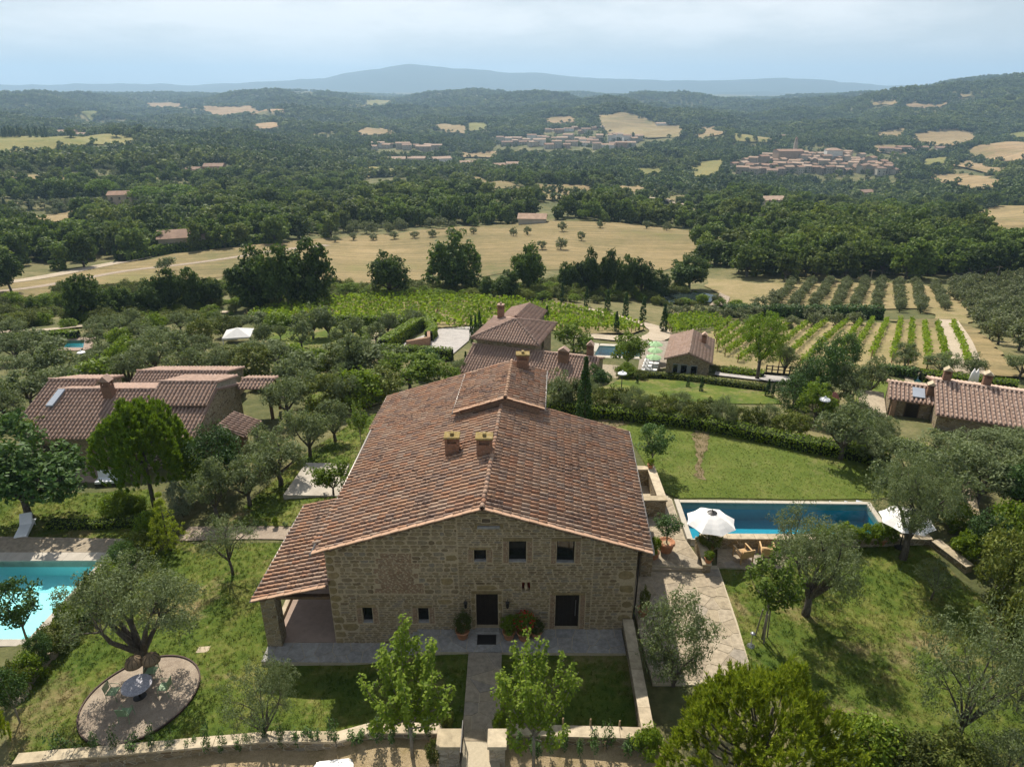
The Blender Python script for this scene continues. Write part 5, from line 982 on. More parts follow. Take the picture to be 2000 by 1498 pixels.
# ------------------------------------------------------------------ furniture, pots, stakes
def parasol(name, loc, r, h, mat, label, group=None, n=8, pitch=0.24, vent=True):
    t = thing(name, label, 'parasol', loc, random.uniform(0, 0.7), group); B().tube([(0, 0, 0), (0, 0, h)], 0.03, 8).part('pole', MT['metal'], t); B().lathe([(0.3, 0), (0.3, 0.06), (0.05, 0.1)], n=12).part('base', MT['metal'], t)
    b = B(); ring = []; ang = [2 * math.pi * (i + 0.5) / n for i in range(n)]; v = [(0, 0, h)]; m = 5
    for k in range(1, m + 1):
        s = k / m
        for i in range(n):
            a = ang[i]; v.append((math.cos(a) * r * s, math.sin(a) * r * s, h - r * pitch * 2 * (0.55 * s + 0.45 * s * s)))
            a2 = a + math.pi / n; q = math.cos(math.pi / n) * (1 - 0.05 * s); v.append((math.cos(a2) * r * s * q, math.sin(a2) * r * s * q, h - r * pitch * 2 * (0.55 * s + 0.45 * s * s) - 0.015 * s))
    N2 = 2 * n; f = [(0, 1 + i, 1 + (i + 1) % N2) for i in range(N2)] + [(1 + k * N2 + i, 1 + (k + 1) * N2 + i, 1 + (k + 1) * N2 + (i + 1) % N2, 1 + k * N2 + (i + 1) % N2) for k in range(m - 1) for i in range(N2)]
    me = mesh('canopy', v, f, mat, False); c = part('canopy', me, t); md = c.modifiers.new('s', 'SOLIDIFY'); md.thickness = 0.012
    for i in range(n): a = ang[i]; B().tube([(0, 0, h - 0.12), (math.cos(a) * r * 0.97, math.sin(a) * r * 0.97, h - r * pitch * 2 * 0.95 - 0.03)], 0.01, 4).part('rib', MT['wood_beam'], t)
    if vent: B().lathe([(r * 0.2, h - 0.075), (r * 0.1, h - 0.02), (0.03, h + 0.03), (0.03, h + 0.12), (0.0, h + 0.13)], n=12).part('vent', MT['metal'] if vent == 2 else mat, c)
    return t
def pot(loc, s, label, kind=None, ph=1.0, pr=0.5, plab=None, group=None, flower=None):
    t = thing('plant_pot', label, 'plant pot', loc, group=group); B().lathe([(0.30 * s, 0), (0.34 * s, 0.1 * s), (0.43 * s, 0.52 * s), (0.48 * s, 0.53 * s), (0.48 * s, 0.62 * s), (0.43 * s, 0.63 * s), (0.40 * s, 0.56 * s)], n=18).part('pot', MT['pot'], t, True); B().lathe([(0.41 * s, 0.55 * s), (0.0, 0.57 * s)], n=14).part('soil', MT['soil'], t)
    if kind:
        T, C, h0, r0 = PROTO[kind][len(_pc) % len(PROTO[kind])]; sc = (pr / r0, pr / r0, ph / h0)
        for nm, me in (('stem', T), ('foliage', C)): o = part(nm, me, t); o.scale = sc; o.location = (0, 0, 0.5 * s)
    if flower:
        rg = np.random.default_rng(int(ph * 100)); P = np.array([[0, 0, 0.5 * s + ph * 0.62]]) + sph(120, rg) * np.array([pr, pr, ph * 0.4]) * 0.95; v, f = leaf_arrays(P, sph(120, rg) + [0, -.5, .5], 0.11, 0.1, rg); part('flowers', mesh('flowers', v, f, MT[flower]), t)
    return t
parasol('parasol', (11.5, 33.0, 0.0), 1.45, 2.72, MT['canvas'], 'white octagonal parasol at the near end of the lap pool', group='white parasols', vent=2)
q = atz(1775, 1003, 2.6); parasol('parasol', (q.x, q.y, 0.25), 1.5, 2.6, MT['canvas'], 'white parasol half hidden behind the olive right of the pool', group='white parasols')
def teak_chair(loc, rz, label):
    t = thing('teak_armchair', label, 'armchair', loc, rz, 'teak armchairs')
    for x in (-0.33, 0.33):
        for y in (-0.36, 0.36): B().box(x - 0.025, x + 0.025, y - 0.025, y + 0.025, 0, 0.6 if y < 0 else 0.78).part('leg', MT['teak'], t)
        B().bev(x - 0.04, x + 0.04, -0.42, 0.38, 0.6, 0.635, 0.01).part('armrest', MT['teak'], t)
    st = B().box(-0.3, 0.3, -0.36, 0.34, 0.30, 0.34).part('seat', MT['teak'], t)
    for i in range(7): B().box(-0.3, 0.3, -0.35 + i * 0.098, -0.275 + i * 0.098, 0.342, 0.358).part('slat', MT['teak'], st)
    b = Matrix.Translation((0, 0.36, 0.36)) @ Matrix.Rotation(-0.22, 4, 'X'); B().box(-0.31, -0.27, -0.02, 0.02, 0, 0.5, b).box(0.27, 0.31, -0.02, 0.02, 0, 0.5, b).box(-0.27, 0.27, -0.02, 0.02, 0.46, 0.5, b).box(-0.27, 0.27, -0.02, 0.02, 0, 0.04, b).box(-0.27, 0.27, -0.006, 0.006, 0.04, 0.46, b).part('backrest', MT['teak'], t); return t
teak_chair((13.3, 32.1, 0.06), math.pi + 0.25, 'teak armchair on the patio nearer the parasol'); teak_chair((14.75, 32.3, 0.06), math.pi - 0.15, 'teak armchair on the patio beside the slim olive')
bpy.data.objects['teak_armchair'].scale = (1.15,) * 3; bpy.data.objects['teak_armchair.001'].scale = (1.15,) * 3
def lounger(loc, rz, label, group, s=1.0):
    t = thing('sun_lounger', label, 'sun lounger', loc, rz, group, s)
    for x in (-0.28, 0.28):
        for y in (-0.85, 0.75): B().box(x - 0.025, x + 0.025, y - 0.025, y + 0.025, 0, 0.3).part('leg', MT['white_paint'], t)
    B().box(-0.34, 0.34, -0.98, 0.98, 0.26, 0.31).part('frame', MT['white_paint'], t); B().bev(-0.33, 0.33, -0.97, 0.3, 0.312, 0.42, 0.03).part('mattress', MT['cushion'], t)
    m = Matrix.Translation((0, 0.3, 0.33)) @ Matrix.Rotation(0.85, 4, 'X'); B().bev(-0.33, 0.33, 0, 0.72, 0, 0.1, 0.03, m).part('backrest', MT['cushion'], t); return t
p = gp(52, 1040); lounger((p.x, p.y, p.z), 0.35, 'white cushioned lounger on the lawn behind the turquoise pool', None, 1.15)
p = gp(215, 945); sf = thing('garden_sofa', 'white cushioned garden sofa against the left house', 'sofa', p, 0.1)
for x in (-0.85, 0.85):
    for y in (-0.35, 0.35): B().box(x - 0.03, x + 0.03, y - 0.03, y + 0.03, 0, 0.25).part('leg', MT['metal'], sf)
B().box(-0.92, 0.92, -0.42, 0.42, 0.22, 0.27).part('frame', MT['metal'], sf); B().bev(-0.9, 0.9, -0.4, 0.3, 0.272, 0.45, 0.04).part('seat_cushion', MT['cushion'], sf)
B().bev(-0.9, 0.9, 0, 0.18, 0, 0.6, 0.04, Matrix.Translation((0, 0.26, 0.4)) @ Matrix.Rotation(-0.2, 4, 'X')).part('back_cushion', MT['cushion'], sf)
# dining set under the big olive
def tz(x, y): return gz(x, y) + 0.075
tx, ty = gc.x - 0.02, gc.y + 0.0; tb = thing('garden_table', 'oval mosaic garden table on the gravel circle', 'table', (tx, ty, tz(tx, ty)), 0.3)
B().lathe([(0.64, 0.70), (0.66, 0.72), (0.66, 0.75), (0.0, 0.752)], n=28).part('table_top', MT['mosaic'], tb); B().lathe([(0.3, 0), (0.28, 0.03), (0.05, 0.06), (0.05, 0.7), (0.2, 0.7)], n=14).part('pedestal', MT['metal'], tb)
def metal_chair(x, y, rz, label):
    t = thing('garden_chair', label, 'chair', (x, y, tz(x, y)), rz, 'sage green metal chairs')
    for sx in (-0.24, 0.24):
        B().tube([(sx, -0.24, 0), (sx, -0.22, 0.66), (sx, 0.2, 0.68)], 0.014, 6).part('leg', MT['green_paint'], t); B().tube([(sx, 0.26, 0), (sx, 0.2, 0.45), (sx * 0.95, 0.28, 0.88)], 0.014, 6).part('leg', MT['green_paint'], t)
    B().bev(-0.24, 0.24, -0.24, 0.22, 0.43, 0.455, 0.01).part('seat', MT['green_paint'], t)
    bk = B().tube([(-0.23, 0.28, 0.88), (0.23, 0.28, 0.88)], 0.014, 6).part('backrest', MT['green_paint'], t)
    for i in range(7): B().box(-0.21 + i * 0.062, -0.165 + i * 0.062, 0.235, 0.245, 0.47, 0.87, Matrix.Translation((0, 0.02, 0))).part('slat', MT['green_paint'], bk)
    return t
for dx, dy, a, l in ((0.05, -1.25, math.pi, 'sage green metal chair nearest the camera at the mosaic table'), (0.05, 1.2, 0, 'sage green metal chair between the mosaic table and the olive trunk'), (1.2, 0.1, -math.pi / 2, 'sage green metal chair right of the mosaic table'), (-1.2, 0.0, math.pi / 2, 'sage green metal chair left of the mosaic table')): metal_chair(tx + dx, ty + dy, a, l)
for dx, dy, r_, hh, l in ((0.0, 0.25, 0.42, 1.75, 'round wicker lampshade hanging above the mosaic table'), (0.75, 0.35, 0.40, 1.85, 'round wicker lampshade hanging right of the mosaic table')):
    t = thing('wicker_lamp', l, 'hanging lamp', (tx + dx, ty + dy, tz(tx, ty) + hh), group='wicker hanging lamps')
    sh = B().lathe([(r_, 0), (r_ * 0.96, 0.1), (r_ * 0.75, 0.28), (r_ * 0.3, 0.40), (0.04, 0.43)], n=20).part('lampshade', MT['wicker'], t, True); B().tube([(0, 0, 0.43), (0.02, 0, 1.6)], 0.006, 4).part('cord', MT['metal'], t)
    for k_ in range(10): a = k_ * math.pi / 5; B().tube([(math.cos(a) * r_ * 1.01, math.sin(a) * r_ * 1.01, 0), (math.cos(a) * r_ * 0.79, math.sin(a) * r_ * 0.79, 0.28), (math.cos(a) * r_ * 0.33, math.sin(a) * r_ * 0.33, 0.405)], 0.012, 4).part('rib', MT['wood_dark'], sh)
# by the front door
tag(B().bev(-1.72, -0.78, 25.55, 26.2, 0.03, 0.05, 0.008).part('doormat', plain('coir_mat', (0.02, 0.017, 0.015))), 'dark doormat in front of the main door', 'doormat')
pot((-2.45, 26.05, 0.03), 0.75, 'terracotta pot with dark shrub left of the main door', 'shrub', 1.25, 0.48); pot((-0.15, 26.0, 0.03), 0.7, 'terracotta pot with leafy plant right of the main door', 'greenshrub', 1.0, 0.45); pot((0.6, 25.95, 0.03), 0.8, 'terracotta pot with red geraniums between the two doors', 'greenshrub', 1.2, 0.55, flower='flower_red'); pot((1.2, 26.05, 0.03), 0.6, 'small terracotta pot nearest the right-hand door', 'shrub', 0.8, 0.4)
q = atz(1300, 1076, ZM); pot((q.x, q.y, ZM), 1.05, 'large terracotta pot with lemon bush on the pool deck', 'citrus', 1.9, 0.85); q = atz(1282, 1075, ZM); pot((8.1, 31.9, ZM), 0.7, 'terracotta pot with yellowish plant close under the right eave', 'greenshrub', 1.1, 0.4)
pot((11.0, 31.1, 0.62), 0.5, 'small terracotta pot standing on the end of the curved wall', 'greenshrub', 0.5, 0.3); pot((11.35, 32.6, 0.05), 0.85, 'terracotta pot with rounded shrub behind the curved wall', 'shrub', 1.3, 0.75)
q = atz(1276, 912, 1.55); pot((9.3, 39.85, 1.56), 0.45, 'small terracotta pot on the corner of the stone enclosure', 'greenshrub', 0.5, 0.25); pot((6.75, 27.6, 0.05), 0.65, 'terracotta pot at the right front corner of the farmhouse', 'shrub', 1.5, 0.3)
q = gp(1718, 1063); pot((q.x, q.y, q.z), 0.8, 'wide terracotta bowl below the vine on the pool wall')
# stakes along the right front wall
sp = [(1030, 1420), (1064, 1420), (1098, 1433), (1152, 1436), (1206, 1436), (1262, 1432)]
for i, (px_, py_) in enumerate(((988, 1470), (1098, 1440), (1152, 1440), (1208, 1440), (1266, 1438), (1181, 1470), (960, 1475))):
    q = atz(px_, py_, -0.45); h = (1.25, 1.15, 1.1, 1.0, 1.05, 0.7, 0.5)[i]; tag(B().tube([(q.x, q.y, -1.0), (q.x + random.uniform(-.03, .03), q.y, -0.45 + h)], 0.04, 7).part('wooden_stake', MT['stake'], smooth=True), f'round wooden stake, {ordinal(i)} counted among those by the right front wall' if i > 4 else f'round wooden stake, {ordinal(i)} from the gate along the right front wall', 'stake', 'wooden stakes')
q = atz(1255, 1440, -0.4); tag(B().tube([(q.x - .35, q.y - .1, -0.6), (q.x + .25, q.y, 0.55)], 0.03, 6).part('wooden_brace', MT['stake']), 'slanting wooden brace at the corner of the right front wall', 'brace')
# bollard lamp and lamp posts
q = gp(1466, 1262); lp = thing('garden_lamp', 'low metal garden lamp with flat round base at the walk edge', 'garden lamp', q); B().lathe([(0.2, 0), (0.2, 0.04), (0.03, 0.06), (0.025, 0.75), (0.12, 0.78), (0.12, 0.84), (0.0, 0.87)], n=14).part('post', MT['steel'], lp, True)
def lamp_post(px_, by, ty_, label):
    p = gp(px_, by); h = aty(px_, ty_, p.y).z - p.z; t = thing('lamp_post', label, 'lamp post', p, group='garden lamp posts'); B().lathe([(0.09, 0), (0.05, 0.4), (0.04, h - 0.6)], n=8).part('post', MT['metal'], t, True)
    B().lathe([(0.05, h - 0.6), (0.14, h - 0.5), (0.16, h - 0.3)], n=10).part('lantern', MT['glass'], t); B().lathe([(0.45, h - 0.32), (0.42, h - 0.25), (0.12, h - 0.12), (0.06, h), (0.0, h + 0.02)], n=12).part('lamp_shade', MT['white_paint'], t)
lamp_post(1213, 768, 724, 'lamp post with white shade behind the lawn hedge near the tower villa'); lamp_post(1600, 835, 774, 'lamp post with white shade beside the red satellite dish'); lamp_post(168, 725, 684, 'lamp post with white shade among the olives behind the left house'); lamp_post(832, 715, 688, 'lamp post with white shade among the yellow-green shrubs left of the tower villa')
q = gp(1622, 815); sd_ = thing('satellite_dish', 'red satellite dish tilted towards the right house', 'satellite dish', q, 0.6); B().tube([(0, 0, -0.2), (0, 0, 1.6)], 0.04, 8).part('mast', MT['metal'], sd_)
m = Matrix.Translation((0, 0, 1.8)) @ Matrix.Rotation(1.1, 4, 'X'); db = B().lathe([(0.0, -0.12), (0.3, -0.08), (0.55, 0.06), (0.56, 0.08), (0.3, -0.05), (0.0, -0.09)], n=20); db.v = [tuple(m @ Vector(v)) for v in db.v]; db.part('dish', MT['red_dish'], sd_, True)
# parked car roof at the bottom edge
ca = thing('parked_car', 'white parked car whose roof shows at the bottom edge', 'car', (-7.1, 17.6, gz(-7.1, 17.6)), -1.45); cz_ = 0
def car_sec(x, w, zs): return [(x, -w, zs[0]), (x, -w * 1.0, zs[1]), (x, -w * 0.82, zs[2]), (x, w * 0.82, zs[2]), (x, w, zs[1]), (x, w, zs[0])]
secs = [car_sec(*s) for s in ((-2.05, 0.72, (0.35, 0.6, 0.7)), (-1.7, 0.84, (0.28, 0.75, 0.9)), (-0.95, 0.86, (0.25, 0.85, 0.98)), (-0.35, 0.86, (0.25, 0.9, 1.42)), (0.9, 0.86, (0.25, 0.9, 1.45)), (1.7, 0.84, (0.28, 0.9, 1.05)), (2.05, 0.76, (0.38, 0.8, 0.92)))]
cb_ = B(); cb_.v = [p for s in secs for p in s]; cb_.f = [(i * 6 + j, i * 6 + (j + 1) % 6, i * 6 + 6 + (j + 1) % 6, i * 6 + 6 + j) for i in range(6) for j in range(6)] + [tuple(reversed(range(6))), tuple(range(36, 42))]; cb_.part('body', MT['white_paint'], ca)
for x in (-1.3, 1.3):
    for y in (-0.84, 0.84):
        w_ = B().tube([(x, y - 0.1, 0.32), (x, y + 0.1, 0.32)], 0.32, 14).part('wheel', MT['metal'], ca); B().tube([(x, y - 0.11, 0.32), (x, y + 0.11, 0.32)], 0.19, 12).part('rim', MT['steel'], w_)
B().add([(-0.9, -0.7, 1.0), (-0.9, 0.7, 1.0), (-0.42, 0.66, 1.38), (-0.42, -0.66, 1.38)], [(0, 1, 2, 3)]).part('windscreen', MT['glass'], ca)
for y in (-1, 1):
    for x0, x1, x2, x3 in ((-0.72, -0.36, 0.22, 0.22), (0.30, 0.30, 0.88, 1.35)): B().add([(x0, y * 0.862, 0.93), (x3, y * 0.862, 0.93), (x2, y * 0.74, 1.36), (x1, y * 0.74, 1.36)], [(0, 1, 2, 3)]).part('side_window', MT['glass'], ca)
B().add([(1.66, -0.66, 1.09), (1.66, 0.66, 1.09), (0.98, 0.62, 1.435), (0.98, -0.62, 1.435)], [(0, 1, 2, 3)]).part('rear_window', MT['glass'], ca)
for y in (-0.55, 0.55): B().box(-2.07, -2.0, y - 0.15, y + 0.15, 0.52, 0.62).part('headlight', MT['steel'], ca)
# ------------------------------------------------------------------ the other houses
def gable_block(root, M, u0, u1, v0, v1, zb, ze, slope, axis='u', wallm='rubble', tilem='tile2', over=0.4, mid=0.5, budget=0, pitch=0.31, tl=0.44, r=0.098, key='w', ridge=True, walls=True, zeb=None):
    """walls and a two-pitch tiled roof in the frame M (u right, v away)"""
    rz = M.to_euler().z
    def W(u, v, z): return tuple(M @ Vector((u, v, z)))
    U = (M.to_3x3() @ Vector((1, 0, 0))); Vv = (M.to_3x3() @ Vector((0, 1, 0))); Zv = Vector((0, 0, 1))
    if axis == 'u': a0, a1, c0, c1, A, C = u0, u1, v0, v1, U, Vv; pt = lambda a, c, z: W(a, c, z)
    else: a0, a1, c0, c1, A, C = v0, v1, u0, u1, Vv, U; pt = lambda a, c, z: W(c, a, z)
    cm = c0 + (c1 - c0) * mid; zr_ = ze + (cm - c0) * slope; zeb_ = zr_ - (c1 - cm) * slope if zeb is None else zeb; s2 = (zr_ - zeb_) / (c1 - cm)
    if walls:
        b = B(); E0 = [(c0, zb), (c1, zb), (c1, zeb_), (cm, zr_), (c0, ze)]
        v = [pt(a0, c, z) for c, z in E0] + [pt(a1, c, z) for c, z in E0]
        f = [(0, 1, 2, 3, 4), (9, 8, 7, 6, 5), (0, 5, 6, 1), (1, 6, 7, 2), (4, 9, 5, 0)]
        b.add(v, f); bm = b.mesh('wall', MT[wallm]); t = bmesh.new(); t.from_mesh(bm); bmesh.ops.recalc_face_normals(t, faces=t.faces); t.to_mesh(bm); t.free(); part('wall', bm, root, True)
    rf = B(); o = over; both = []
    ends = []
    for cs, s, sg in ((c0 - o, slope, 1), (c1 + o, s2, -1)):
        zc = ze - o * slope if sg > 0 else zeb_ - o * s2
        p = [pt(a0 - o * .6, cs, zc), pt(a1 + o * .6, cs, zc), pt(a1 + o * .6, cm, zr_), pt(a0 - o * .6, cm, zr_)]; n = len(rf.v); dn = [(x, y, z - 0.1) for x, y, z in p]
        rf.add(p + dn, [(0, 1, 2, 3), (7, 6, 5, 4), (0, 4, 5, 1), (1, 5, 6, 2), (3, 7, 4, 0)]); ends.append((Vector(p[0]), A, (C * sg + Zv * s), (a1 - a0) + 1.2 * o, abs(cm - cs) * math.hypot(1, s)))
    bm = rf.mesh('roof', MT['tilebed2']); t = bmesh.new(); t.from_mesh(bm); bmesh.ops.recalc_face_normals(t, faces=t.faces); t.to_mesh(bm); t.free(); ro = part('roof', bm, root, True)
    for O_, A_, S_, la, ls in ends: roof_slope(ro, O_ + Vector((0, 0, 0.005)), A_, S_, la, ls, MT[tilem], pitch, tl, r, both=both, key=key, jit=0.8)
    lay_tiles(ro, both, budget)
    if ridge: ridge_tiles(ro, pt(a0 - o * .6, cm, zr_ + 0.05), pt(a1 + o * .6, cm, zr_ + 0.05), MT[tilem], 0.14, 0.42, individual=budget > 0)
    return ro
def opening(root, M, u, v, z, w, h, face='-v', kind='window', shutter=False, frame='wood_beam'):
    """window or door set on a wall face: frame proud of the wall, dark pane within"""
    rot = {'-v': 0, '+u': math.pi / 2, '-u': -math.pi / 2, '+v': math.pi}[face]; T = M @ Matrix.Translation((u, v, z)) @ Matrix.Rotation(rot, 4, 'Z'); b = B(); t = 0.07
    b.box(-w / 2 - t, -w / 2, -0.05, 0.03, 0, h, T).box(w / 2, w / 2 + t, -0.05, 0.03, 0, h, T).box(-w / 2 - t, w / 2 + t, -0.06, 0.03, h, h + t * 1.5, T).box(-w / 2 - t, w / 2 + t, -0.09, 0.03, -t, 0, T)
    o = b.part(kind, MT[frame], root, world=True); B().box(-w / 2, w / 2, -0.02, 0.02, 0, h, T).part('pane' if kind == 'window' else 'panel', MT['glass'] if kind == 'window' else MT['wood_dark'], o, world=True)
    if shutter:
        for s in (-1, 1): B().box(s * (w * 0.75 + t) - w / 4, s * (w * 0.75 + t) + w / 4, -0.075, -0.035, 0.02, h - 0.02, T).part('shutter', MT['shutter'], o, world=True)
    return o
MT['shutter'] = plain('grey_shutter', (0.22, 0.23, 0.22), 0.7, 0.3, 0.1, 5)
def FR(x, y, deg): return Matrix.Translation((x, y, 0)) @ Matrix.Rotation(R(deg), 4, 'Z')
# left house
lh = thing('stone_house', 'low stone house with brown tiled roofs at left beyond the turquoise pool', 'house', (-31, 50, -3)); I = Matrix.Identity(4)
gable_block(lh, I, -37.9, -24.9, 47.2, 57.0, -3.4, 0.1, 0.33, 'u', 'rubble', 'tile2', 0.3, 0.52, 300)
gable_block(lh, I, -40.3, -36.4, 50.2, 58.5, -3.6, 0.05, 0.33, 'u', 'rubble', 'tile2', 0.3, 0.56)
gable_block(lh, I, -29.5, -24.95, 50.3, 56.7, -2.9, 1.5, 0.32, 'u', 'rubble_grey', 'tile2', 0.3, 0.38, 200, zeb=1.15)
gable_block(lh, I, -36.0, -27.5, 57.2, 64.5, -3.6, -1.2, 0.3, 'u', 'rubble', 'tile2', 0.3, 0.5)
pe = B(); pe.add([(-23.9, 49.3, -0.05), (-23.4, 51.9, -0.05), (-21.2, 51.8, -0.9), (-21.7, 48.9, -0.9)] + [(-23.9, 49.3, -.15), (-23.4, 51.9, -.15), (-21.2, 51.8, -1.0), (-21.7, 48.9, -1.0)], [(3, 2, 1, 0), (4, 5, 6, 7), (0, 1, 5, 4), (1, 2, 6, 5), (2, 3, 7, 6), (3, 0, 4, 7)]); pe = pe.part('porch_roof', MT['tilebed2'], lh, world=True)
b3 = []; roof_slope(pe, (-21.7, 49.0, -0.88), (0.14, 1, 0), (-1, 0.06, 0.38), 2.8, 2.3, MT['tile2'], 0.31, 0.44, 0.098, both=b3, key='w'); lay_tiles(pe, b3, len(b3))
B().box(-24.9, -21.5, 49.0, 49.2, -3, -0.95).box(-21.9, -21.6, 51.3, 51.6, -3, -1.0).part('porch_post', MT['wood_beam'], lh, world=True)
gable_block(lh, Matrix.Translation((0, 0, 0)), -24.6, -21.9, 56.2, 58.6, -2.8, 0.25, 0.25, 'u', 'rubble_grey', 'tile2', 0.2, 0.5, 0, walls=False)
for x_, y_ in ((-22.0, 56.3), (-22.0, 58.5)): B().box(x_ - .12, x_ + .12, y_ - .12, y_ + .12, -3, 0.2).part('porch_post', MT['wood_beam'], lh, world=True)
c = Vector((-33.3, 51.4, 1.55)); chimney(lh, c, 0.75, 0.65, 1.6, MT['tile2'], peak=True)
opening(lh, I, -24.95, 53.9, 0.0, 0.55, 0.75, '+u'); opening(lh, I, -24.95, 51.2, -0.9, 0.6, 0.9, '+u'); opening(lh, I, -35.6, 47.2, -3.3, 2.4, 2.6, '-v', 'door'); opening(lh, I, -30.2, 47.2, -2.4, 0.9, 1.2, '-v')
q0, q1, q2, q3 = (hit_plane(*p, (-35, 46.9, 0.1 + 0.06), (0, -0.33, 1)) for p in ((90, 795), (103, 795), (128, 763), (115, 763)))
B().add([tuple(p + Vector((0, 0, 0.16))) for p in (q0, q1, q2, q3)] + [tuple(p + Vector((0, 0, 0.02))) for p in (q0, q1, q2, q3)], [(0, 1, 2, 3), (0, 4, 5, 1), (1, 5, 6, 2), (2, 6, 7, 3), (3, 7, 4, 0)]).part('skylight', MT['skylight'], lh, world=True)
flat('house_terrace', [(-38.5, 45.4), (-25, 45.2), (-25, 47.2), (-38.5, 47.2)], -3.8, -2.93, MT['brown_floor'])
# right house
rh = thing('stone_house', 'stone house with pale tiled roof at the right edge behind olives', 'house', (36, 52, -1)); MR = FR(34.9, 50.5, -24)
gable_block(rh, MR, 0.2, 12.5, 0.35, 8.2, -2.2, 0.42, 0.31, 'u', 'rubble', 'tile3', 0.35, 0.52, 300, 0.33, 0.46, 0.105, 'r')
gable_block(rh, MR, -3.1, 0.15, 3.1, 6.6, -2.4, 0.12, 0.31, 'u', 'rubble', 'tile3', 0.35, 0.55, 120, 0.33, 0.46, 0.105, 'r')
opening(rh, MR, -1.3, 3.1, -2.0, 1.0, 1.7, '-v', 'door')
for p in ((-2.7, 3.0),): B().box(p[0] - 0.25, p[0] + 0.1, p[1] - 0.35, p[1] + 0.05, -2.4, -0.1, MR).part('pier', MT['brickwall'], rh, world=True)
T = MR @ Matrix.Translation((-1.0, 3.3, 0.18)) @ Matrix.Rotation(math.atan(0.31), 4, 'X'); B().box(-0.45, 0.5, 0, 1.3, 0.12, 0.2, T).part('skylight', MT['skylight'], rh, world=True)
for u, v, z in ((0.9, 4.6, 1.75), (3.9, 4.9, 1.75)): chimney(rh, MR @ Vector((u, v, z)), 0.6, 0.55, 1.05, MT['coping'], R(-24), peak=True)
chimney(rh, MR @ Vector((-0.1, 4.0, 0.5)), 0.6, 0.6, 1.0, MT['coping'], R(-24), peak=True)
flat('house_terrace', [tuple((MR @ Vector(p))[:2]) for p in ((-5.2, 1.8, 0), (-3.2, 1.8, 0), (-3.2, 7.5, 0), (-5.2, 7.5, 0))], -2.2, -1.35, MT['flag'])
for i, (px_, py_) in enumerate(((1895, 752), (1902, 753))): q = atz(px_, py_, -2.5); t = thing('closed_parasol', ('left', 'right')[i] + '-hand furled white parasol behind the roof of the right house', 'parasol', (q.x, q.y, -3.2), group='furled white parasols'); B().lathe([(0.03, 0), (0.03, 0.9), (0.28, 1.0), (0.2, 2.0), (0.03, 2.5)], n=10).part('canopy', MT['canvas'], t, True)
# tower villa
tv = thing('tower_villa', 'stone tower villa with hipped brown roof and lower tiled wing', 'villa', (1.5, 72, -6)); A0 = Vector((-4.6, 71.8)); MV = FR(-4.6, 71.8, -17.7); SZ = 7.9
b = B().box(0.55, SZ - 0.55, 0.55, SZ - 0.55, -7, -0.5, MV); b.part('wall', MT['rubble'], tv, world=True); rfm = B(); zc_, za_ = -0.62, 0.72
cs = [(0, 0), (SZ, 0), (SZ, SZ), (0, SZ)]; P3 = [tuple(MV @ Vector((u, v, zc_))) for u, v in cs] + [tuple(MV @ Vector((SZ / 2, SZ / 2, za_)))] + [tuple(MV @ Vector((u, v, zc_ - 0.12))) for u, v in cs]
ro = rfm.add(P3, [(0, 1, 4), (1, 2, 4), (2, 3, 4), (3, 0, 4), (8, 7, 6, 5), (0, 5, 6, 1), (1, 6, 7, 2), (2, 7, 8, 3), (3, 8, 5, 0)]).part('roof', MT['tilebed2'], tv, world=True); both = []
sl_ = (za_ - zc_) / (SZ / 2); Ls = SZ / 2 * math.hypot(1, sl_)
for i in range(4):
    p, q = Vector(P3[i]), Vector(P3[(i + 1) % 4]); d = (q - p).normalized(); inn = Vector((-d.y, d.x, 0)); roof_slope(ro, p, d, inn + Vector((0, 0, sl_)), SZ, Ls, MT['tile2'], 0.31, 0.44, 0.098, mask=lambda u, v: abs(u - SZ / 2) < (SZ / 2) * (1 - v / Ls) + 0.05, both=both, key='w', jit=0.8)
    ridge_tiles(ro, Vector(P3[i]) + Vector((0, 0, 0.06)), Vector(P3[4]) + Vector((0, 0, 0.08)), MT['tile2'], 0.14, 0.42, individual=False)
lay_tiles(ro, both, 200)
gable_block(tv, MV, 1.0, 5.0, SZ - 0.5, SZ + 5.0, -7, -0.75, 0.33, 'v', 'rubble', 'tile2', 0.35, 0.5, 0)
gable_block(tv, MV, 0.2, 14.3, -3.6, 3.8, -7.5, -3.05, 0.36, 'u', 'rubble', 'tile2', 0.35, 0.56, 120)
chimney(tv, MV @ Vector((1.4, 6.4, 0.1)), 0.7, 0.6, 1.5, MT['tile2'], R(-17)); chimney(tv, MV @ Vector((10.8, -0.6, -1.9)), 1.1, 0.6, 1.4, MT['tile2'], R(-17), peak=True); chimney(tv, MV @ Vector((13.3, 1.2, -1.7)), 0.7, 0.55, 1.5, MT['tile2'], R(-17), peak=True)
opening(tv, MV, 14.3, -1.6, -6.7, 1.0, 2.0, '+u', 'door'); opening(tv, MV, SZ - 0.55, 3.5, -2.2, 0.7, 1.1, '+u'); opening(tv, MV, 14.3, 1.6, -5.6, 0.7, 1.0, '+u')
# small pool house
sh_ = thing('pool_house', 'small stone pool house with pinkish gable roof beside the green parasols', 'pool house', (19.5, 73, -5)); MS = FR(17.0, 71.0, -17)
gable_block(sh_, MS, 0.25, 4.9, 0.5, 8.4, -5.9, -2.85, 0.36, 'v', 'rubble', 'tile3', 0.3, 0.5, 150, 0.34, 0.42, 0.11, 's')
for u in (1.35, 2.2, 3.3): opening(sh_, MS, u, 0.5, -5.2, 0.62, 1.7, '-v', 'window', u == 2.2, 'shutter')
chimney(sh_, MS @ Vector((4.0, 5.6, -2.3)), 0.55, 0.5, 1.0, MT['tile3'], R(-17), peak=True)
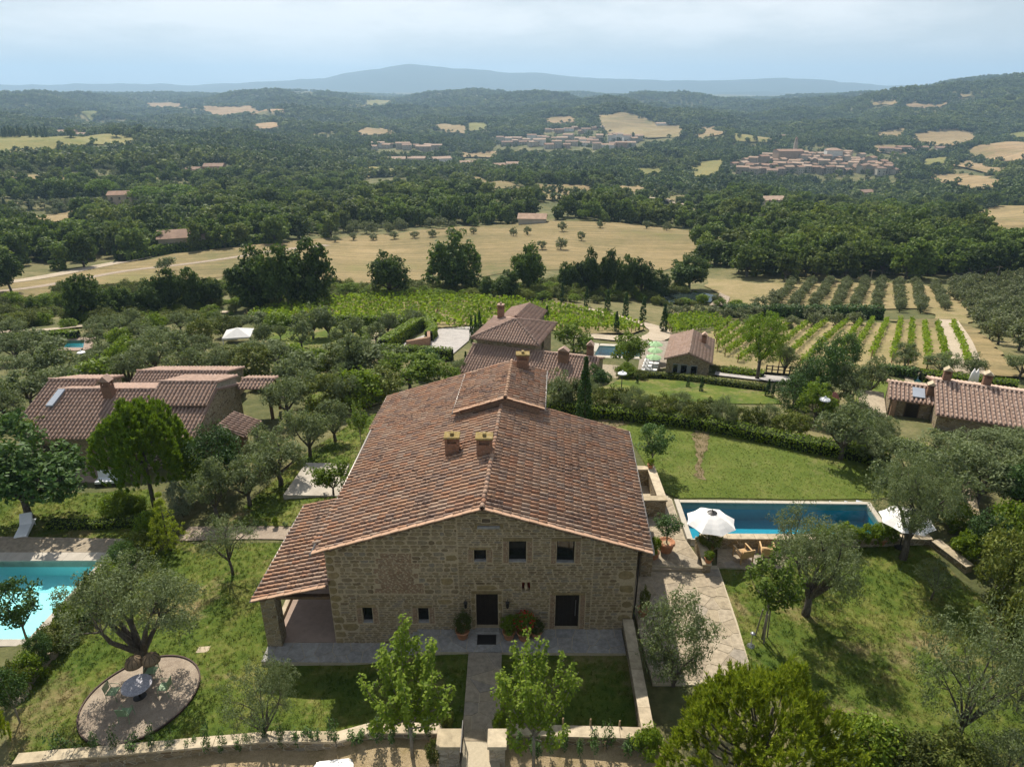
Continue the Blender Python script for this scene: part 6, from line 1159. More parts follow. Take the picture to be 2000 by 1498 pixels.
# green parasols and loungers beside it
for i, (px_, py_) in enumerate(((1281, 667), (1280, 679), (1277, 692))): q = atz(px_, py_, -3.7); parasol('parasol', (q.x, q.y, -6.3), 0.98, 2.6, MT['green_canvas'], ('farthest', 'middle', 'nearest')[i] + ' of the three mint green parasols beside the pool house', 'mint green parasols', pitch=0.2, vent=True)
for i, (px_, py_) in enumerate(((1274, 703), (1272, 709), (1270, 715), (1268, 721))): q = atz(px_, py_, -5.7); lounger((q.x, q.y, -6.05), math.pi / 2 - 0.3, f'white sun lounger below the green parasols, {ordinal(3 - i)} from the near end', 'white loungers at the villa pool', 0.95)
flat('pool_terrace', Z([(1245, 728), (1300, 728), (1310, 668), (1255, 664)], -6.2), -7.6, -6.12, MT['flag'])
flat('pool_terrace', Z([(1160, 750), (1215, 740), (1218, 716), (1165, 712)], -5.6), -7.0, -5.5, MT['flag'])
# car park, retaining wall, fence, white tent, stepping stones
drape('car_park', gpoly([(775, 702), (870, 706), (915, 668), (926, 640), (870, 640), (790, 672)]), MT['greygravel'], 0.12, 1.5)
box_wall('boundary_wall', [tuple(atz(*p, -7.2)[:2]) for p in ((795, 684), (838, 676), (838, 664))], 0.4, -9.5, -5.9, 'plain tan stone wall behind the hedge of the gravel car park', mat='brickwall', cap=None)
p = gp(468, 668); tn = thing('white_tent', 'white square canvas gazebo among the left olives', 'gazebo', p, 0.2); hh = aty(463, 640, p.y).z - p.z; s = 1.75
for x in (-s, s):
    for y in (-s, s): B().box(x - .05, x + .05, y - .05, y + .05, 0, hh * .62).part('post', MT['white_paint'], tn)
B().add([(-s - .1, -s - .1, hh * .6), (s + .1, -s - .1, hh * .6), (s + .1, s + .1, hh * .6), (-s - .1, s + .1, hh * .6), (0, 0, hh)] + [(-s - .1, -s - .1, hh * .5), (s + .1, -s - .1, hh * .5), (s + .1, s + .1, hh * .5), (-s - .1, s + .1, hh * .5)], [(0, 1, 4), (1, 2, 4), (2, 3, 4), (3, 0, 4), (0, 5, 6, 1), (1, 6, 7, 2), (2, 7, 8, 3), (3, 8, 5, 0)]).part('canopy', plain('tent_canvas', (0.58, 0.57, 0.55), 0.85, 0.1, 0.06, 2), tn)
ssp = [gp(724 + 2.2 * math.sin(i * 1.3) + i * 1.3, 690 - i * 4.6) for i in range(10)]; sg = thing('stepping_stones', 'line of pale stepping stones curving through the grass left of the car park', 'stepping stones', ssp[0])
for p in ssp: B().bev(p.x - 0.7, p.x + 0.7, p.y - 0.28, p.y + 0.28, p.z - 0.1, p.z + 0.16, 0.02).part('stone', MT['flag'], sg, world=True)
fp = [gp(1495, 733), gp(1552, 738)]; fn = thing('wooden_fence', 'dark wooden rail fence near the stone pine', 'fence', fp[0])
for i in range(6): q = fp[0].lerp(fp[1], i / 5); B().box(q.x - .06, q.x + .06, q.y - .06, q.y + .06, q.z - .1, q.z + 1.3).part('post', MT['wood_dark'], fn, world=True)
for z in (0.4, 0.8, 1.2): B().tube([tuple(fp[0] + Vector((0, -.08, z))), tuple(fp[1] + Vector((0, -.08, z)))], 0.06, 6).part('rail', MT['wood_dark'], fn, world=True)
drape('drive', gpoly([(1395, 735), (1480, 745), (1565, 752), (1560, 738), (1480, 734), (1400, 722)]), MT['greygravel'], 0.15, 1.2)
# ------------------------------------------------------------------ near and middle planting
V = plant_px
V('olive_big', 290, 1312, 1112, 262, 'old spreading olive tree on the round gravel circle', rz=0.6, variant=0)
V('olive_airy', 522, 1446, 1290, 152, 'small olive tree on the lawn in front of the porch', rz=1.0, variant=0)
V('olive_thin', 455, 1122, 1000, 120, 'sparse pruned olive tree left of the porch roof', rz=2.0, variant=1)
V('pine_near', -25, 1560, 1262, 175, 'bright green pine tree cut by the lower left edge', variant=1)
V('citrus', 58, 1262, 1135, 95, 'small dark-leaved tree in front of the turquoise pool')
V('citrus', 40, 1412, 1310, 70, 'little shrubby tree beside the pine at the lower left edge')
V('fir', 335, 1076, 962, 82, 'young fir tree at the end of the stone path')
V('boxball', 237, 1006, 958, 72, 'large clipped boxwood ball on the left house lawn'); V('boxball', 266, 1000, 966, 48, 'smaller clipped boxwood ball behind the large one')
V('broad', 62, 1015, 838, 235, 'big-leaved dark green tree at the left edge below the left house')
V('pine_umbrella', 302, 992, 784, 182, 'rounded stone pine on a leaning trunk in front of the left house', rz=0.0)
V('bright', 105, 900, 812, 95, 'light leafy tree growing against the left end of the left house roof')
V('laurel', 432, 958, 832, 112, 'tall dark laurel at the right end of the left house'); V('bright', 375, 968, 872, 95, 'yellow-green leafy tree between the stone pine and the dark laurel')
V('greyshrub', 358, 1010, 938, 60, 'pale grey-leaved shrub below the leaning stone pine')
for i, (bx, by, ty, w) in enumerate(((425, 1012, 905, 95), (488, 988, 890, 108), (548, 948, 838, 122), (606, 892, 800, 95), (655, 862, 788, 86), (562, 822, 735, 100), (520, 910, 830, 90))):
    V('olive', bx, by, ty, w, ['olive tree nearest the concrete pad corner on the left slope', 'olive tree left of the concrete pad', 'broad olive tree above the concrete pad', 'olive tree near the young staked tree, left of the roof', 'olive tree close to the back left corner of the farmhouse roof', 'round olive tree standing right of the left house gable', 'olive tree below the tiled porch of the left house'][i])
V('young', 707, 885, 778, 55, 'young bright tree with three props left of the farmhouse roof'); V('bright', 652, 968, 905, 80, 'leafy fig bush beside the concrete pad')
for i in range(11):
    t = i / 10; V(('greenshrub', 'shrub', 'laurel')[i % 3], 300 - 265 * t, 1062 + 300 * t, 1062 + 300 * t - (52 if i % 2 else 66), 56 + 12 * (i % 2), f'{ordinal(i)} shrub from the top of the dense row right of the turquoise pool', group='shrub row by the turquoise pool')
for i in range(9): V('sapling' if i % 3 else 'greenshrub', 425 + i * 19, 1030, 1008 + (i % 3) * 3, 13, f'{ordinal(i)} small plant from the left along the path below the olives', group='small plants along the stone path')
# right hand garden
V('olive_thin', 1547, 1112, 985, 110, 'slim upright olive tree at the patio edge', variant=0, rz=0.4); V('olive_big', 1572, 1200, 1020, 185, 'old olive with a thick dark trunk on the right lawn', rz=3.2, variant=1)
V('young', 1488, 1248, 1062, 135, 'young bright-leaved tree held by three stakes beside the walk', variant=0)
p = gp(1488, 1248)
for i in range(3):
    a = i * 2.1 + 0.4; tag(B().tube([(p.x + math.cos(a) * .35, p.y + math.sin(a) * .35, p.z - .2), (p.x + math.cos(a) * .2, p.y + math.sin(a) * .2, p.z + 1.75)], 0.035, 7).part('tree_stake', MT['palebark']), 'round grey stake propping the young tree, ' + ('rear right', 'left', 'front')[i] + ' one', 'stake', 'stakes of the young tree')
V('olive_big', 1762, 1092, 890, 165, 'olive tree with forked trunk in front of the half hidden parasol', rz=1.3, variant=2); V('olive_thin', 1818, 1172, 1098, 85, 'small thin olive beside the short rough wall', variant=1)
V('olive_airy', 1868, 1448, 1175, 235, 'wide airy olive at the lower right with dark forked stems', rz=0.2, variant=0); V('olive_airy', 1985, 1390, 1262, 100, 'olive tree cut by the right edge'); V('olive_bush', 1315, 1338, 1165, 150, 'rounded silvery olive bush against the side wall')
V('pine_near', 1455, 1640, 1330, 400, 'big bright green pine at the bottom right of the farmhouse', variant=0, rz=0.8)
for i, (k_, bx, by, ty, w) in enumerate((('greenshrub', 1690, 1480, 1412, 130), ('shrub', 1770, 1500, 1430, 110), ('greyshrub', 1620, 1520, 1440, 120), ('shrub', 1850, 1530, 1450, 140), ('olive_bush', 1950, 1540, 1430, 130), ('greenshrub', 1265, 1480, 1420, 70))): V(k_, bx, by, ty, w, f'shrub at the bottom right edge, {ordinal(i)} counted rightwards from the big pine' if i < 5 else 'green shrub at the outer corner of the side wall')
for i, (k_, bx, by, ty, w) in enumerate((('shrub', 1945, 1150, 1030, 110), ('shrub', 1970, 1215, 1070, 120), ('shrub', 1990, 1290, 1120, 120), ('laurel', 1915, 1085, 1000, 80), ('greenshrub', 1960, 1075, 985, 90), ('broad', 1985, 1010, 900, 110), ('greenshrub', 1868, 1040, 985, 70), ('greenshrub', 1880, 1090, 1040, 60))): V(k_, bx, by, ty, w, ['beige-green hedge shrub below the white flowers at the right edge', 'tall beige-green hedge shrub at the right edge', 'lowest beige-green hedge shrub at the right edge', 'dark shrub left of the white flowering bush', 'leafy shrub above the white flowering bush', 'fig tree at the right edge beside the rough wall', 'green shrub behind the second white parasol', 'green shrub right of the short rough wall'][i])
wf = V('greenshrub', 1928, 1078, 1015, 75, 'bush full of white flowers near the right edge', cat='flower bush'); rg = np.random.default_rng(3); v, f = leaf_arrays(np.array([0, 0, 1.0]) + sph(260, rg) * [1.15, 1.15, 0.85] * rg.uniform(.8, 1.05, (260, 1)), sph(260, rg) + [0, -.4, .8], 0.16, 0.15, rg); part('flowers', mesh('flowers', v, f, MT['flower_white']), wf)
V('citrus', 1272, 916, 830, 76, 'round lemon tree on the lawn beside the stone enclosure'); V('olive', 1640, 897, 788, 118, 'lone olive tree on the mown lawn', rz=1.1, variant=1); V('cypress', 1139, 834, 698, 32, 'tall single cypress on the lawn behind the farmhouse'); V('olive', 1092, 800, 722, 84, 'olive tree just behind the raised roof block', variant=2)
for i in range(7): q = atz(1600 + i * 22, 1040, 0.7); plant('greenshrub', (q.x, 33.35 + random.uniform(-.1, .1), 0.2), f'yellow-green climbing vine on the pool wall, {ordinal(i)} tuft from the left', scale=(0.62, 0.5, 0.62 + 0.12 * (i % 3)), group='vine on the pool wall', cat='vine')
for i, (bx, by, ty, w) in enumerate(sorted(((1775, 945, 866, 120), (1850, 935, 852, 130), (1935, 925, 852, 135), (2000, 915, 850, 110), (1745, 1000, 885, 125), (1825, 1010, 890, 145), (1905, 985, 880, 140), (1975, 985, 865, 120), (1700, 905, 848, 84), (1880, 890, 838, 90), (1960, 885, 838, 100)))):
    V('olive', bx, by, ty, w, f'{ordinal(i)} olive from the left in the thick grove before the right house', group='olives before the right house')
# the young trees in front
V('mulberry', 805, 1478, 1232, 250, 'young mulberry tree with bright leaf tufts left of the front walk', variant=0, rz=0.2); V('mulberry', 1042, 1500, 1218, 225, 'young mulberry tree with bright leaf tufts right of the front walk', variant=1, rz=1.4)
for i, x in enumerate(list(range(120, 860, 36)) + list(range(1010, 1260, 30))):
    y = 1478 - (x - 120) * 0.052 if x < 900 else 1462 + (i % 3) * 6
    V('sapling', x + random.uniform(-6, 6), y + random.uniform(0, 10), y - random.uniform(38, 66), random.uniform(22, 40), f'small hedge sapling, {ordinal(i)} from the left along the front wall', group='saplings along the front wall')
V('shrub', 873, 1425, 1385, 34, 'low rosemary tuft just inside the left gate pier'); V('greenshrub', 976, 1430, 1388, 34, 'low green tuft just inside the right gate pier'); V('shrub', 850, 1490, 1448, 40, 'dry grassy tuft on the bank left of the gate')
# belt of shrubs behind the lawn hedge
for i in range(17):
    x = 1092 + i * 29; y = 786 + (x - 1092) * 0.135; V(('shrub', 'shrub', 'olive_bush')[i % 3], x, y + 8 * (i % 2), y - 38 - 8 * (i % 3), 56, f'{ordinal(i)} shrub from the left in the mixed belt behind the lawn hedge', group='mixed shrubs behind the lawn hedge')
for i, (k_, bx, by, ty, w, l) in enumerate((('laurel', 1600, 790, 668, 95, 'tall dark evergreen between the shrub belt and the vine rows'), ('laurel', 1570, 800, 705, 75, 'dark evergreen left of the tallest one by the vine rows'), ('laurel', 1640, 745, 648, 70, 'dark evergreen clump behind the tall one by the vine rows'), ('laurel', 1545, 815, 730, 70, 'lower dark evergreen at the left end of the clump'), ('bright', 1590, 830, 745, 75, 'bright leafy tree beside the red dish lamp'),
    ('olive', 1655, 800, 715, 80, 'olive tree right of the dark evergreen clump'), ('olive', 1695, 780, 700, 70, 'olive tree behind the little lawn of the right house'), ('olive', 1665, 848, 765, 85, 'olive tree between red dish and right house lawn'), ('olive_bush', 1690, 880, 815, 80, 'olive bush beside the lone lawn olive'), ('olive', 1725, 865, 815, 60, 'olive tree in front of the small tiled annex of the right house'),
    ('olive', 1765, 720, 672, 60, 'olive tree between vine rows and right house pool'), ('olive', 1835, 732, 690, 70, 'olive tree above the hedge of the right house pool'), ('olive', 1895, 735, 688, 60, 'olive tree right of the dirt track end'), ('olive', 1990, 740, 690, 70, 'olive tree at the right edge above the right house'), ('pine_round', 1478, 742, 612, 98, 'round-headed stone pine beside the wooden fence'), ('olive', 1530, 735, 672, 55, 'olive tree close behind the stone pine'),
    ('bright', 1226, 722, 652, 80, 'spreading bright tree beside the villa pool'), ('bright', 1120, 690, 632, 82, 'spreading bright tree behind the villa wing'), ('bright', 800, 760, 690, 120, 'yellow-green leafy tree left of the farmhouse ridge'), ('bright', 860, 762, 700, 85, 'yellow-green shrubby tree next to the raised roof'), ('laurel', 838, 740, 680, 60, 'dark leafy tree behind the yellow-green one'), ('olive', 905, 745, 700, 60, 'grey-green bush against the villa wing'), ('broad', 1168, 760, 715, 50, 'small leafy tree right of the villa wing'))): V(k_, bx, by, ty, w, l)
# olives of the middle grove, in bands from front to back
BANDS = [('front', [(150, 778), (205, 772), (262, 765), (600, 785), (668, 800), (700, 790), (740, 778), (640, 800), (575, 760), (690, 740), (20, 820), (60, 790)], 92, 95), ('second', [(60, 745), (120, 735), (185, 742), (245, 735), (310, 735), (372, 745), (430, 735), (505, 735), (545, 722), (590, 742), (630, 728), (668, 735), (712, 730), (745, 735)], 80, 85),
         ('third', [(40, 705), (90, 700), (200, 708), (255, 702), (300, 700), (350, 705), (395, 700), (440, 706), (490, 700), (530, 695), (575, 708), (620, 712), (655, 700), (700, 712)], 62, 72), ('fourth', [(20, 672), (75, 685), (190, 672), (235, 676), (275, 670), (315, 676), (360, 672), (400, 668), (430, 680), (510, 670), (545, 662)], 50, 62), ('back', [(185, 648), (225, 652), (265, 645), (310, 650), (350, 645), (392, 650), (430, 642), (470, 645), (505, 640), (540, 640), (450, 655)], 40, 54)]
for bn, L, h, w in BANDS:
    L = [(x, y) for x, y in L if not (bn in ('fourth', 'back') and 425 < x and y > 655)]
    for i, (x, y) in enumerate(sorted(L)):
        hf = (0.55 if bn == 'third' else 0.75) if x > 420 and bn in ('second', 'third') else 0.9
        V(('olive', 'olive_mid', 'olive', 'shrub')[i % 4] if i % 7 != 3 else 'greenshrub', x + random.uniform(-6, 6), y + 4, y - h * hf * random.uniform(0.75, 1.1), w * random.uniform(0.8, 1.2), f'{ordinal(i)} tree from the left in the {bn} band of the left olive grove', group=f'{bn} band of the left grove')
for i, (x, y, h, w) in enumerate(((612, 662, 66, 70), (642, 660, 62, 62), (590, 680, 52, 55), (549, 665, 34, 26), (515, 682, 50, 48), (670, 685, 48, 50), (690, 660, 44, 50), (758, 655, 45, 52), (735, 672, 42, 46), (810, 640, 40, 46))):
    V('olive_mid', x, y, y - h, w, ['big olive left of a pair on the grassy clearing', 'big olive right of a pair on the grassy clearing', 'leaning olive in front of the big pair', 'tiny olive alone on the grassy clearing', 'olive at the left edge of the grassy clearing', 'twisted olive beside the curved hedge', 'olive behind the twisted one on the clearing', 'olive above the stepping stones', 'small olive beside the stepping stones', 'olive between car park and vineyard'][i])
# cypresses
for i, (x, b_, t_, w, l) in enumerate(((1098, 590, 553, 9, 'first cypress from the left along the white drive'), (1145, 598, 560, 10, 'second cypress from the left along the white drive'), (1186, 609, 566, 12, 'third cypress from the left along the white drive'), (1221, 619, 571, 13, 'fourth cypress from the left along the white drive'), (1255, 627, 580, 13, 'fifth cypress from the left along the white drive'), (1295, 650, 593, 15, 'last and nearest cypress along the white drive'),
    (1203, 652, 608, 12, 'cypress between the white drive and the villa pool'), (1068, 630, 597, 10, 'cypress just behind the right side of the tower villa'), (921, 668, 617, 9, 'left of three slim cypresses beside the tower villa'), (929, 662, 615, 8, 'middle of three slim cypresses beside the tower villa'), (937, 655, 606, 10, 'right of three slim cypresses beside the tower villa'), (958, 618, 600, 7, 'cypress tip behind the tower villa chimney'), (1369, 765, 735, 9, 'small cypress on the villa lawn nearer the stone pine'), (1343, 757, 734, 7, 'small cypress on the villa lawn below the pool house'), (1244, 750, 731, 6, 'tiny cypress on the villa lawn by the lamp'), (910, 720, 686, 9, 'small cypress left of the villa wing'), (936, 722, 695, 7, 'small cypress against the villa wing'), (1498, 775, 740, 10, 'dark little cypress at the right end of the villa lawn'), (1508, 778, 748, 8, 'second little cypress at the right end of the villa lawn'), (738, 700, 676, 7, 'tiny cypress at the foot of the stepping stones'))):
    V('cypress_mid', x, b_, t_, w, l)
# hedges
HG = hedge
HG('laurel_hedge', gpoly([(1062, 806), (1150, 812), (1250, 823), (1330, 832), (1400, 843), (1500, 864), (1600, 884), (1700, 904), (1735, 915)]), 1.3, 1.0, 'long curved laurel hedge round the mown lawn', dens=80, L=0.17)
HG('laurel_hedge', gpoly([(1640, 858), (1700, 866), (1760, 882), (1815, 900)]), 1.1, 1.0, 'short golden-topped hedge behind the lone lawn olive', dens=60, L=0.18)
HG('clipped_hedge', gpoly([(745, 694), (800, 698), (860, 702), (884, 704)]), 1.2, 1.5, 'clipped hedge in front of the gravel car park', dens=40, L=0.26); HG('clipped_hedge', gpoly([(748, 690), (775, 672), (800, 655), (822, 642)]), 1.4, 1.9, 'clipped hedge rising left of the gravel car park', dens=40, L=0.28); HG('clipped_hedge', gpoly([(838, 668), (846, 655), (830, 640)]), 1.2, 1.6, 'short clipped hedge behind the tan wall', dens=40, L=0.28)
HG('clipped_hedge', gpoly([(700, 690), (715, 676), (712, 658), (694, 645)]), 1.0, 0.9, 'low hedge curving beside the stepping stones', dens=40, L=0.26); HG('clipped_hedge', gpoly([(600, 640), (690, 634), (800, 640), (850, 636)]), 1.4, 1.5, 'dark hedge along the near edge of the big vineyard', dens=30, L=0.34); HG('clipped_hedge', gpoly([(506, 640), (560, 636), (585, 640)]), 1.2, 1.3, 'short hedge left of the grassy clearing', dens=30, L=0.34)
HG('dense_hedge', gpoly([(1410, 618), (1500, 620), (1600, 622), (1722, 624)]), 2.0, 2.2, 'dark thick hedge between olive rows and vine rows', MT['glossy'], dens=22, L=0.5, wob=0.2); HG('clipped_hedge', gpoly([(1798, 742), (1860, 748), (1930, 756), (1985, 764)]), 1.4, 1.0, 'clipped hedge behind the right house pool', dens=45, L=0.24); HG('clipped_hedge', gpoly([(1712, 728), (1760, 734), (1790, 738)]), 1.2, 1.0, 'dark hedge left of the right house pool', MT['glossy'], dens=45, L=0.24)
HG('lavender_border', gpoly([(1240, 738), (1300, 740), (1400, 752), (1500, 765)]), 0.9, 0.7, 'low herb border along the back of the villa lawn', MT['shrub'], dens=60, L=0.2, cat='border'); HG('clipped_hedge', gpoly([(1408, 728), (1450, 733), (1490, 738)]), 1.6, 0.7, 'low green hedge between pool house and stone pine', dens=40, L=0.25)
HG('field_hedge', gpoly([(238, 512), (300, 500), (360, 490), (440, 482), (548, 474)]), 3.0, 2.6, 'long hedge along the upper edge of the pale field at left', MT['bright'], dens=9, L=0.9, wob=0.3); HG('clipped_hedge', gpoly([(100, 1030), (200, 1030), (292, 1022)]), 0.9, 0.6, 'low hedge along the left house lawn above the pool', dens=110, L=0.13); HG('clipped_hedge', gpoly([(0, 668), (60, 665), (155, 660)]), 1.2, 1.1, 'hedge behind the small distant pool at left', dens=30, L=0.32)
for i in range(8): V('shrub', 1395 + i * 9, 726 + i * 1.3, 712 + i * 1.3, 13, f'{ordinal(i)} lavender clump from the pool house along the gravel drive', group='lavender clumps by the pool house', cat='lavender')
# box clump and shrubs by the villa
V('boxball', 1222, 738, 708, 46, 'dark clipped shrub under the bright tree by the villa pool'); V('shrub', 1250, 742, 722, 30, 'flowering shrub right of the dark clipped one')
for i, (x, y, w) in enumerate(((460, 768, 46), (505, 762, 40), (610, 758, 46), (470, 752, 36))): V('boxball', x, y, y - 26, w, f'clipped mound shrub behind the left house, {ordinal(i)} of four', group='clipped mounds behind the left house')
# ------------------------------------------------------------------ fields, roads, vineyards, groves
FIELDS = []; VIS = []        # ground kept open; the same as seen in the picture
def field(name, pts, mat, off=0.1, **kw):
    p = gpoly(pts); FIELDS.append(p); VIS.append(pts); c_ = np.mean(np.array(p), 0); return drape(name, p, MT[mat], off, rag=float(np.hypot(*c_)) * 0.004, **kw)
field('dry_field', [(-40, 588), (60, 590), (150, 560), (260, 552), (380, 548), (450, 540), (540, 560), (660, 560), (700, 556), (740, 552), (850, 548), (960, 540), (1010, 530), (1100, 528), (1220, 522), (1300, 530), (1340, 512), (1368, 480), (1380, 455), (1290, 444), (1230, 438), (1150, 434), (1060, 434), (960, 440), (880, 446), (780, 456), (700, 462), (620, 466), (548, 476), (440, 486), (360, 494), (240, 516), (120, 534), (-40, 552)], 'dry', 0.05)
field('dry_field', [(1375, 560), (1400, 575), (1420, 600), (1720, 606), (1800, 604), (1830, 625), (1890, 640), (1900, 600), (1850, 570), (1790, 556), (1600, 553), (1480, 556), (1390, 545)], 'dryrow', 0.15)
field('dry_field', [(1290, 690), (1420, 640), (1480, 628), (1620, 632), (1740, 634), (1850, 628), (1880, 650), (1905, 720), (1860, 735), (1760, 725), (1600, 735), (1400, 720)], 'dryrow', 0.2)
field('dry_field', [(1730, 628), (1850, 626), (1900, 640), (1960, 700), (2050, 720), (2050, 745), (1905, 735), (1868, 650)], 'dry', 0.25)
field('dry_field', [(-40, 436), (60, 425), (150, 412), (268, 404), (275, 414), (200, 422), (140, 432), (60, 444)], 'farfield', 0.5)
field('meadow', [(-40, 300), (60, 302), (120, 290), (200, 284), (285, 274), (240, 268), (120, 266), (40, 268), (-40, 274)], 'greenfield', 0.5)
field('dry_field', [(880, 338), (935, 348), (1000, 360), (1040, 372), (1130, 384), (1130, 396), (1060, 392), (980, 380), (905, 352)], 'dry', 0.6)
field('dry_field', [(1035, 360), (1130, 362), (1170, 372), (1150, 392), (1090, 382)], 'farfield', 0.6)
field('dry_field', [(1850, 425), (1920, 410), (2040, 402), (2040, 455), (1960, 452), (1900, 440)], 'farfield', 0.5)
field('dry_field', [(1270, 385), (1340, 382), (1390, 392), (1380, 400), (1300, 396)], 'dry', 0.6)
for pts, m in (([(1165, 228), (1215, 220), (1335, 248), (1330, 270), (1260, 272), (1185, 262)], 'farfield'), ([(1362, 252), (1395, 250), (1420, 262), (1370, 278)], 'farfield'), ([(690, 262), (740, 252), (775, 258), (765, 266), (705, 267)], 'farfield'), ([(838, 250), (865, 244), (920, 254), (905, 262), (870, 260)], 'farfield'), ([(905, 244), (950, 240), (958, 254), (915, 258)], 'greenfield'), ([(680, 210), (720, 198), (788, 194), (760, 202), (700, 210)], 'greenfield'), ([(275, 202), (350, 205), (420, 210), (490, 208), (560, 226), (500, 222), (400, 214), (290, 207)], 'farfield'),
               ([(1705, 285), (1790, 290), (1770, 304), (1715, 300)], 'farfield'), ([(1775, 265), (1900, 262), (1910, 275), (1840, 292), (1790, 278)], 'farfield'), ([(1885, 300), (2040, 280), (2040, 318), (1950, 318)], 'farfield'), ([(1790, 315), (1860, 308), (1850, 322), (1800, 326)], 'greenfield'), ([(1850, 325), (1890, 308), (1975, 332), (1930, 342)], 'farfield'), ([(1815, 345), (1900, 342), (1975, 372), (1900, 372), (1840, 360)], 'farfield'), ([(1690, 205), (1755, 198), (1750, 206), (1700, 210)], 'farfield'), ([(1765, 206), (1850, 200), (1850, 210), (1780, 214)], 'farfield'), ([(1870, 188), (1905, 182), (1900, 192), (1875, 196)], 'farfield'), ([(1380, 318), (1420, 312), (1400, 345), (1350, 350), (1345, 330)], 'greenfield'), ([(550, 178), (600, 175), (640, 178), (590, 182)], 'farfield'), ([(1470, 268), (1500, 262), (1525, 275), (1490, 278)], 'farfield'), ([(895, 300), (975, 298), (975, 310), (905, 310)], 'farfield'), ([(0, 354), (60, 347), (130, 349), (125, 358), (0, 363)], 'farfield'), ([(700, 337), (775, 333), (778, 348), (715, 350)], 'greenfield'), ([(1180, 363), (1240, 361), (1290, 378), (1230, 382)], 'farfield'), ([(640, 319), (722, 315), (726, 320), (645, 325)], 'farfield'), ([(1240, 331), (1290, 327), (1300, 339), (1250, 344)], 'greenfield'), ([(1430, 262), (1520, 272), (1500, 282), (1440, 276)], 'greenfield'), ([(1700, 262), (1760, 255), (1770, 264), (1720, 272)], 'farfield'), ([(1960, 262), (2040, 252), (2040, 266), (1975, 272)], 'greenfield'), ([(1050, 235), (1110, 228), (1130, 238), (1075, 244)], 'farfield'), ([(150, 232), (230, 226), (260, 232), (180, 240)], 'greenfield'), ([(480, 246), (540, 240), (560, 248), (500, 254)], 'farfield')):
    field('distant_field', pts, m, 1.5)
def road(pts, w, mat='road', off=0.14, name='road'):
    p = [Vector((*gp(*q)[:2], 0)) for q in pts]; p = smooth_pts(p, 5); s = strip(p, w); FIELDS.append(s); VIS.append([(x, y - 3) for x, y in pts] + [(x, y + 3) for x, y in pts[::-1]]); return drape(name, s, MT[mat], off)
road([(-60, 558), (20, 552), (100, 540), (190, 522), (262, 508), (290, 502)], 5.0); road([(-60, 575), (40, 566), (130, 552), (250, 530), (380, 515), (500, 497), (640, 480)], 3.0, name='dirt_track', mat='gravel', off=0.1)
road([(1140, 605), (1170, 612), (1230, 628), (1275, 640), (1290, 652), (1265, 664), (1180, 660), (1100, 655)], 3.4, name='drive'); road([(1850, 628), (1868, 660), (1882, 700), (1892, 728), (1900, 740)], 3.0, 'road', 0.28, 'dirt_track'); road([(905, 335), (940, 348), (990, 352), (1040, 358)], 5, 'road', 1.0); road([(1228, 378), (1260, 388), (1330, 402), (1400, 405)], 5, 'road', 1.0); road([(450, 612), (380, 615), (260, 628), (160, 640), (60, 650), (-40, 652)], 2.0, 'road', 0.25, 'dirt_track')
pw = gpoly([(1272, 590), (1285, 580), (1320, 574), (1370, 574), (1400, 582), (1395, 592), (1340, 594), (1290, 596)]); pzv = min(gz(*p) for p in pw) + 1.1; pz_ = max(gz(*p) for p in pw) + 0.1
o = B().prism([tuple(p) for p in pw][::1], pz_ - 1.5, pz_).part('pond', MT['pond']); o['kind'] = 'structure'; FIELDS.append(pw)
drape('pond_bank', gpoly([(1385, 600), (1400, 586), (1405, 575), (1425, 584), (1420, 600)]), MT['gravel'], 0.4)
# vine rows: a row is one thing of posts, stems and leaves
def vine_row(a, b, label, group, h=1.4, w=0.4, dens=15, L=0.32):
    a, b = Vector(a[:2]), Vector(b[:2]); ln = (b - a).length; rng = np.random.default_rng(int(ln * 100) % 9999); r = thing('vine_row', label, 'vine row', (a.x, a.y, gz(*a)), group=group); n = int(ln * dens * (w + 2 * (h - 0.5)) * 0.75)
    t = rng.uniform(0, 1, n); d = (b - a) / ln; nx = Vector((-d.y, d.x)); x = a.x + (b.x - a.x) * t; y = a.y + (b.y - a.y) * t; z = G(x, y); gapm = np.sin(t * ln * 2.6 + rng.uniform(0, 6)) * 0.12
    o = rng.normal(size=n) * w * 0.42; zz = 0.55 + rng.uniform(0, 1, n) * (h - 0.4 + gapm); P = np.stack([x + nx.x * o, y + nx.y * o, z + zz], 1); v, f = leaf_arrays(P, rng.normal(size=(n, 3)) + [0, 0, 0.8], L, L * 0.8, rng); part('foliage', mesh('vine_row', v, f, MT['vine']), r, True)
    k = max(2, int(ln / 5)); pb = B(); 
    for i in range(k + 1): q = a.lerp(b, i / k); pb.box(q.x - .05, q.x + .05, q.y - .05, q.y + .05, gz(*q) - .1, gz(*q) + h)
    pb.part('posts', MT['stake'], r, world=True); bpy.data.objects[-1] if False else None
    return r
rows = [((1887, 728), (1858, 640)), ((1843, 733), (1828, 642)), ((1808, 727), (1803, 640)), ((1771, 722), (1779, 636)), ((1740, 712), (1757, 634)), ((1700, 705), (1730, 634)), ((1665, 700), (1703, 633)), ((1640, 690), (1680, 636)), ((1560, 722), (1655, 634)), ((1520, 720), (1612, 634)), ((1480, 715), (1585, 632)), ((1440, 712), (1550, 634)), ((1415, 700), (1500, 640)), ((1400, 690), (1470, 640)), ((1398, 675), (1440, 640)), ((1395, 660), (1425, 632))]
for i, (a, b) in enumerate(rows): vine_row(gp(*a), gp(*b), f'{ordinal(i)} vine row from the dirt track, running away over dry ground', 'vine rows right of the stone pine')
for i in range(6): vine_row(gp(1310 - i * 3, 655 - i * 5), gp(1420 - i * 6, 640 - i * 5.4), f'{ordinal(i)} short vine row behind the pool house, counted away from it', 'vine rows behind the pool house', dens=11, L=0.45)
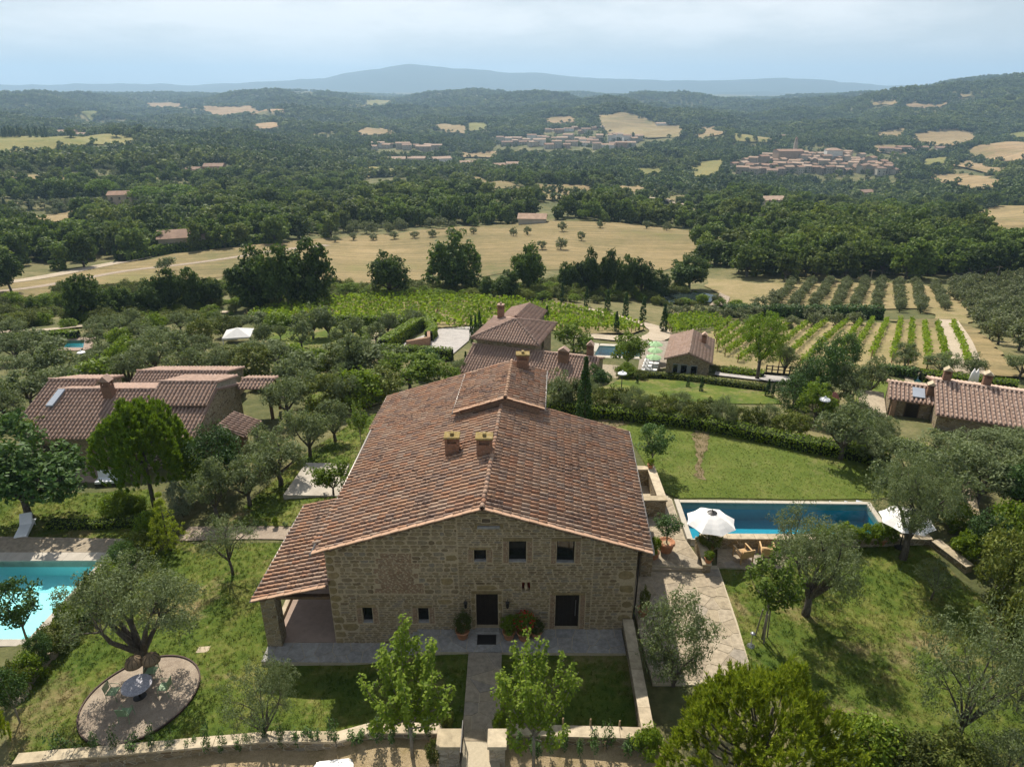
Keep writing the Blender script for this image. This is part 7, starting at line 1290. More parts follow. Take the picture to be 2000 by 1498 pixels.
vy = gpoly([(470, 628), (530, 608), (600, 596), (700, 586), (820, 582), (920, 588), (1010, 594), (1100, 606), (1190, 622), (1260, 645), (1235, 655), (1120, 658), (1060, 640), (960, 636), (860, 644), (760, 636), (600, 634), (520, 634)]); FIELDS.append(vy); drape('vineyard_ground', vy, MT['dryrow'], 0.25)
xs = [p[0] for p in vy]; ys = [p[1] for p in vy]; d = Vector((1, -0.10)).normalized(); nx = Vector((-d.y, d.x)); base = Vector((min(xs), min(ys))); k_ = 0
for s in np.arange(-10, 60, 2.3):
    t = np.arange(-10, max(xs) - min(xs) + 10, 0.8); X = base.x + d.x * t + nx.x * s; Y = base.y + d.y * t + nx.y * s; ins = inpoly(X, Y, vy)
    if ins.sum() < 6: continue
    i0 = np.argmax(ins); i1 = len(ins) - 1 - np.argmax(ins[::-1]); vine_row((X[i0], Y[i0]), (X[i1], Y[i1]), f'{ordinal(k_)} long vine row of the big green vineyard, counted from the near side', 'rows of the big green vineyard', 1.55, 0.8, 7, 0.55); k_ += 1
# olive rows on the dry slope
orow = [((1512, 600), (1545, 562)), ((1545, 605), (1582, 560)), ((1585, 607), (1620, 556)), ((1630, 607), (1655, 556)), ((1668, 605), (1688, 556)), ((1708, 606), (1720, 556)), ((1758, 610), (1753, 558)), ((1800, 612), (1787, 560)), ((1845, 608), (1822, 562))]
for i, (a, b) in enumerate(orow):
    A, Bq = gp(*a), gp(*b); n = max(8, int((Bq - A).length / 2.7))
    for j in range(n + 1): q = A.lerp(Bq, j / n); plant('olive_row', (q.x + random.uniform(-.3, .3), q.y, gz(q.x, q.y)), f'{ordinal(j)} olive from the near end of the {ordinal(i)} row on the dry slope', scale=random.uniform(0.52, 0.72), group='olive rows on the dry slope')
gr = gpoly([(1855, 560), (1960, 552), (2060, 552), (2060, 728), (1995, 706), (1925, 690), (1900, 650), (1880, 610), (1850, 585)]); gv = Vector((0.25, 1)).normalized(); gn = Vector((gv.y, -gv.x)); k_ = 0; gb = Vector(gr[0])
for s in np.arange(-20, 70, 4.8):
    for t in np.arange(-90, 70, 4.7):
        q = gb + gn * s + gv * (t + (s % 3)); 
        if inpoly([q.x], [q.y], gr)[0] and k_ < 190: plant('olive_row', (q.x + random.uniform(-.5, .5), q.y + random.uniform(-.5, .5), gz(q.x, q.y)), f'{ordinal(k_)} rounded olive of the dense grove, counted in lines from the dirt track', scale=random.uniform(0.8, 1.08), group='dense grove right of the dirt track'); k_ += 1
for i in range(12): V('olive_row', 1310 + i * 27, 622 - 3 * math.sin(i), 598 - 3 * math.sin(i), 34, f'{ordinal(i)} olive from the left in the line above the vine rows', group='olive line above the vine rows')
for i, (x, y) in enumerate(((1462, 640), (1500, 642), (1545, 640), (1590, 636), (1632, 634), (1668, 633), (1480, 605), (1508, 590))): V('olive_row', x, y + 4, y - 24, 36, f'olive at the head of the vine rows, {ordinal(i)} of those left of the dirt track', group='olives at the head of the vine rows')
# oaks and other trees round the field
OAK = [(178, 628, 537, 88), (242, 622, 558, 56), (298, 618, 548, 66), (336, 612, 524, 68), (374, 606, 524, 60), (418, 602, 545, 48), (505, 602, 484, 104), (552, 604, 478, 92), (604, 598, 468, 100), (763, 582, 496, 82), (890, 572, 454, 112), (1030, 575, 478, 74), (990, 582, 530, 62), (1112, 572, 512, 46), (1150, 576, 488, 58), (1186, 578, 488, 50), (1218, 578, 500, 50), (1252, 580, 508, 52), (1285, 580, 528, 44), (1345, 566, 500, 84), (952, 580, 540, 40)]
OL = ['round oak at the left end of the tree line below the pale field', 'small oak right of the leftmost one', 'third oak from the left in the tree line', 'taller oak in the middle of the left tree line', 'oak with an upright crown in the left tree line', 'last small oak of the left tree line', 'left crown of the big dark oak group', 'middle crown of the big dark oak group', 'right crown of the big dark oak group', 'rounded oak between the big group and the tallest oak', 'tallest dark oak standing at the field edge', 'broad oak right of the tallest one', 'paler oak in front of the broad one', 'small oak starting the row towards the pond', 'tall oak in the row towards the pond', 'second tall oak in the row towards the pond', 'middle oak of the row towards the pond', 'fifth oak of the row towards the pond', 'last oak of the row, beside the pond', 'wide oak standing alone above the pond', 'low oak between the tallest and the paler one']
for (x, b_, t_, w), l in zip(OAK, OL): V('oak', x, b_, t_, w, l)
for i, (x, y, h, w) in enumerate(sorted(((1003, 462, 18, 18), (1030, 460, 18, 17), (1098, 453, 20, 20), (1135, 471, 19, 18), (1172, 446, 16, 16), (1095, 488, 24, 28), (1058, 488, 18, 22), (1262, 448, 16, 18), (1302, 452, 18, 20), (925, 458, 14, 18), (880, 462, 16, 22), (845, 464, 16, 22), (810, 466, 14, 20), (770, 468, 16, 20), (730, 470, 14, 18), (690, 470, 16, 18), (655, 474, 14, 18), (1215, 432, 18, 18)))): V('olive_row', x, y, y - h, w, f'{ordinal(i)} small round tree from the left on the dry field', group='small trees on the dry field')
V('olive_mid', 324, 530, 503, 42, 'lone round olive on the pale field at left'); V('oak', 22, 572, 490, 70, 'dark tree with bare trunk at the left edge by the road')
for i, (x, y, h, w) in enumerate(sorted(((30, 600, 30, 40), (80, 612, 34, 46), (120, 600, 26, 36), (60, 630, 28, 44), (140, 628, 24, 40), (210, 640, 22, 36), (680, 580, 26, 44), (720, 584, 22, 40), (820, 574, 24, 44), (860, 584, 18, 36), (460, 600, 18, 30), (650, 590, 20, 40), (880, 585, 18, 24), (915, 584, 22, 22), (1120, 590, 16, 30), (1165, 592, 14, 30), (1060, 588, 18, 34), (1440, 608, 22, 40), (1405, 600, 18, 26)))): V(('greenshrub', 'shrub', 'bright')[i % 3], x, y, y - h, w, f'{ordinal(i)} bush from the left in the scrub along the foot of the dry field', group='scrub along the dry field')
# power line
pls = []
for i, (x, b_, t_) in enumerate(((1698, 556, 527), (1945, 548, 520))): p = gp(x, b_); h = aty(x, t_, p.y).z - p.z; t = thing('power_pole', ('left', 'right')[i] + ' wooden power pole at the edge of the wood behind the olive rows', 'power pole', p, group='power poles'); B().tube([(0, 0, -.5), (0, 0, h)], [0.16, 0.1], 7).part('pole', MT['palebark'], t); B().box(-0.8, 0.8, -.06, .06, h - 0.35, h - 0.22).part('crossarm', MT['wood_beam'], t); pls.append(p + Vector((0, 0, h - 0.2)))
cv = [pls[0].lerp(pls[1], s) - Vector((0, 0, 4 * 1.6 * s * (1 - s))) for s in np.linspace(0, 1, 14)]; tag(B().tube([tuple(p) for p in cv], 0.05, 4).part('power_cable', MT['metal']), 'sagging cable between the two power poles', 'cable')
# ------------------------------------------------------------------ woods
rng = np.random.default_rng(99)
KEEP_OUT = FIELDS + [gpoly(p) for p in ([(-40, 660), (-40, 548), (150, 545), (700, 540), (1380, 520), (1480, 552), (2060, 545), (2060, 760)],)]
def wood_points(r0, r1, spacing, jitter=0.45):
    n = []; r = r0
    out = []
    while r < r1:
        s = spacing(r); m = int(r * R(88) / s); a = np.linspace(R(-44), R(44), m) + rng.uniform(-.5, .5, m) * R(88) / m * 2 * jitter; q = r + rng.uniform(-1, 1, m) * s * jitter; out.append(np.stack([q * np.sin(a), q * np.cos(a)], 1)); r += s * 0.87
    P = np.concatenate(out); k = np.ones(len(P), bool)
    for f in KEEP_OUT: k &= ~inpoly(P[:, 0], P[:, 1], f)
    return P[k]
P1 = wood_points(165, 640, lambda r: 5.6 + r * 0.0035)
P1 = P1[(np.arctan2(P1[:, 0], P1[:, 1]) > -9) & ~((np.hypot(P1[:, 0], P1[:, 1]) < 200) & (P1[:, 0] < 60))]
CLEAR = [gp(*p) for p in ((242, 398), (365, 470), (345, 472), (1040, 432), (1510, 402), (1585, 400), (420, 330), (390, 335), (775, 315), (800, 314), (870, 320), (915, 322), (985, 328), (1000, 325), (580 + 10, 372), (730, 333), (125, 262))]
for c in CLEAR: d = np.hypot(P1[:, 0] - c.x, P1[:, 1] - c.y); P1 = P1[(d > 9) & ~((d < 20) & (P1[:, 1] < c.y) & (np.abs(P1[:, 0] - c.x) < 8))]
def unseen(P, h):
    z = G(P[:, 0], P[:, 1]) + h; dy = P[:, 1] * cP + (CH - z) * sP; u = 1000 + FPX * P[:, 0] / dy; v = 749 + FPX * ((CH - z) * cP - P[:, 1] * sP) / dy; k = np.ones(len(P), bool)
    for q in VIS: k &= ~inpoly(u, v, q)
    return P[k]
for px_, py_, wpx, h in ((242, 402, 46, 30), (362, 486, 90, 30), (1040, 436, 76, 22), (1508, 404, 50, 22), (1588, 402, 36, 10), (421, 336, 40, 16), (382, 340, 34, 12), (772, 317, 44, 14), (814, 315, 38, 12), (862, 322, 44, 22), (916, 325, 40, 16), (972, 330, 32, 14), (1001, 331, 28, 18), (792, 370, 30, 10), (128, 266, 46, 14), (160, 268, 26, 10), (1300, 246, 44, 8), (1535, 270, 34, 8), (1690, 384, 34, 14)): VIS.append([(px_ - wpx / 2, py_ - h), (px_ + wpx / 2, py_ - h), (px_ + wpx / 2, py_ - 2), (px_ - wpx / 2, py_ - 2)])
VIS += [[(1420, 340), (1420, 310), (1600, 285), (1765, 320), (1765, 350), (1680, 352), (1560, 345)], [(965, 294), (960, 262), (1260, 262), (1260, 292), (1100, 296)], [(720, 298), (720, 282), (860, 282), (860, 298)], [(1060, 260), (1060, 246), (1180, 246), (1180, 260)]]
def thin(P, sc, cut):
    x, y = P[:, 0] / sc, P[:, 1] / sc; n_ = np.sin(x * 1.3 + 2 * np.sin(y * 0.7)) * np.sin(y * 1.7 + 1.5 * np.sin(x * 0.9)) + 0.5 * np.sin(x * 3.1 + y * 2.3); return P[(n_ < cut) | (rng.uniform(0, 1, len(P)) < 0.12)]
P1 = thin(unseen(P1, 6.5), 30, 0.55)
z1 = G(P1[:, 0], P1[:, 1]); o1 = np.argsort(np.hypot(P1[:, 0], P1[:, 1])); near, rest = o1[:300], o1[300:]
# olive-like pale trees in patches
near = sorted(near, key=lambda i: P1[i, 0] / P1[i, 1])
for n_, i in enumerate(near):
    x, y = P1[i]; plant('wood', (x, y, z1[i] - 0.3), f'{ordinal(n_)} tree from the left along the near edge of the dark woods', scale=(random.uniform(.7, 1.1),) * 2 + (random.uniform(.62, 1.02),), group='trees at the near edge of the woods', cat='tree')
def scatter(name, pts, z, scales, kinds, label, seed=0, yscale=None):
    """one stuff object: instances of whole tree crowns on points"""
    col = bpy.data.collections.new(name + '_source')
    for k, (t, c) in enumerate(kinds): o = bpy.data.objects.new(f'{name}_{k}', c); col.objects.link(o)
    n = len(pts); me = bpy.data.meshes.new(name); me.vertices.add(n); me.vertices.foreach_set('co', np.c_[pts, z].astype(np.float32).ravel())
    for an, tp, vals in (('sc', 'FLOAT_VECTOR', scales.astype(np.float32)), ('rz', 'FLOAT', np.random.default_rng(seed).uniform(0, 6.28, n).astype(np.float32)), ('ix', 'INT', np.random.default_rng(seed + 1).integers(0, len(kinds), n).astype(np.int32))):
        a = me.attributes.new(an, tp, 'POINT'); a.data.foreach_set('vector' if tp == 'FLOAT_VECTOR' else 'value', vals.ravel())
    ob = bpy.data.objects.new(name, me); link(ob); tag(ob, label, name.replace('_', ' '), kind='stuff')
    ng = bpy.data.node_groups.new(name, 'GeometryNodeTree'); ng.interface.new_socket('Geometry', in_out='INPUT', socket_type='NodeSocketGeometry'); ng.interface.new_socket('Geometry', in_out='OUTPUT', socket_type='NodeSocketGeometry')
    nn, ll = ng.nodes, ng.links; gi = nn.new('NodeGroupInput'); go = nn.new('NodeGroupOutput'); ci = nn.new('GeometryNodeCollectionInfo'); ci.inputs['Collection'].default_value = col; ci.inputs['Separate Children'].default_value = True; ci.inputs['Reset Children'].default_value = True
    ip = nn.new('GeometryNodeInstanceOnPoints'); ip.inputs['Pick Instance'].default_value = True
    def attr(nm, tp): a = nn.new('GeometryNodeInputNamedAttribute'); a.data_type = tp; a.inputs['Name'].default_value = nm; return [s for s in a.outputs if s.enabled][0]
    cx = nn.new('ShaderNodeCombineXYZ'); ll.new(attr('rz', 'FLOAT'), cx.inputs[2]); ll.new(gi.outputs[0], ip.inputs['Points']); ll.new(ci.outputs[0], ip.inputs['Instance']); ll.new(attr('ix', 'INT'), ip.inputs['Instance Index']); ll.new(attr('sc', 'FLOAT_VECTOR'), ip.inputs['Scale'])
    er = nn.new('FunctionNodeEulerToRotation') if hasattr(bpy.types, 'FunctionNodeEulerToRotation') else None
    if er: ll.new(cx.outputs[0], er.inputs[0]); ll.new(er.outputs[0], ip.inputs['Rotation'])
    else: ll.new(cx.outputs[0], ip.inputs['Rotation'])
    ll.new(ip.outputs[0], go.inputs[0]); md = ob.modifiers.new('scatter', 'NODES'); md.node_group = ng; return ob
def scl(n, a, b, zr_=0.9): s = rng.uniform(a, b, n); return np.stack([s, s, s * zr_ * rng.uniform(0.8, 1.15, n)], 1)
KW = [(q[0], q[1]) for q in PROTO['wood']]; KF = [(q[0], q[1]) for q in PROTO['far']]
KW += [(q[0], q[1]) for q in PROTO['bright'][:1]]
zt_ = z1[rest] + 3; dy_ = P1[rest][:, 1] * cP + (CH - zt_) * sP; u_ = 1000 + FPX * P1[rest][:, 0] / dy_; v_ = 749 + FPX * ((CH - zt_) * cP - P1[rest][:, 1] * sP) / dy_; og = np.zeros(len(rest), bool)
for q in ([(620, 338), (900, 333), (930, 352), (700, 378)], [(-40, 300), (300, 288), (420, 326), (300, 346), (-40, 352)], [(1180, 340), (1400, 348), (1420, 384), (1200, 378)], [(1440, 405), (1700, 412), (1650, 440), (1450, 425)], [(500, 440), (900, 425), (900, 445), (600, 470), (420, 480)], [(-40, 395), (240, 380), (240, 408), (-40, 430)]): og |= inpoly(u_, v_, q)
og &= rng.uniform(0, 1, len(rest)) < 0.85; ol = rest[og]; rest = rest[~og]; ol = ol[rng.uniform(0, 1, len(ol)) < 0.72]; KO = [(q[0], q[1]) for q in PROTO['olive_row']]
scatter('olive_groves', P1[ol], z1[ol] - 0.2, scl(len(ol), 0.9, 1.5), KO, 'pale olive groves scattered among the woods', 7)
ug = gpoly([(-40, 660), (-40, 585), (150, 565), (400, 556), (700, 562), (1000, 560), (1290, 560), (1420, 590), (1300, 600), (1000, 588), (700, 585), (540, 603), (450, 616), (250, 640)]); xs = [p[0] for p in ug]; ys = [p[1] for p in ug]; UP = np.stack([rng.uniform(min(xs), max(xs), 5200), rng.uniform(min(ys), max(ys), 5200)], 1); UP = UP[inpoly(UP[:, 0], UP[:, 1], ug)]
for q in FIELDS: UP = UP[~inpoly(UP[:, 0], UP[:, 1], q)]
UP = thin(UP, 9, 0.35); scatter('undergrowth', UP, G(UP[:, 0], UP[:, 1]) - 0.15, scl(len(UP), 0.5, 1.5, 0.8), [(q[0], q[1]) for q in PROTO['shrub'][:3] + PROTO['greenshrub'][:2]], 'tangled scrub and brambles below the dry field', 9); print('scrub', len(UP), 'groves', len(ol))
scatter('woodland', P1[rest], z1[rest] - 0.3, scl(len(rest), 0.5, 1.3), KW, 'dense dark woodland on the slopes beyond the dry field', 1)
P2 = wood_points(640, 1500, lambda r: 6.5 + (r - 640) * 0.003); 
TOWN = [gpoly(p) for p in ([(1420, 330), (1500, 302), (1620, 296), (1760, 318), (1765, 350), (1680, 352), (1560, 345), (1440, 340)], [(965, 286), (960, 268), (1100, 266), (1230, 272), (1235, 290), (1100, 292)])]
P2 = thin(unseen(P2, 6), 70, 0.6)
for t in TOWN: P2 = P2[~inpoly(P2[:, 0], P2[:, 1], t)]
for c in CLEAR: P2 = P2[np.hypot(P2[:, 0] - c.x, P2[:, 1] - c.y) > 14]
scatter('woodland', P2, G(P2[:, 0], P2[:, 1]) - 0.3, scl(len(P2), 0.5, 1.4), KF, 'hazy woodland around the hill towns', 2)
P3 = unseen(wood_points(1500, 5200, lambda r: 10.5 + (r - 1500) * 0.0035), 9); scatter('woodland', P3, G(P3[:, 0], P3[:, 1]) - 0.5, scl(len(P3), 1.1, 2.0, 0.75), KF, 'blue-green forest covering the far hills', 3)
HP = []
for f in FIELDS:
    c_ = np.mean(np.array([p[:2] for p in f]), 0)
    if np.hypot(*c_) < 330: continue
    for a, b in zip(f, f[1:] + f[:1]):
        m = int(math.hypot(b[0] - a[0], b[1] - a[1]) / 9)
        for i in range(m):
            if rng.uniform() < 0.55: HP.append((a[0] + (b[0] - a[0]) * i / m + rng.normal() * 4, a[1] + (b[1] - a[1]) * i / m + rng.normal() * 5))
for t in TOWN:
    tx_ = [p[0] for p in t]; ty_ = [p[1] for p in t]; q = np.stack([rng.uniform(min(tx_), max(tx_), 420), rng.uniform(min(ty_), max(ty_), 420)], 1); HP += [tuple(p) for p in q[inpoly(q[:, 0], q[:, 1], t)]]
HP = np.array(HP); scatter('hedgerows', HP, G(HP[:, 0], HP[:, 1]) - 0.3, scl(len(HP), 0.35, 1.0), KF, 'hedgerow and garden trees round the far fields and towns', 11)
print('woods', len(P1), len(P2), len(P3))
# ------------------------------------------------------------------ distant buildings
WC = [plain(f'distant_plaster_{i}', c, 0.9, 0.1, 0.12, 0.3) for i, c in enumerate(((0.33, 0.29, 0.23), (0.42, 0.38, 0.31), (0.27, 0.23, 0.18), (0.62, 0.60, 0.55), (0.34, 0.24, 0.175)))]
RC = [plain(f'distant_roof_{i}', c, 0.9, 0.1, 0.2, 0.5) for i, c in enumerate(((0.27, 0.175, 0.125), (0.33, 0.23, 0.165), (0.25, 0.17, 0.125), (0.37, 0.27, 0.20)))]
FWIN = B().box(-0.5, 0.5, -0.06, 0.05, 0, 1.5).mesh('window', MT['glass'])
def far_house(name, label, cat, p, w, d, h, rz, wc, rc, wins=(0, 0), group=None, hip=False, slope=0.33, eaves=0.5, axis='x'):
    t = thing(name, label, cat, (p.x, p.y, p.z), rz, group); B().box(-w / 2, w / 2, -d / 2, d / 2, -4, h).part('wall', WC[wc], t); e = eaves
    if axis == 'x':
        k = (d / 2 + e) * slope; v = [(-w / 2 - e, -d / 2 - e, h), (w / 2 + e, -d / 2 - e, h), (w / 2 + e, d / 2 + e, h), (-w / 2 - e, d / 2 + e, h), (-w / 2 - e + (d / 2 if hip else 0), 0, h + k), (w / 2 + e - (d / 2 if hip else 0), 0, h + k)]; f = [(0, 1, 5, 4), (1, 2, 5), (2, 3, 4, 5), (3, 0, 4), (3, 2, 1, 0)]
    else:
        k = (w / 2 + e) * slope; v = [(-w / 2 - e, -d / 2 - e, h), (w / 2 + e, -d / 2 - e, h), (w / 2 + e, d / 2 + e, h), (-w / 2 - e, d / 2 + e, h), (0, -d / 2 - e, h + k), (0, d / 2 + e, h + k)]; f = [(0, 1, 4), (1, 2, 5, 4), (2, 3, 5), (3, 0, 4, 5), (3, 2, 1, 0)]
    B().add(v, f).part('roof', RC[rc], t)
    nx_, nz = wins
    for i in range(nx_):
        for j in range(nz): o = part('window', FWIN, t); o.location = (-w / 2 + w * (i + 0.5) / nx_, -d / 2, 0.9 + j * 3.0); o.scale = (1, 1, 1)
    return t
def fp_(px, py): return gp(px, py)
for px_, py_, wpx, h, rz, wc, rc, wins, nm, l, ax in ((242, 402, 42, 6.5, 0.2, 0, 0, (3, 2), 'farmhouse', 'square stone farmhouse in the wood near the umbrella pines', 'x'), (362, 486, 82, 4.5, 0.35, 0, 2, (4, 1), 'farmhouse', 'long stone farmhouse behind the field hedge at left', 'x'), (1040, 436, 52, 2.6, -0.1, 1, 1, (0, 0), 'farmhouse', 'low tiled farmhouse at the back of the dry field', 'x'), (1508, 404, 44, 5, 0.1, 1, 3, (3, 2), 'villa', 'pale villa with flat-looking tiled roof among the woods right of centre', 'x'), (1588, 402, 32, 3, -0.2, 1, 3, (0, 0), 'farmhouse', 'low tiled house right of the pale villa in the woods', 'x'),
    (421, 336, 36, 5, 0.1, 4, 2, (3, 1), 'farmhouse', 'reddish house in the wood on the left ridge', 'x'), (382, 340, 30, 4, -0.3, 4, 2, (2, 1), 'farmhouse', 'lower reddish house left of its neighbour on the left ridge', 'x'), (772, 317, 40, 4.5, 0.1, 1, 3, (4, 1), 'farmhouse', 'long house at the left end of the ridge row', 'x'), (814, 315, 34, 4, 0, 1, 3, (3, 1), 'farmhouse', 'second house in the ridge row', 'x'), (862, 322, 38, 8, 0.5, 3, 3, (4, 2), 'farmhouse', 'tall white house with gable in the middle of the ridge row', 'x'), (916, 325, 36, 5, 0.2, 3, 1, (3, 1), 'farmhouse', 'white house right of the tall gabled one', 'x'), (972, 330, 28, 4.5, 0.3, 1, 1, (2, 1), 'farmhouse', 'tan house with two roofs at the right end of the ridge row', 'x'), (1001, 331, 24, 7, 0, 1, 1, (3, 2), 'farmhouse', 'taller tan house ending the ridge row', 'x'), (792, 370, 26, 3, 0, 1, 3, (0, 0), 'farmhouse', 'roof showing above the trees below the ridge row', 'x'), (128, 266, 42, 6, 0.05, 1, 1, (5, 1), 'farmhouse', 'long farmhouse on the yellow hilltop at left', 'x'), (160, 268, 22, 4, 0.2, 1, 1, (2, 1), 'farmhouse', 'small annex right of the hilltop farmhouse', 'x'), (1300, 246, 40, 5, 0.1, 3, 3, (0, 0), 'warehouse', 'pale flat warehouse beside the far pink field', 'x'), (1535, 270, 30, 4, 0, 4, 2, (0, 0), 'farmhouse', 'reddish farm beyond the hilltop town', 'x'), (1690, 384, 30, 5, 0.3, 2, 2, (0, 0), 'farmhouse', 'grey-red house in the valley right of the town', 'x')):
    p = fp_(px_, py_); dd = p.y * cP + (CH - p.z) * sP; w = wpx * dd / FPX; far_house(nm, l, nm, p, w, min(w * 0.75, 13), h, rz, wc, rc, wins)
for i, (x, y, w) in enumerate(((290, 405, 70), (350, 402, 80), (205, 392, 60))): V('pine_flat', x, y, y - 42, w, ('first', 'second', 'third')[i] + ' flat-topped umbrella pine near the square stone farmhouse')
# the hilltop town: tiers of houses from front to back, palace, tower
tiers = [('front', 338, 1440, 1755, 20, 7), ('second', 330, 1425, 1740, 22, 8), ('third', 323, 1450, 1730, 20, 9), ('fourth', 315, 1490, 1700, 15, 9), ('top', 309, 1530, 1660, 8, 8)]
for nm, y, x0, x1, n, h in tiers:
    for i in range(n):
        x = x0 + (x1 - x0) * (i + random.uniform(.2, .8)) / n; p = fp_(x, y + random.uniform(-3, 3) + abs(x - 1590) * 0.012); far_house('town_house', f'{ordinal(i)} house from the left in the {nm} tier of the hilltop town', 'house', p, random.uniform(7, 15), random.uniform(7, 11), h * random.uniform(.6, 1.35), random.uniform(-.8, .8), random.choice((0, 0, 1, 2, 2)), random.randrange(4), (random.choice((2, 3)), 2), 'hilltop town houses')
far_house('palace', 'long brick palace above the roofs of the hilltop town', 'palace', fp_(1536, 322), 36, 20, 19, 0.08, 4, 0, (8, 3), slope=0.2); far_house('palace', 'pale palace with hipped roof at the right of the town crest', 'palace', fp_(1624, 318), 21, 15, 17, -0.1, 3, 1, (5, 3), hip=True)
p = fp_(1549, 316); t = thing('bell_tower', 'slender bell tower rising over the hilltop town', 'tower', p); B().box(-2.2, 2.2, -2.2, 2.2, -3, 27).part('shaft', WC[0], t); B().box(-1.6, 1.6, -1.6, 1.6, 27, 31).part('belfry', WC[2], t); B().lathe([(2.4, 31), (0, 34)], n=4, a0=.785).part('roof', RC[0], t)
p0, p1 = fp_(1424, 330), fp_(1470, 338); tag(B().add([(p0.x, p0.y, p0.z - 6), (p1.x, p1.y, p1.z - 6), (p1.x, p1.y, p1.z + 3), (p0.x, p0.y, p0.z + 3), (p0.x, p0.y + 8, p0.z + 3.1), (p1.x, p1.y + 8, p1.z + 3.1)], [(0, 1, 2, 3), (3, 2, 5, 4)]).part('town_wall', WC[3]), 'pale bastion wall at the left end of the hilltop town', 'wall')
for nm, y, x0, x1, n, h in (('lower', 288, 985, 1240, 16, 8), ('upper', 278, 970, 1260, 19, 9), ('left', 292, 720, 860, 10, 6), ('hillside', 256, 1060, 1180, 9, 5), ('right slope', 298, 1720, 1860, 8, 5)):
    for i in range(n):
        x = x0 + (x1 - x0) * (i + random.uniform(.15, .85)) / n; p = fp_(x, y + random.uniform(-4, 4)); far_house('village_house', f'{ordinal(i)} house from the left in the {nm} row of the far village', 'house', p, random.uniform(11, 24), random.uniform(9, 12), h * random.uniform(.7, 1.3), random.uniform(-.4, .4), random.choice((0, 1, 1, 3, 4)), random.randrange(4), (3, 2), 'far village houses')
# cypresses and dark trees on the yellow hill
for i, x in enumerate((8, 14, 22, 30, 38, 60, 72, 84, 92, 140, 228, 275)): V('cypress_mid' if i < 9 else 'wood', x, 270, 250 - (i % 3) * 3, 6 if i < 9 else 22, f'{ordinal(i)} dark tree from the left along the yellow hilltop', group='trees on the yellow hilltop')
for i, (x, y) in enumerate([(10 + k * 26, 410 - k * 0.6) for k in range(9)]): V('olive_row', x, y, y - 20, 26, f'{ordinal(i)} olive from the left above the narrow pale field', group='olives above the narrow pale field')
for i, (x, y, h) in enumerate(((228, 512, 34), (278, 498, 34), (245, 490, 26), (300, 415, 22), (150, 412, 22), (12, 412, 26), (60, 410, 20))): V('cypress_mid', x, y, y - h, 8, f'slim dark cypress in the left woods, {ordinal(i)} of those scattered there', group='cypresses in the left woods')
# ------------------------------------------------------------------ mountains
def mountain(name, sky, dist, depth, seed, label=None):
    rg = np.random.default_rng(seed); n = 260; px = np.linspace(sky[0][0], sky[-1][0], n); py = np.interp(px, [s[0] for s in sky], [s[1] for s in sky]) + 0.9 * np.sin(px / 17) * np.sin(px / 41 + 1) + rg.normal(size=n) * 0.35; m = 22; Vv = []; ph = rg.uniform(0, 6, 8)
    for j in range(m):
        u = j / (m - 1) * 2 - 1
        for i in range(n):
            x = (px[i] - 1000) / FPX * dist / cP; top = aty(1000, py[i], dist).z; y = dist + u * depth; f_ = max(0, 1 - abs(u)) ** 1.1
            wob = 1 + 0.10 * math.sin(x / 420 + ph[0] + u * 3) * (1 - f_) + 0.05 * math.sin(x / 170 + ph[1] + u * 5) * (1 - f_); z = -140 + (top + 140) * f_ * wob + (6 * math.sin(x / 90 + ph[2]) if j == m // 2 else 0)
            Vv.append((x * (y / dist), y, z))
    F_ = np.array([(j * n + i, j * n + i + 1, (j + 1) * n + i + 1, (j + 1) * n + i) for j in range(m - 1) for i in range(n - 1)]); o = part(name, mesh(name, np.array(Vv), F_, MT['mountain'], True)); o['kind'] = 'structure'; return o
mountain('mountains', [(-300, 168), (0, 160), (100, 163), (200, 165), (300, 163), (420, 162), (470, 167), (520, 163), (560, 160), (640, 155), (690, 152), (730, 140), (780, 132), (812, 126), (835, 122), (870, 127), (910, 132), (940, 131), (990, 140), (1040, 140), (1100, 148), (1150, 152), (1250, 156), (1350, 155), (1440, 151), (1500, 153), (1550, 160), (1600, 166), (1680, 165), (1750, 164), (1800, 163), (1850, 167), (1890, 168), (1960, 176), (2300, 180)], 9500, 2000, 1)
mountain('hills', [(1200, 190), (1300, 184), (1380, 178), (1450, 181), (1520, 184), (1600, 190), (1660, 190), (1700, 195), (1800, 200)], 7600, 1200, 2)
# ------------------------------------------------------------------ haze: air of even density round everything
hz = B().box(-16500, 16500, -16500, 16500, -320, 420).mesh('haze', None); k = N('haze_air'); k.out; pv = k.n('VolumePrincipled', {'Color': (0.49, 0.74, 1.0), 'Density': 0.000135, 'Anisotropy': 0.2}); k.t.links.new(pv.outputs[0], k.out.inputs['Volume']); hz.materials.append(k.m)
ho = part('haze', hz); ho['kind'] = 'stuff'
# ------------------------------------------------------------------ grass on the near lawns
k = N('grass_tuft'); P_ = k.n('ObjectInfo').outputs['Location']; fa = k.noise(0.35, 5, 0.62, P_, 0.3); fb = k.noise(0.22, 5, 0.6, P_); cc = k.ramp(fa, (0.38, (0.065, 0.115, 0.016)), (0.5, (0.115, 0.155, 0.025)), (0.62, (0.19, 0.19, 0.05))); cc = k.mix(k.rng(fb, 0.53, 0.65, 0, 0.85), cc, (0.30, 0.235, 0.115))
cc = k.mix(1.0, cc, k.mix(k.rand(), (0.82,) * 3, (1.2,) * 3), 'MULTIPLY'); tr_ = k.n('BsdfTranslucent', {'Color': cc}).outputs[0]; mx = k.n('MixShader', {0: 0.35}); k.t.links.new(k.pbr(cc, 0.7, 0.15), mx.inputs[1]); k.t.links.new(tr_, mx.inputs[2]); MT['tuft'] = k.done(mx.outputs[0])
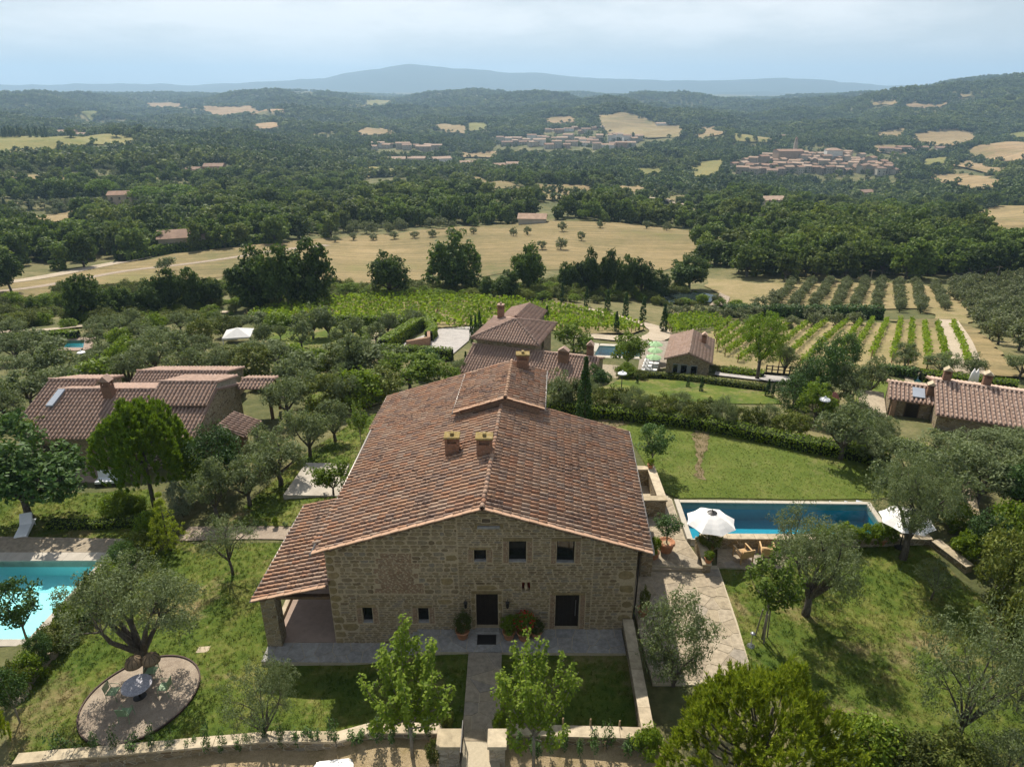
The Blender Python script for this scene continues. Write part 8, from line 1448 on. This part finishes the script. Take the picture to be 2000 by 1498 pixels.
def tuft(seed, n=9, h=0.09):
    rg = np.random.default_rng(seed); b = B()
    for i in range(n):
        a = rg.uniform(0, 6.28); r_ = rg.uniform(0, 0.09); x, y = math.cos(a) * r_, math.sin(a) * r_; q = rg.uniform(0.5, 1.2) * h; l = rg.uniform(0.02, 0.07); w = 0.014; c, s = math.cos(a + 1.57), math.sin(a + 1.57)
        b.add([(x - c * w, y - s * w, 0), (x + c * w, y + s * w, 0), (x + math.cos(a) * l, y + math.sin(a) * l, q)], [(0, 1, 2)])
    return b.mesh('tuft', MT['tuft'])
TF = [(None, tuft(i)) for i in range(4)]; rg = np.random.default_rng(12); PP = []; SS = []
for o in [o for o in COL.objects if o.type == 'MESH' and o.name.split('.')[0] in ('garden_lawn', 'terrace_lawn', 'mown_lawn', 'right_lawn', 'left_lawn', 'worn_grass')]:
    me = o.data; n = len(me.polygons); co = np.empty(len(me.vertices) * 3, np.float32); me.vertices.foreach_get('co', co); co = co.reshape(-1, 3); vi = np.empty(n * 3, np.int32); me.polygons.foreach_get('vertices', vi); T_ = co[vi.reshape(-1, 3)]
    ar = np.linalg.norm(np.cross(T_[:, 1] - T_[:, 0], T_[:, 2] - T_[:, 0]), axis=1) / 2; den = 34 if o.name.startswith('mown') else (24 if o.name.startswith('worn') else 30); m = int(ar.sum() * den); f = rg.choice(n, m, p=ar / ar.sum()); u = rg.uniform(0, 1, (m, 2)); fl = u.sum(1) > 1; u[fl] = 1 - u[fl]
    SS.append(np.full(m, 0.55 if o.name.startswith('mown') else 1.0)); PP.append(T_[f, 0] + (T_[f, 1] - T_[f, 0]) * u[:, :1] + (T_[f, 2] - T_[f, 0]) * u[:, 1:])
PP = np.concatenate(PP); s = rg.uniform(0.6, 1.4, len(PP)) * np.concatenate(SS); kk = np.ones(len(PP), bool)
for q in (cir, rw, [tuple(p) for p in pad], [(-12.4, 25.2), (5.6, 25.0), (5.6, 26.8), (-12.4, 26.8)], [(-2.15, 19), (-.45, 19), (-.45, 25.2), (-2.15, 25.2)]): kk &= ~inpoly(PP[:, 0], PP[:, 1], q)
PP, s = PP[kk], s[kk]; scatter('grass', PP[:, :2], PP[:, 2] - 0.005, np.stack([s, s, s * rg.uniform(.6, 1.2, len(s))], 1), TF, 'short green and dry grass of the near lawns', 5); print('tufts', len(PP))
